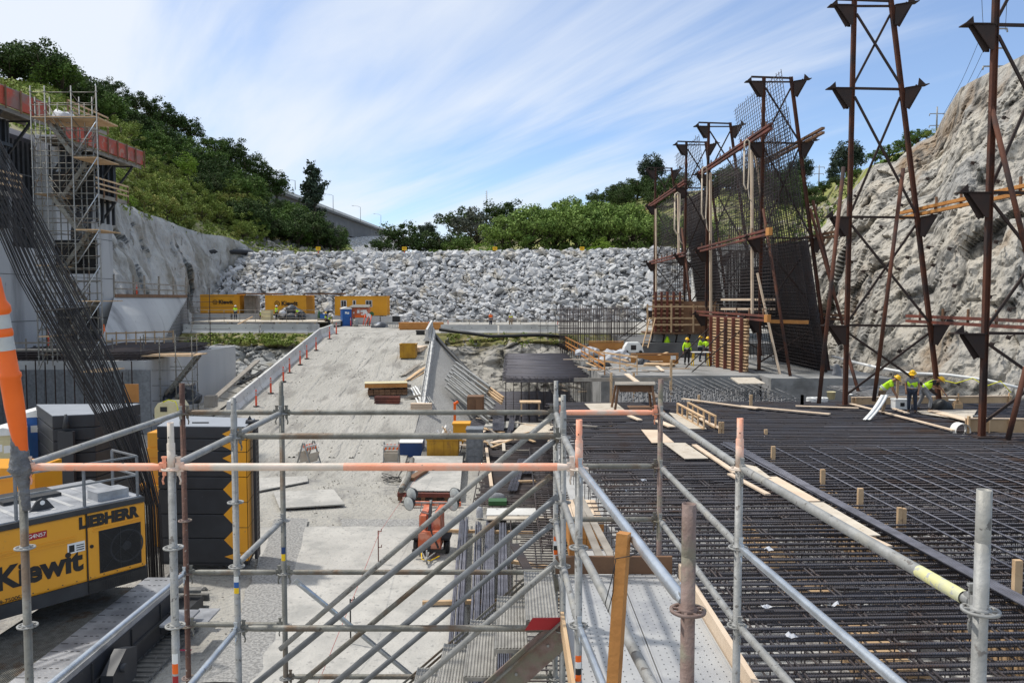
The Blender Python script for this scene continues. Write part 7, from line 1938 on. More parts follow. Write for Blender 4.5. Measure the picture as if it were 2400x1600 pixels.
m = MB(); cbox(-6.5, -1.32, -2.6, 0, .0, Hh, '', '', mb=m); cbox(-1.30, 0, -2.6, 0, .0, Hh, '', '', mb=m); cbox(-6.5, 0, -2.55, -.02, -.02, Hh - .02, '', '', mb=m)
bod = m.build('body_panel', 'crane_yellow', crane)
md = bod.modifiers.new('b', 'BEVEL'); md.width = .04; md.segments = 2
cbox(-6.5, .02, -2.6, -.03, -.32, -.02, 'steel_dark', 'lower_frame')
cbox(-1.06, -.12, -.01, .012, .10, 1.06, 'black', 'cooling_grille')
m = MB()
for i in range(30): m.add([C(-1.04, .014, .12 + i * .031), C(-.14, .014, .12 + i * .031), C(-.14, .022, .128 + i * .031), C(-1.04, .022, .128 + i * .031)], [(0, 1, 2, 3)])
m.bar(C(-1.0, .02, .14), C(-.16, .02, 1.02), .008, .008); m.bar(C(-1.0, .02, 1.02), C(-.16, .02, .14), .008, .008); m.bar(C(-.6, .02, .12), C(-.6, .02, 1.04), .012, .01)
m.build('grille_slats', 'steel_dark', crane)
m = MB(); c = C(-.45, .013, .58); x_, y_ = u, UP
m.lathe(c, [(.34, 0), (.36, .003), (.38, 0)], 30, n_); m.lathe(c, [(.10, 0), (0, .004)], 20, n_); m.build('cooling_fan', 'steel_dark', crane)
for s0, s1, z in ((-1.18, -.1, 1.14), (-3.6, -1.55, 1.02), (-6, -4.1, .95)):
    m = MB(); cbox(s0, s1, .0, .018, z, z + .03, '', '', mb=m); cbox(s0, s1, .0, .014, z - .08, z - .05, '', '', mb=m); m.build('pressed_rib', 'crane_yellow', crane)
m = MB(); cbox(-1.325, -1.30, -.01, .004, .0, Hh, '', '', mb=m); m.build('panel_gap', 'black', crane)
M = face_matrix(C(-.83, .006, 1.30), u, UP); text_mesh('LIEBHERR', .33, 'black', 'lettering', crane, M, bold=.021, extrude=.004, sx=.92)
M = face_matrix(C(-2.27, .006, .50), u, UP); text_mesh('Kiewit', .64, 'black', 'lettering', crane, M, bold=.026, extrude=.004)
M = face_matrix(C(-2.85, .006, .05), u, UP); text_mesh('16-750053', .12, 'black', 'lettering', crane, M, extrude=.003)
cbox(-2.58, -2.12, -.01, .008, 1.18, 1.33, 'decal_red', 'number_plate')
M = face_matrix(C(-2.35, .012, 1.255), u, UP); text_mesh('VG4N57', .115, 'white', 'lettering', crane, M, extrude=.003)
cbox(-1.72, -1.36, -.01, .008, .70, .92, 'white', 'warning_sticker')
m = MB(); cbox(-1.69, -1.58, .008, .012, .73, .88, '', '', mb=m); cbox(-1.54, -1.38, .008, .012, .74, .76, '', '', mb=m); cbox(-1.54, -1.38, .008, .012, .79, .81, '', '', mb=m); cbox(-1.54, -1.38, .008, .012, .84, .86, '', '', mb=m); m.build('sticker_print', 'black', crane)
for s, z in ((-1.22, .75), (-3.2, .95)): m = MB(); m.tube(C(s, 0, z), C(s, .02, z), .04, 12); m.build('door_lock', 'black', crane)
m = MB()
for s in (-3.36, -3.5, -5.4):
    for z in (.12, 1.0): cbox(s - .03, s + .03, 0, .02, z, z + .12, '', '', mb=m)
m.build('hinge', 'crane_yellow', crane)
m = MB()
for s in np.arange(-5.9, -.05, .29): m.tube(C(s, -.01, .06), C(s, .012, .06), .012, 8)
m.build('panel_bolt', 'steel_dark', crane)
m = MB(); cbox(-1.30, -.02, -.02, -.004 + .01, -.30, -.05, '', '', mb=m)
for i in range(14): cbox(-.98 + i * .05, -.955 + i * .05, -.01, .012, -.27, -.10, '', '', mb=m)
m.build('vent_louvre', 'black', crane)
for s in (-3.42,): m = MB(); cbox(s - .012, s + .012, -.01, .004, .0, Hh, '', '', mb=m); m.build('panel_gap', 'black', crane)
# roof deck
cbox(-6.5, -.02, -2.75, .03, Hh + .005, Hh + .12, 'steel_dark', 'deck_edge')
cbox(-6.5, -.05, -2.65, -.06, Hh + .12, Hh + .145, 'steel_deck', 'roof_deck')
m = MB()
for i in range(12): cbox(-4.4 + i * .36, -4.3 + i * .36, -2.3, -.3, Hh + .145, Hh + .152, '', '', mb=m)
m.build('deck_tread', 'deck_metal', crane)
cbox(-.95, -.25, -.75, -.25, Hh + .146, Hh + .34, 'steel_deck', 'roof_box'); cbox(-2.4, -1.2, -2.4, -1.5, Hh + .146, Hh + .22, 'steel_dark', 'roof_hatch'); cbox(-3.4, -2.7, -1.9, -1.2, Hh + .146, Hh + .5, 'steel_dark', 'machine_housing')
m = MB(); m.path([C(-4.2, -2.0, Hh + .1), C(-4.2, -2.0, Hh + .75)], .3, 14); m.build('machine_drum', 'steel_deck', crane)
m = MB(); m.prism([C(-2.25, -.55, Hh + .145), C(-1.75, -.55, Hh + .145), C(-1.90, -.55, Hh + .36), C(-2.0, -.55, Hh + .40), C(-2.1, -.55, Hh + .36)], n_ * .06); m.build('lifting_eye', 'steel_dark', crane)
m = MB(); m.tube(C(-2.0, -.48, Hh + .31), C(-2.0, -.475, Hh + .31), .05, 12); m.build('eye_hole', 'white', crane)
m = MB()
zr = Hh + .15
for s in (-5.2, -3.95, -2.65, -1.3, -.12): m.bar(C(s, -.10, zr), C(s, -.10, zr + .92), .05, .05)
for h in (.92, .48): m.bar(C(-5.2, -.10, zr + h), C(-.12, -.10, zr + h), .04, .04)
m.bar(C(-.12, -.10, zr + .92), C(-.12, -1.3, zr + .92), .04, .04); m.bar(C(-.12, -.10, zr + .48), C(-.12, -1.3, zr + .48), .04, .04); m.bar(C(-.12, -1.3, zr), C(-.12, -1.3, zr + .92), .05, .05)
m.build('guard_rail', 'galv_blue', crane)
m = MB(); e = C(-3.1, -2.3, Hh); m.path([e, e + UP * 1.15, e + UP * 1.32 + u * -.05, e + UP * 1.42 - u * .2, e + UP * 1.44 - u * .42], .11, 14); m.build('exhaust_pipe', 'galv', crane)
t = MB()
for s in (-3.55, -3.0 - .9): t.bar(C(s, .10, -.25), C(s, .10, 1.6), .04, .03)
for i in range(7): t.bar(C(-3.9, .10, -.1 + i * .26), C(-3.55, .10, -.1 + i * .26), .03, .03)
t.build('access_ladder', 'galv', crane)
# crawler: frame, side plates, walkway and shoes
XA, XB, YA, YB, ZT = -9.75, -8.25, 11.5, 19.4, -7.0
m = MB(); m.b2((XA, YA, ZLOW + .25), (XB, YB - .5, ZT - .12)); m.build('crawler_frame', 'weight_black', crane)
m = MB(); m.b2((XA + .55, YA, ZT - .118), (XB - .02, YB, ZT)); m.build('crawler_walkway', 'steel_deck', crane)
m = MB()
for i in range(22):
    y = YB - .2 - i * .36
    for x0, x1 in ((.57, .72), (.85, .91), (.97, 1.03), (1.09, 1.15), (1.3, 1.46)): m.b2((XA + x0, y - .012, ZT), (XA + x1, y + .012, ZT + .004))
m.build('walkway_slots', 'black', crane)
m = MB(); m.b2((XA - 1.0, YA, ZT - .1), (XA + .54, YB - .6, ZT - .03))
for i in range(34): m.b2((XA - .98 + i * .045, YA, ZT - .03), (XA - .98 + i * .045 + .018, YB - .62, ZT - .012))
m.build('ribbed_walkway', 'galv_dull', crane)
m = MB()
for y in (12.9, 15.0, 16.6, 18.0): m.b2((XB + .002, y, ZLOW + .35), (XB + .03, y + .04, ZT - .14))
m.b2((XB, YA, ZLOW + .62), (XB + .06, YB - .7, ZLOW + .68)); m.build('side_plate_seam', 'steel_dark', crane)
m = MB(); c = Vector((XB + .1, 15.6, -7.55)); m.prism([c + Vector(v) for v in ((0, -.5, -.5), (0, .5, -.35), (0, .55, .25), (0, .1, .4), (0, -.45, .1))], (.25, 0, 0)); m.tube(c + Vector((.1, -.1, .1)), c + Vector((.34, -.1, .1)), .09, 12); m.build('hydraulic_bracket', 'weight_black', crane)
mat('shoe', (0.20, 0.195, 0.18), (0.13, 0.125, 0.115), 5, .8, spot=(.28, .27, .25), spot_s=9, spot_t=.64)
def shoe(c, a):
    m = MB(); Mx = Matrix.Rotation(a, 3, 'X'); c = Vector(c)
    for o, s_ in ((Vector((0, 0, 0)), (.62, .20, .045)), (Vector((0, .07, .035)), (.60, .05, .05)), (Vector((-.30, 0, .03)), (.05, .20, .09))):
        m.box(c + Mx @ o, s_, Mx)
    for q in (-.2, .2): m.tube(c + Mx @ Vector((q, -.05, .02)), c + Mx @ Vector((q, -.05, .03)), .015, 6)
    m.build('track_shoe', 'shoe', crane)
xs_c = XB + .16; i = 0
for y in np.arange(13.0, YB - .1, .225): shoe((xs_c, y, ZLOW + .06), 0)
for k in range(5):
    a = k * math.pi / 4.2 + .2; shoe((xs_c, YB - .05 + .42 * math.sin(a), ZLOW + .50 - .42 * math.cos(a)), a)
m = MB(); m.b2((xs_c - .3, YB - 1, ZLOW + .3), (xs_c + .26, YB + .1, ZLOW + .7)); m.build('idler_housing', 'steel_dark', crane)
m = MB(); a = Vector((XB + .35, 17.2, -7.35))
m.b2(a, a + Vector((.55, .9, .05))); m.b2(a + Vector((.3, .6, -.2)), a + Vector((.8, 1.5, -.16))); m.build('foot_step', 'steel_deck', crane)

# counterweight stacks
def weights(corners, z0, z1, lines, label, zig=False):
    c3 = [Vector((x, y, 0)) for x, y in corners]; cen = sum(c3, Vector()) / 4
    t = thing('counterweight_stack', label, 'counterweight', (cen.x, cen.y, z0))
    zs_ = [z0] + lines + [z1]
    for i in range(len(zs_) - 1):
        a, b = zs_[i] + .012, zs_[i + 1] - .008
        m = MB(); q = [cen + (p - cen) * .996 for p in c3]
        m.prism([Vector((p.x, p.y, a)) for p in q], (0, 0, b - a)); s = m.build('weight_slab', 'weight_black', t)
        md = s.modifiers.new('b', 'BEVEL'); md.width = .02; md.segments = 2
    m = MB(); q = [cen + (p - cen) * .93 for p in c3]; m.prism([Vector((p.x, p.y, z0)) for p in q], (0, 0, z1 - z0 - .05)); m.build('core', 'black', t)
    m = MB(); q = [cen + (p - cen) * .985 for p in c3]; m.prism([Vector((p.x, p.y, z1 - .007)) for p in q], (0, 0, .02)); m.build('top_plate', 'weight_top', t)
    return t, cen
Z1 = -3.78
fl, fr, br_, bl = (-10.55, 23.1), (-7.86, 23.0), (-8.10, 24.6), (-10.9, 25.2)
lines = [Z1 - (y - 1002) / F * 23 for y in (1334, 1270, 1212, 1152, 1122, 1091, 1061, 1031)]
t, cen = weights((fl, fr, br_, bl), ZLOW + .35, Z1, lines, 'tall black counterweight stack with a yellow zigzag edge in the left foreground')
FR, FL, BR = Vector((*fr, 0)), Vector((*fl, 0)), Vector((*br_, 0)); ux = (FR - FL).normalized(); fy = Vector((ux.y, -ux.x, 0)) * -1
if fy.y > 0: fy = -fy
m = MB(); nzg = 6; zb0, zt0 = ZLOW + .4, Z1 - .03; hgt = [.95, .76, .76, .76, .50, .40, .22]
zt_ = Z1 - .03; off = FR + fy * .006
def F_(s, z): p = off - ux * s; return Vector((p.x, p.y, z))
zz = zt_; seq = [.36, .36, .37, .37, .76, .76, .76, .60]
for h in seq:
    zb_ = max(zz - h, ZLOW + .4); m.prism([F_(.008, zz - .01), F_(.36, zz - .01), F_(.72, (zz + zb_) / 2), F_(.36, zb_ + .01), F_(.008, zb_ + .01)], fy * .004); zz = zb_
    if zz <= ZLOW + .45: break
m.build('zigzag_marking', 'crane_yellow', t)
sd_n = Vector((1, .12, 0)).normalized(); m = MB(); ed = (BR - FR)
zz = Z1 - .03
for h in seq:
    zb_ = max(zz - h, ZLOW + .4); a, b = FR + sd_n * .008, BR + sd_n * .008
    m.prism([Vector((a.x, a.y, zz - .015)), Vector((b.x, b.y, zz - .015)), Vector((b.x, b.y, zb_ + .015)), Vector((a.x, a.y, zb_ + .015))], sd_n * .01); zz = zb_
m.build('yellow_side', 'crane_yellow', t)
a = FR.lerp(BR, .28) + sd_n * .1; b = FR.lerp(BR, .60) + sd_n * .1
m = MB(); m.prism([Vector((a.x, a.y, ZLOW + .3)), Vector((b.x, b.y, ZLOW + .3)), Vector((b.x, b.y, Z1 - .1)), Vector((a.x, a.y, Z1 - .1))], sd_n * .09); tie = m.build('tie_bar', 'weight_black', t)
m = MB()
for i in range(26):
    z = ZLOW + .5 + i * .155
    for f in (.33, .47): c = FR.lerp(BR, f + .05) + sd_n * .192; m.bar(Vector((c.x, c.y, z)), Vector((c.x, c.y, z + .09)), .045, .012, up=(1, 0, 0))
m.build('slotted_hole', 'rust_dark', tie)
m = MB(); c = FR.lerp(BR, .35) + sd_n * .1; m.tube(Vector((c.x - .2, c.y, Z1 + .06)), Vector((c.x + .18, c.y, Z1 + .06)), .07, 12); m.prism([Vector((c.x - .25, c.y, Z1)), Vector((c.x + .02, c.y, Z1)), Vector((c.x - .1, c.y, Z1 + .25))], (0, .05, 0)); m.build('lifting_lug', 'weight_black', t)
m = MB(); m.b2((-9.7, 23.6, Z1 + .02), (-9.2, 23.64, Z1 + .05)); m.build('lifting_slot', 'black', t)
cs = [(122, 976, 25.4), (222, 968, 25.8), (330, 955, 28.4), (84, 957, 28.2)]
cc = [(P(px, py, Y=Y).x, Y) for px, py, Y in cs]
t, cen2 = weights(cc, ZLOW, -3.82, [-3.82 - .42 * k for k in (8, 7, 6, 5, 4, 3, 2, 1)], 'black counterweight stack behind the grey exhaust pipe of the crane')
c = Vector(((cc[0][0] + cc[1][0]) / 2 - .1, 25.45, 0)); m = MB(); m.tube(c + UP * -4.2 + Vector((-.0, -.12, 0)), c + UP * -3.75 + Vector((0, -.12, 0)), .12, 10, .04); m.b2(c + Vector((-.25, -.2, -6.8)), c + Vector((.25, -.05, -4.3))); m.build('lifting_lug', 'weight_black', t)
m = MB(); m.b2((-12.0, 25.6, ZLOW), (-10.9, 27.2, -4.4)); m.b2((-12.3, 25.4, -6.3), (-10.9, 27, -6.1)); m.b2((-12.0, 25.55, -5.2), (-10.9, 25.6, -4.9)); m.build('yellow_carrier', 'crane_yellow', label='yellow steel carrier between the two counterweight stacks behind the leaning bars', category='carrier')
m = MB(); c = P(298, 900, Y=30); m.b2(c + Vector((-.1, 0, -.7)), c + Vector((.42, .05, .0))); m.build('plywood_board', 'wood_orange', label='brown plywood board standing behind the leaning bars', category='board')
toilet(Vector((P(12, 1000, Y=27).x, 27, ZLOW + 1.5)), 'beige portable toilet with white roof at the left edge behind the orange delineator', 1.0, 'cream'); toilet(Vector((P(72, 1000, Y=28).x, 28.6, ZLOW + 1.9)), 'blue portable toilet mostly hidden behind the crane exhaust pipe', 1.0, 'blue')
m = MB(); q = P(30, 1120, Y=19.5); m.b2(q + Vector((-1.2, 0, -.6)), q + Vector((.55, 1.2, .25))); m.b2(q + Vector((-1.2, -.02, -.05)), q + Vector((.56, -.0, .0))); m.build('yellow_housing', 'crane_yellow', label='yellow machine housing behind the crane roof railing at the left edge', category='housing')

# leaning bars
RA = [(-70, 195), (0, 322), (92, 500), (170, 650), (273, 850), (330, 1000), (362, 1130), (376, 1190)]
LA = [(-250, 80), (-150, 250), (-60, 420), (37, 650), (150, 850), (225, 975), (300, 1115), (322, 1180)]
m = MB()
for i in range(36):
    f = (i + .5) / 36 + rnd.uniform(-.012, .012); o = rnd.uniform(-.5, .5)
    pts = []
    for k in range(8):
        px, py = lerp(LA[k][0], RA[k][0], f), lerp(LA[k][1], RA[k][1], f)
        pts.append(P(px + rnd.uniform(-3, 3), py, Y=lerp(24.6, 21.8, k / 7) + o * (1 - k / 9)))
    b = pts[-1]; pts.append(Vector((b.x + .1, b.y - .1, ZLOW)))
    m.path(pts, .0165, 5)
for k in (3.4, 5.2):
    i0 = int(k); f0 = k - i0
    a = P(lerp(LA[i0][0], LA[i0 + 1][0], f0), lerp(LA[i0][1], LA[i0 + 1][1], f0), Y=23); b = P(lerp(RA[i0][0], RA[i0 + 1][0], f0), lerp(RA[i0][1], RA[i0 + 1][1], f0) - 10, Y=23)
    m.path([a, b], .02, 5)
m.build('rebar_bundle', 'bar_black', label='fan of long dark reinforcing bars leaning to the upper left', category='rebar bundle')

# ================================================================== ramp and lower yard items
def GZ(px, py):
    """ground point on the ramp or lower yard seen at a pixel"""
    for Y in np.linspace(15, 76, 500):
        z = ramp_z(Y) + .06 if Y > 38 else ZLOW
        if 700 - z / Y * F <= py: return Vector(((px - 1200) / F * Y, Y, z))
    return P(px, py, z=ZPLAT)
g = MB(); q = [(585, 1600), (610, 1235), (1075, 1228), (1110, 1600)]; v = [P(a, b, z=ZLOW + .03) for a, b in q]
g.prism([p - Vector((0, 0, .12)) for p in v], (0, 0, .12)); struct(g, 'concrete_pad', 'pad_concrete')
g = MB(); rows = []
for f in np.linspace(0, 1, 24):
    a, b = P(lerp(455, 640, f ** .7), lerp(1600, 1215, f), z=ZLOW + .028), P(lerp(590, 720, f ** .7), lerp(1600, 1215, f), z=ZLOW + .028)
    rows.append([a.lerp(b, s) + Vector((.15 * nz(a, 1.5), 0, .03 * math.sin(s * 3.14))) for s in np.linspace(0, 1, 6)])
g.grid(rows); struct(g, 'gravel_strip', 'gravel')
g = MB(); g.grid([[P(px, py + 3 * nz((px * .05, py, 0), 1), z=ZLOW + .035) for px in np.linspace(800, 985, 12)] for py in (1216, 1232)]); struct(g, 'gravel_strip', 'gravel')
def scatter(cx0, cx1, y0, y1, n, s0, s1, name, label, zf):
    Vs, Ts, off = [], [], 0
    for i in range(n):
        V, T = PROT[rnd.randrange(22)]; s = rnd.uniform(s0, s1); x, y = rnd.uniform(cx0, cx1), rnd.uniform(y0, y1)
        if nz((x, y, 0), .35) < -.05: continue
        Vs.append(V * s + np.array((x, y, zf(y)))); Ts.append(T + off); off += len(V)
    np_mesh(name, np.concatenate(Vs), np.concatenate(Ts), 'hill_rock', kind='stuff', label=label, category='gravel')
scatter(-11, -1.5, 17, 40, 1400, .012, .05, 'loose_gravel', 'loose gravel scattered over the lower yard', lambda y: ZLOW)
scatter(-17, -6.5, 40, 74, 900, .015, .07, 'loose_gravel', 'small stones scattered over the dirt ramp', lambda y: ramp_z(y) + .07)
# tyre ruts: low ridges of dirt along the ramp
g = MB()
for x0, x1, w in ((-11.2, -12.3, .5), (-9.2, -10.8, .45), (-13.5, -14.2, .35), (-8.2, -9.6, .3), (-12.2, -11.0, .3)):
    rows = []
    for y in np.linspace(39.5, 72, 90):
        xc = lerp(x0, x1, (y - 39) / 33) + .25 * nz((y, x0, 0), .15); h = .045 * (1 + nz((y, x0, 3), 1.2))
        rows.append([Vector((xc + w * (k / 4 - .5), y, ramp_z(y) + .062 + (h if k in (1, 3) else -.02 if k in (0, 4) else .012) + .02 * nz((xc + k, y, 0), 3))) for k in range(5)])
    g.grid(rows)
g.build('tyre_ruts', 'ramp_dirt', kind='structure')
# ramp right edge wall
t = thing('ramp_edge_wall', 'narrow rough white wall and fence line along the right edge of the ramp', 'wall', (-6.5, 60, -5))
m = MB(); rows = []
for y in np.linspace(48.6, 73.5, 60):
    x, z = ramp_xr(y) + .05, ramp_z(y); w = .17 + .05 * nz((y, 0, 0), 1.3)
    rows.append([Vector((x - w, y, z)), Vector((x - w, y, z + .35 + .08 * nz((y, 1, 0), 2))), Vector((x + w, y, z + .38 + .08 * nz((y, 2, 0), 2))), Vector((x + w * 1.4, y, z - .5))])
m.grid(rows, smooth=False); m.build('rough_kerb', 'concrete_white', t)
m = MB()
for y in np.arange(49, 73.5, 1.3): m.tube((ramp_xr(y), y, ramp_z(y)), (ramp_xr(y), y, ramp_z(y) + .85), .03, 5)
for h in (.5, .83): m.path([(ramp_xr(y), y, ramp_z(y) + h) for y in (49, 61, 73)], .025, 5)
m.build('fence_rail', 'galv', t)
k_rail((-7.35, 67.5, ramp_z(67.5) + .3), (-7.6, 74.3, ramp_z(74.3) + .3), 'short white barrier at the top of the right edge of the ramp', h=1.0)
m = MB(); c = P(985, 948, Y=48.6); 
for i in range(5): m.b2((c.x - .55, 48.2 - i * .02, c.z - .35 + i * .1), (c.x + .75, 48.5, c.z - .27 + i * .1))
m.build('plank_stack', 'wood_pale', label='small stack of pale planks at the lower end of the ramp edge wall', category='lumber')
def open_box(c, w, d, h, m_, name, label, cat, rot=0, inner='black'):
    t = thing(name, label, cat, c, rot); w, d = w / 2, d / 2; k = .05
    m = MB(); m.b2((-w, -d, 0), (w, -d + k, h)); m.b2((-w, d - k, 0), (w, d, h)); m.b2((-w, -d + k, 0), (-w + k, d - k, h)); m.b2((w - k, -d + k, 0), (w, d - k, h)); m.b2((-w + k, -d + k, .06), (w - k, d - k, .12)); m.build('wall', m_, t, local=True)
    m = MB()
    for a, b in (((-w - .04, -d - .04, h - .02), (w + .04, -d + .06, h + .06)), ((-w - .04, d - .06, h - .02), (w + .04, d + .04, h + .06)), ((-w - .04, -d + .062, h - .02), (-w + .06, d - .062, h + .06)), ((w - .06, -d + .062, h - .02), (w + .04, d - .062, h + .06))): m.b2(a, b)
    m.build('rim', m_, t, local=True)
    m = MB()
    for x in np.linspace(-w * .6, w * .6, 3): m.b2((x - .04, -d - .035, .08), (x + .04, -d - .003, h - .05))
    m.b2((-w, -d - .06, 0), (w, -d - .003, .08)); m.build('rib', m_, t, local=True)
    return t
mat('box_yellow', (0.50, 0.27, 0.02), (0.38, 0.19, 0.02), 1.8, .7, c3=(.2, .1, .03), s3=1.5, t3=.62)
open_box(GZ(957, 838), 1.25, 1.2, 1.05, 'box_yellow', 'skip', 'rusty yellow open skip standing on the right side of the ramp', 'skip')
c = GZ(980, 822); lumber(c, 3.4, .9, .35, 5, 3, R(-4), 'wood_pale', 'lumber_stack', label='stack of pale planks between the yellow skip and the ramp edge', category='lumber')
c = GZ(984, 785); m = MB(); m.b2(c + Vector((-.35, 0, 0)), c + Vector((.4, .6, .35))); m.b2(c + Vector((-.4, -.05, .35)), c + Vector((.45, .65, .42))); m.build('black_case', 'black', label='low black case at the top right of the ramp', category='case')
c = GZ(905, 925); lumber(c + Vector((0, .5, 0)), 1.9, 2.6, .38, 7, 2, R(8), 'wood_brown', 'stacked_timbers', label='weathered brown timber frames under the plywood sheets on the ramp', category='timbers')
lumber(c + Vector((.1, .4, .42)), 1.5, 2.7, .22, 3, 1, R(20), 'wood_grey', 'stacked_timbers', label='grey frames lying askew on the brown timber frames on the ramp', category='timbers')
c = GZ(898, 935) + Vector((0, .9, .68))
m = MB()
for i in range(9): m.box(c + Vector((.01 * (i % 2), 0, i * .03)), (2.75, 1.2, .026), R(9) + .003 * i)
m.build('plywood_stack', 'wood_orange', label='stack of plywood with orange-brown edges on top of the timber frames', category='plywood')
m = MB(); m.box(c + Vector((0, 0, .275)), (2.78, 1.22, .026), R(9)); m.build('plywood_sheet', 'cream', label='cream top sheet lying on the stack of plywood on the ramp', category='plywood')
c = GZ(905, 948); m = MB()
for k in range(3):
    for i in range(3): m.box(c + Vector((0, i * .25, .07 + k * .16)), (1.6, .12, .12), R(-3))
m.build('steel_channels', 'red_steel', label='dark red steel channels stacked in front of the brown timber frames', category='steel channels')
for i, (a, b, m_, lb) in enumerate([((938, 885), (975, 858), 'wood_grey', 'grey scrap boards left of the ramp edge, upper heap'), ((948, 895), (985, 868), 'wood', 'pale board slanted across the scrap heap at the ramp edge'), ((962, 912), (985, 962), 'white', 'white metal posts lying by the lower end of the ramp edge'), ((974, 910), (990, 955), 'galv', 'grey metal posts lying by the lower end of the ramp edge'), ((945, 938), (975, 936), 'wood_grey', 'short grey board on the ramp below the scrap heap')]):
    p, q = GZ(*a), GZ(*b); m = MB()
    for k in range(4): o = Vector((k * .13, k * .1, .06 + .05 * (k % 3))); m.bar(p + o, q + o * 1.6, .09, .05, up=(0, 0, 1))
    m.build('board_heap', m_, label=lb, category='boards')
# pipe and aluminium forms on the gravel slope
m = MB(); m.path([P(1030, 772, Y=74), P(1100, 781, Y=73.4), P(1150, 788, Y=73.2), P(1200, 787, Y=73.2), P(1260, 785, Y=73.4), P(1330, 790, Y=73.4)], .16, 8); m.build('black_pipe', 'black', label='thick black pipe running along the plateau edge below the white barriers', category='pipe')
m = MB(); m.path([P(1018, 784, Y=72.5), P(1045, 815, Y=69.5), P(1090, 862, Y=65), P(1120, 895, Y=62.5), P(1150, 925, Y=60)], .17, 8); m.build('black_pipe', 'black', label='thick black pipe lying down the dark gravel slope', category='pipe')
def fins(a, b, n, off, lb, m_='galv', Ya=58, Yb=52, L=None):
    t = thing('form_beams', lb, 'aluminium beams', P(*b, Y=Yb)); p, q = P(*a, Y=Ya), P(*b, Y=Yb)
    for i in range(n):
        o = Vector(off) * i; m = MB(); m.bar(p + o, q + o, .09, .15); m.bar(p + o + Vector((0, 0, .09)), q + o + Vector((0, 0, .09)), .16, .025); m.build('beam', m_, t)
    return t
fins((1068, 850), (1148, 908), 6, (-.12, -.42, -.20), 'upper bundle of aluminium form beams sliding down the gravel slope')
fins((1062, 874), (1160, 950), 5, (-.10, -.36, -.22), 'lower bundle of aluminium form beams on the gravel slope', Ya=56, Yb=50)
fins((1115, 900), (1176, 945), 3, (.05, .3, .12), 'yellowish toothed form beam at the foot of the gravel slope', 'wood', 54, 50)
m = MB(); m.prism([P(1104, 873, Y=60), P(1096, 880, Y=58), P(1094, 895, Y=58), P(1108, 890, Y=59)], (.1, .1, 0)); m.build('steel_plate', 'galv_dull', label='small bent steel plate between the two black pipes', category='plate')
c = P(1114, 968, Y=47); m = MB(); m.b2(c + Vector((-.5, 0, 0)), c + Vector((.5, 1, 1.0))); m.b2(c + Vector((-.42, -.03, .15)), c + Vector((-.04, 0, .85))); m.b2(c + Vector((.04, -.03, .15)), c + Vector((.42, 0, .85))); m.build('steel_cabinet', 'wood_brown', label='rusty brown steel cabinet at the foot of the gravel slope', category='cabinet')
m = MB(); c = P(1066, 985, Y=45); m.bar(c, c + Vector((0, 0, 1.05)), .14, .14); m.bar(c + Vector((-.03, -.05, .95)), c + Vector((.2, 0, 1.1)), .2, .12); m.build('orange_stand', 'orange_plastic', label='orange stand with a short arm left of the rusty cabinet', category='stand')
c = GZ(1080, 1030); m = MB(); m.b2((c.x - .45, c.y, ZLOW), (c.x + .45, c.y + .8, ZLOW + 1.35)); m.b2((c.x - .5, c.y - .05, ZLOW + 1.27), (c.x + .5, c.y + .85, ZLOW + 1.36)); m.build('waste_bin', 'container', label='orange waste bin standing behind the box of scrap wood', category='bin')
t = open_box(Vector((P(1043, 1072, z=ZLOW).x, 39.3, ZLOW + .2)), 1.55, 1.2, 1.0, 'box_yellow', 'scrap_box', 'striped timber box full of scrap wood right of the blue tool chest', 'box')
for i in range(16):
    c = Vector((P(1043, 1072, z=ZLOW).x + rnd.uniform(-.6, .6), 39.3 + rnd.uniform(-.4, .4), ZLOW + 1.1)); m = MB(); d = Vector((rnd.uniform(-.5, .5), rnd.uniform(-.2, .2), rnd.uniform(.25, .7)))
    m.bar(c, c + d, rnd.choice((.09, .2, .28)), .04); m.build('scrap_piece', rnd.choice(('wood_pale', 'wood', 'white')), label='scrap of wood sticking out of the striped box', category='scrap wood', group='scraps in the striped box')
c = Vector((P(963, 1050, Y=40).x, 40, ZLOW)); t = thing('tool_chest', 'blue steel tool chest with a white lid on the lower yard', 'tool chest', c)
m = MB(); m.b2(c + Vector((-.58, 0, .05)), c + Vector((.58, 1.2, .78))); m.build('chest', 'navy', t); m = MB(); m.prism([c + Vector(v) for v in ((-.6, -.02, .79), (.6, -.02, .79), (.6, 1.25, 1.05), (-.6, 1.25, 1.05))], (0, 0, .05)); m.build('lid', 'white', t)
c = P(980, 1055, z=ZLOW); m = MB(); m.lathe(c, [(0, 0), (.21, 0), (.22, .05), (.22, .3), (.15, .42), (.06, .45), (.06, .5), (0, .5)], 18); m.build('black_canister', 'black', label='small black canister in front of the blue tool chest', category='canister')
# racks of bars beyond the platform
for i, (px, w, m_) in enumerate([(1012, 22, 'galv_dull'), (1036, 14, 'galv'), (1060, 16, 'galv_dull'), (1085, 16, 'galv'), (1104, 12, 'galv_dull')]):
    px -= 15
    m = MB()
    for k in range(9): a, b = P(px - 10 + k * w / 9, 1072, z=ZLOW + .35), P(px + k * w / 10, 1030, z=ZLOW + .35); m.bar(a, b, .045, .045)
    m.build('bar_bundle', m_, label='%s bundle of steel bars lying behind the white platform' % ['leftmost', 'second', 'middle', 'fourth', 'rightmost'][i], category='bundle')
c = P(1062, 1082, z=ZLOW); m = MB(); m.lathe(c, [(0, .3), (.17, .3), (.18, .6), (.17, .62), (.18, .9), (0, .9)], 16); m.build('blue_barrel', 'navy', label='small blue barrel at the corner of the white platform', category='barrel')
c = P(1112, 1092, z=ZLOW); m = MB(); m.b2(c + Vector((-.4, 0, 0)), c + Vector((.4, .9, 1.75))); m.b2(c + Vector((-.43, -.03, 1.75)), c + Vector((.43, .95, 1.83)))
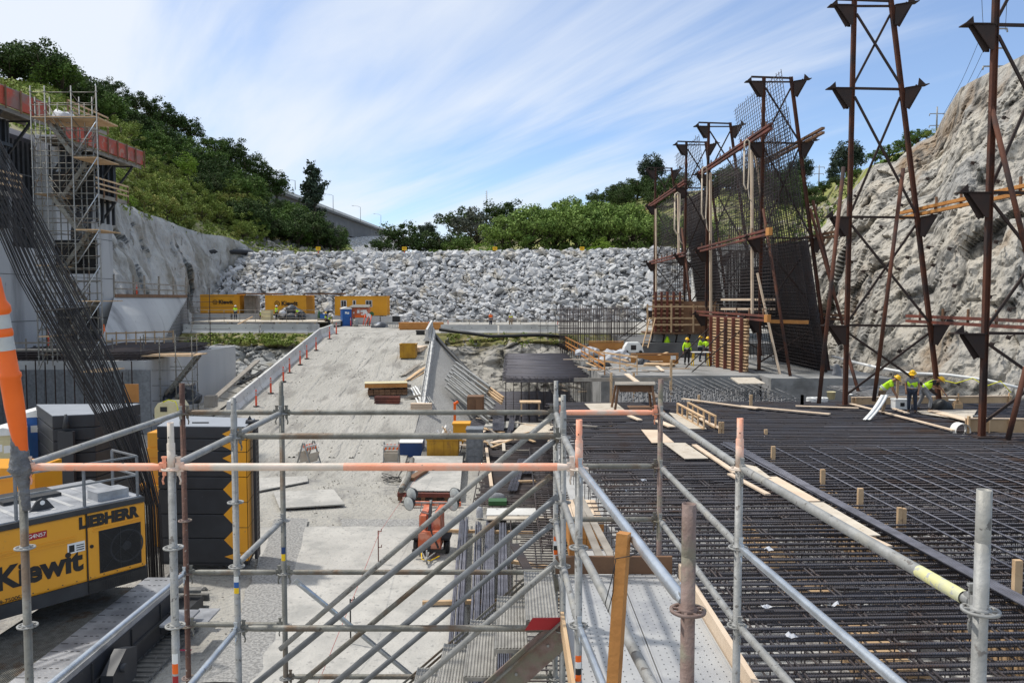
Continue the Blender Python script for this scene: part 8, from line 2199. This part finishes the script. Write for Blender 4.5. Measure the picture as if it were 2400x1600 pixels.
for k in range(4): m.b2(c + Vector((-.34, -.03, .1 + k * .42)), c + Vector((-.02, 0, .42 + k * .42))); m.b2(c + Vector((.05, -.03, .1 + k * .42)), c + Vector((.34, 0, .42 + k * .42)))
m.build('grey_cabinet', 'galv_blue', label='tall grey panelled cabinet right of the scrap box', category='cabinet')
t = thing('timber_platform', 'white plywood platform on peach painted timbers in the middle of the lower yard', 'platform', P(1000, 1150, z=ZLOW))
q = [(932, 1148), (1078, 1150), (1085, 1068), (968, 1068)]; v = [P(a, b, z=ZLOW + .45) for a, b in q]
m = MB(); m.prism([p - Vector((0, 0, .04)) for p in v], (0, 0, .04)); m.build('plywood_top', 'pad_concrete', t)
for k, (dz, dy, x0, x1) in enumerate(((.35, -.03, 932, 1080), (.12, -.5, 955, 1082))):
    m = MB(); m.bar(P(x0, 1152, z=ZLOW + .45) + Vector((0, dy, dz - .45)), P(x1, 1154, z=ZLOW + .45) + Vector((0, dy, dz - .45)), .14, .16, up=(0, 0, 1)); m.build('timber_bearer', 'orange_paint' if k else 'red_steel', t)
for f in np.linspace(.03, .97, 6): m = MB(); c = v[0].lerp(v[1], f); m.b2(c + Vector((-.08, .05, -.45)), c + Vector((.08, .3, -.04))); m.build('leg', 'wood_brown', t)
m = MB(); m.path([P(940, 1148, z=ZLOW + .58), P(957, 1120, z=ZLOW + .58), P(966, 1076, z=ZLOW + .6)], .12, 12); m.build('concrete_tube', 'galv_dull', label='grey flexible tube lying on the left edge of the white platform', category='tube')
m = MB(); m.bar(P(962, 1122, z=ZLOW + .55), P(998, 1100, z=ZLOW + .55), .3, .12, up=(0, 0, 1)); m.build('brown_beam', 'wood_brown', label='brown beam lying across the white platform', category='beam')
heap(934, 1172, 34, 24, 30, 'cloth_grey', 'tangle of ropes at the left corner of the white platform', 'rope_tangle', 'ropes', 17)
c = P(920, 1128, z=ZLOW)
m = MB()
for k in range(5): a0 = k * 1.1; m.path([c + Vector((math.cos(a) * (.32 + .03 * k) + .08 * math.cos(a0), .5 * math.sin(a) * .8 + .08 * math.sin(a0), .04 + .09 * k * (.5 + .5 * math.sin(a + a0)))) for a in np.linspace(0, 6.283, 24)], .014, 5, caps=False)
m.build('cable_coil', 'black', label='coil of black cable lying left of the white platform', category='cable')
m = MB(); m.path([P(735, 1093, z=ZLOW + .05), P(800, 1096, z=ZLOW + .05), P(870, 1092, z=ZLOW + .05), P(918, 1076, z=ZLOW + .15), P(960, 1062, z=ZLOW + .1), P(985, 1056, z=ZLOW + .05)], .014, 4); m.build('power_cable', 'black', label='black cable running across the yard between the two barricades', category='cable')
# barricades
mat('stripe_white', (.7, .69, .66), (.6, .59, .56), 5, .6)
def barricade(c, rz, label, open_=.35):
    t = thing('barricade', label, 'barricade', c, rz); t.scale = (1.18,) * 3
    for s in (-1, 1):
        for x in (-.3, .3): m = MB(); m.bar((x, s * open_, 0), (x, s * .03, 1.05), .05, .04); m.build('leg', 'galv', t, local=True)
        m = MB(); f = .80; y = s * lerp(open_, .03, f); m.box((0, y - .03, f * 1.05), (.62, .02, .22), Euler((-s * .3, 0, 0))); b = m.build('striped_board', 'stripe_white', t, local=True)
        m = MB()
        for k in range(4):
            x = -.24 + k * .16; m.prism([(x - .035, y - .045 - .0, f * 1.05 - .10), (x + .035, y - .045, f * 1.05 - .10), (x + .10, y - .045, f * 1.05 + .11), (x + .03, y - .045, f * 1.05 + .11)], (0, .004, 0))
        m.build('orange_stripe', 'orange_plastic', b, local=True)
        m = MB(); f = .42; y = s * lerp(open_, .03, f); m.box((0, y, f * 1.05), (.58, .02, .42), Euler((-s * .3, 0, 0))); m.build('lower_panel', 'plywood', t, local=True)
        m = MB(); m.bar((-.3, s * open_ * .8, .2), (.3, s * open_ * .8, .2), .03, .08); m.build('cross_rail', 'stripe_white', t, local=True)
    return t
barricade(P(724, 1094, z=ZLOW), R(62), 'folding striped barricade seen sideways on the left of the yard', .42); barricade(P(918, 1094, z=ZLOW), 0, 'folding striped barricade facing the camera left of the white platform', .3)
bar_mat('rebar_mat', -1.5, 2.2, 29.8, 44, -7.85, .45, .2, .022, 'rebar_far', 'dark crosswise reinforcing mat between the white platform and the big mat', layers=2, dz=.12, jit=.35)
for i, (a, b, m_) in enumerate([((1190, 1150), (1215, 1075), 'rebar_shiny'), ((1225, 1110), (1262, 1060), 'rebar_shiny'), ((1152, 1140), (1140, 1050), 'wood_pale'), ((1205, 1105), (1300, 1100), 'wood'), ((1215, 1128), (1310, 1126), 'wood')]):
    m = MB(); p, q = P(*a, z=-7.72), P(*b, z=-7.72)
    if m_ == 'rebar_shiny':
        for k in range(9): o = Vector((k * .045, 0, .01 * (k % 3))); m.path([p + o, q + o], .02, 4)
        m.build('rebar_bundle', m_, label='small bundle of bars lying across the yard mat, ' + ('left' if i == 0 else 'right') + ' one', category='rebar bundle')
    else: m.bar(p, q, .14, .08, up=(0, 0, 1)); m.build('plank', m_, label=['', '', 'upright-running pale plank on the yard mat', 'far wooden bearer on the yard mat', 'near wooden bearer on the yard mat'][i], category='plank')
for i in range(46):
    px, py = rnd.choice([(rnd.uniform(1120, 1310), rnd.uniform(985, 1060)), (rnd.uniform(1090, 1180), rnd.uniform(1010, 1050)), (rnd.uniform(1290, 1460), rnd.uniform(885, 940))])
    zz = ZLOW + .5 if py > 950 else -6.2; p = P(px, py, z=zz); a = rnd.uniform(0, 3.14); L = rnd.uniform(.6, 2.2)
    m = MB(); m.bar(p, p + Vector((math.cos(a) * L, math.sin(a) * L, rnd.uniform(0, .15))), rnd.choice((.1, .16, .3)), .05, up=(0, 0, 1)); m.build('board', rnd.choice(('wood', 'wood_pale', 'wood_grey', 'plywood')), label='loose board in the clutter of the pit left of the scaffold posts' if py > 950 else 'loose board in the pit below the long grey edge beam', category='board', group='loose boards in the pit' if py > 950 else 'loose boards below the edge beam')
# steel road plates
for q, lb in (([(604, 1150), (722, 1127), (720, 1115), (604, 1120)], 'thin steel plate on the ground beside the counterweights'), ([(655, 1190), (808, 1181), (782, 1146), (640, 1152)], 'large steel plate on the ground in the middle of the yard')):
    v = [P(a, b, z=ZLOW + .05) for a, b in q]; m = MB(); m.prism([p - Vector((0, 0, .04)) for p in v], (0, 0, .05)); m.build('steel_plate', 'pad_concrete', label=lb, category='steel plate')
# light tower trailer
LT = P(1010, 1300, z=ZLOW); t = thing('light_tower', 'red-orange trailer light tower with four round lamps and lettering in the lower yard', 'light tower', LT, R(-2)); t.scale = (.84, .84, .84)
m = MB(); m.prism([(-.42, -.5, .35), (.42, -.5, .35), (.40, -.5, 1.05), (-.40, -.5, 1.05)], (0, 1.5, 0)); m.build('housing', 'orange_paint', t, local=True)
for s in (-1, 1):
    m = MB(); m.prism([(s * .40, -.52, .95), (s * .14, -.52, .95), (s * .14, .98, 1.62), (s * .40, .98, 1.62)], (0, 0, .06)); m.b2((min(s * .14, s * .4), -.3, 1.0), (max(s * .14, s * .4), .98, 1.6)); m.build('hood', 'orange_paint', t, local=True)
m = MB(); m.bar((0, -.5, .35), (0, -.2, 1.6), .13, .12); m.bar((0, -.2, 1.55), (0, .1, 2.05), .1, .1); m.bar((.0, -.45, 1.25), (.36, -.56, .45), .05, .05); m.build('mast', 'steel_dark', t, local=True)
for s in (-1, 1):
    m = MB(); m.lathe((s * .58, .25, .31), [(0, -.11), (.2, -.11), (.30, -.09), (.31, 0), (.30, .09), (.2, .11), (0, .11)], 22, (1, 0, 0)); w = m.build('wheel', 'black', t, local=True)
    m = MB(); m.lathe((s * .58, .25, .31), [(0, -.118), (.15, -.112), (.15, .112), (0, .118)], 16, (1, 0, 0)); m.build('rim', 'galv', w, local=True)
    m = MB(); m.b2((s * .58 - .16, -.15, .62), (s * .58 + .16, .65, .70)); m.build('mudguard', 'cloth_dark', t, local=True)
m = MB(); m.b2((-.62, -.62, .28), (.62, -.5, .40)); m.build('bumper', 'black', t, local=True)
m = MB(); m.bar((0, -.6, .3), (0, -1.5, .28), .07, .07); m.bar((-.25, -.6, .3), (0, -1.4, .28), .04, .04); m.bar((.25, -.6, .3), (0, -1.4, .28), .04, .04); m.tube((0, -1.1, 0), (0, -1.1, .55), .03, 8); m.build('drawbar', 'galv', t, local=True)
m = MB(); m.path([(-.28, -.6, .35), (-.22, -.85, .12), (.1, -.95, .1), (.42, -.7, .2)], .022, 5); m.build('safety_chain', 'sign_yellow', t, local=True)
M = Matrix.Translation((-.27, .35, 1.49)) @ Matrix.Rotation(R(24), 4, 'X') @ Matrix.Rotation(R(90), 4, 'Z')
m = MB(); m.prism([(-.38, -.12, 1.195), (-.17, -.12, 1.195), (-.17, .36, 1.41), (-.38, .36, 1.41)], (0, 0, .004)); m.build('number_panel', 'white', t, local=True)
text_mesh('519', .20, 'black', 'lettering', t, Matrix.Translation((-.275, .12, 1.325)) @ Matrix.Rotation(R(24), 4, 'X') @ Matrix.Rotation(R(90), 4, 'Z'), local=True)
m = MB(); m.bar((-.95, .1, 2.0), (.95, .1, 2.0), .05, .05); m.tube((0, .05, 1.6), (0, .05, 2.1), .05, 8); m.path([(-.35, .1, 1.98), (-.4, 0, 1.7), (-.1, -.05, 1.6), (.2, 0, 1.75), (.35, .1, 1.98)], .02, 5); m.build('lamp_bar', 'galv', t, local=True)
for s in (-1, 1):
    for dy, dz in ((-.12, -.12), (.22, .18)):
        c = Vector((s * .84 + .05 * (dy > 0), .1 + dy, 2.10 + dz * .9)); ax = Vector((-.75, -1, -.05)).normalized()
        m = MB(); m.lathe(c, [(.06, -.26), (.18, -.19), (.27, -.02), (.28, .0), (.27, .01)], 24, ax); l = m.build('lamp_shell', 'steel_dark', t, local=True)
        m = MB(); m.lathe(c, [(.265, .0), (.22, .02), (0, .035)], 24, ax); m.build('lamp_glass', 'lamp_glass', l, local=True)
# survey stakes with string
mat('string', (.5, .08, .07), None, 3, .8)
for (px, y0, y1, m_, lb) in ((887, 1240, 1322, 'red_steel', 'thin red survey stake with small clips on the concrete pad, farther one'), (822, 1398, 1510, 'black', 'thin black survey stake with clips on the concrete pad, nearer one')):
    b = P(px, y1, z=ZLOW); H = (y1 - y0) / F * b.y; m = MB(); m.tube(b, b + UP * H, .018, 6)
    for h in (.97, .5 if px > 850 else .88): m.bar(b + UP * H * h, b + UP * H * h + Vector((.10, 0, .02)), .02, .02); m.bar(b + UP * H * h + Vector((.10, 0, 0)), b + UP * H * h + Vector((.10, 0, .09)), .02, .02)
    m.build('survey_stake', m_, label=lb, category='survey stake')
m = MB(); m.path([P(745, 1602, z=ZLOW + .5), P(826, 1404, z=ZLOW + 1.15), P(889, 1248, z=ZLOW + 1.05), P(1000, 1085, z=ZLOW + 1.0)], .006, 4); m.build('string_line', 'string', label='thin red string line stretched over the two survey stakes', category='string')
# long bundles of bars on the lower yard
for i, (a, b, n, lb) in enumerate([((1062, 1345, 1500), (1088, 1215), 11, 'leftmost bundle of long steel bars on the lower yard'), ((1110, 1345, 1500), (1122, 1230), 9, 'second bundle of long steel bars'), ((1140, 1345, 1500), (1150, 1212), 11, 'third and thickest bundle of long steel bars'), ((1180, 1345, 1500), (1180, 1215), 10, 'rightmost bundle of long steel bars on the lower yard')]):
    m = MB(); p0, p1 = P(a[0] + 0, 1620, z=ZLOW + .25), P(b[0], b[1], z=ZLOW + .25)
    off = [(-.0), .55, 1.0, 1.75][i] * 0
    n -= 3
    for k in range(n * 2):
        o = Vector(((k % n) * .045 - n * .022, rnd.uniform(-.5, .5), (k // n) * .045)); o2 = Vector((o.x * .8 + rnd.uniform(-.02, .02), o.y, o.z)); m.path([p0 + o, (p0 + p1) / 2 + o * .9, p1 + o2], .021, 5)
    m.build('rebar_bundle', 'rebar_shiny', label=lb, category='rebar bundle')
for a, b, lb in (((990, 1412), (1330, 1404), 'wooden bearer under the long steel bars, near one'), ((1045, 1243), (1250, 1248), 'wooden bearer under the long steel bars, far one'), ((1178, 1312), (1290, 1330), 'curved yellow plank lying beside the rightmost steel bars')):
    m = MB(); m.bar(P(*a, z=ZLOW + .12), P(*b, z=ZLOW + .12), .11, .1, up=(0, 0, 1)); m.build('wooden_bearer', 'wood', label=lb, category='bearer')
m = MB(); p0, p1 = P(1240, 1342, z=ZLOW + .75), P(1205, 1278, z=ZLOW + .75)
for k in range(24): o = Vector(((k % 8) * .03 - .1, 0, (k // 8) * .03)); m.path([p0 + o, p1 + o * 1.1], .015, 5)
m.build('rebar_bundle', 'rebar_far', label='short thick bundle of thin bars lying on the mat beside the stairs', category='rebar bundle')
c = P(1375, 1310, z=-7.2); t = thing('timber_pallet', 'large stack of square-cut timbers wrapped together beside the scaffold posts', 'timber stack', c)
m = MB()
for k in range(7):
    for i in range(6): m.b2((c.x - .48 + i * .16, c.y - .02 + rnd.uniform(0, .03), c.z + k * .14), (c.x - .33 + i * .16, c.y + 2.4, c.z + .132 + k * .14))
s = m.build('timbers', 'wood_orange', t); m = MB()
for i in range(6): m.b2((c.x - .478 + i * .16, c.y - .01, c.z + .98), (c.x - .332 + i * .16, c.y + 2.4, c.z + 1.05))
m.build('top_timbers', 'wood_pale', t)
m = MB(); m.b2(P(1140, 1210, z=ZLOW + .4), P(1310, 1190, z=ZLOW + .46)); m.build('grey_board', 'concrete_white', label='long pale board lying behind the bundles of steel bars', category='board')
heap(1124, 1212, 29, 18, 26, 'white_cloth', 'white plastic bag standing at the end of the steel bars', 'plastic_bag', 'bag', 41)
c = P(1166, 1184, z=ZLOW + .3); m = MB(); m.b2(c + Vector((-.35, 0, 0)), c + Vector((.35, .5, .16))); m.build('green_tray', 'green_box', label='green tray holding a tangle of fittings behind the steel bars', category='tray')
heap(1166, 1176, 30.5, 38, 18, 'cloth_grey', 'tangle of grey fittings in the green tray', 'fittings', 'fittings', 51)
c = P(1243, 975, z=-6.6); t = thing('saw_table', 'small plywood saw table left of the scaffold posts in the far pit', 'table', c)
m = MB(); m.b2(c + Vector((-.6, 0, .72)), c + Vector((.6, .8, .8))); m.build('table_top', 'wood', t)
for sx in (-.5, .5):
    for sy in (.08, .7): m = MB(); m.bar(c + Vector((sx, sy, 0)), c + Vector((sx, sy, .72)), .08, .08); m.build('leg', 'wood', t)
for q, z, m_, lb in (([(1200, 1015), (1300, 1012), (1310, 990), (1225, 990)], ZLOW + .5, 'plywood', 'pale plywood floor sheet near the foot of the small saw table'), ([(1130, 1005), (1215, 1000), (1215, 985), (1140, 990)], ZLOW + .4, 'pad_concrete', 'white sheet lying near the grey cabinet'), ([(1145, 1195), (1310, 1190), (1310, 1215), (1140, 1216)], ZLOW + .42, 'plywood', 'long plywood strip behind the steel bars')):
    sheet(q, z, m_, 'plywood_sheet', lb, 'plywood', .05)
for px, x1 in ((1155, 1162), (1168, 1176), (1190, 1205)):
    m = MB()
    for k in range(7): m.path([P(px + k * 2, 1008, z=ZLOW + .6), P(x1 + k * 2 - 6, 960, z=ZLOW + .6)], .025, 4)
    m.build('bar_bundle', 'rebar_shiny', label='small bundle of bars lying near the foot of the aluminium beams', category='bundle', group='small bundles near the aluminium beams')
for a, b in (((1350, 1170), (1420, 1340)), ((1360, 1165), (1455, 1345)), ((1345, 995), (1400, 1000))):
    plank(a, b, ZMAT + .1 if a[1] < 1000 else ZMAT - .3, .16, 'plank lying at the left edge of the big mat', 'wood_grey', group='planks at the left edge of the big mat')
m = MB(); m.b2(Vector((P(560, 1515, z=ZLOW).x - 1.8, P(470, 1530, z=ZLOW).y, ZLOW + .055)), Vector((P(560, 1515, z=ZLOW).x - 1.0, P(470, 1530, z=ZLOW).y + .08, ZLOW + .06))); m.build('paint_mark', 'pink_paint', kind='structure')

# ------------------------------------------------------------------ label clean-up: nothing over sixteen words
for o in bpy.data.objects:
    if o.parent is None and 'label' in o:
        w = o['label'].split()
        if len(w) > 16: o['label'] = ' '.join(w[:16])
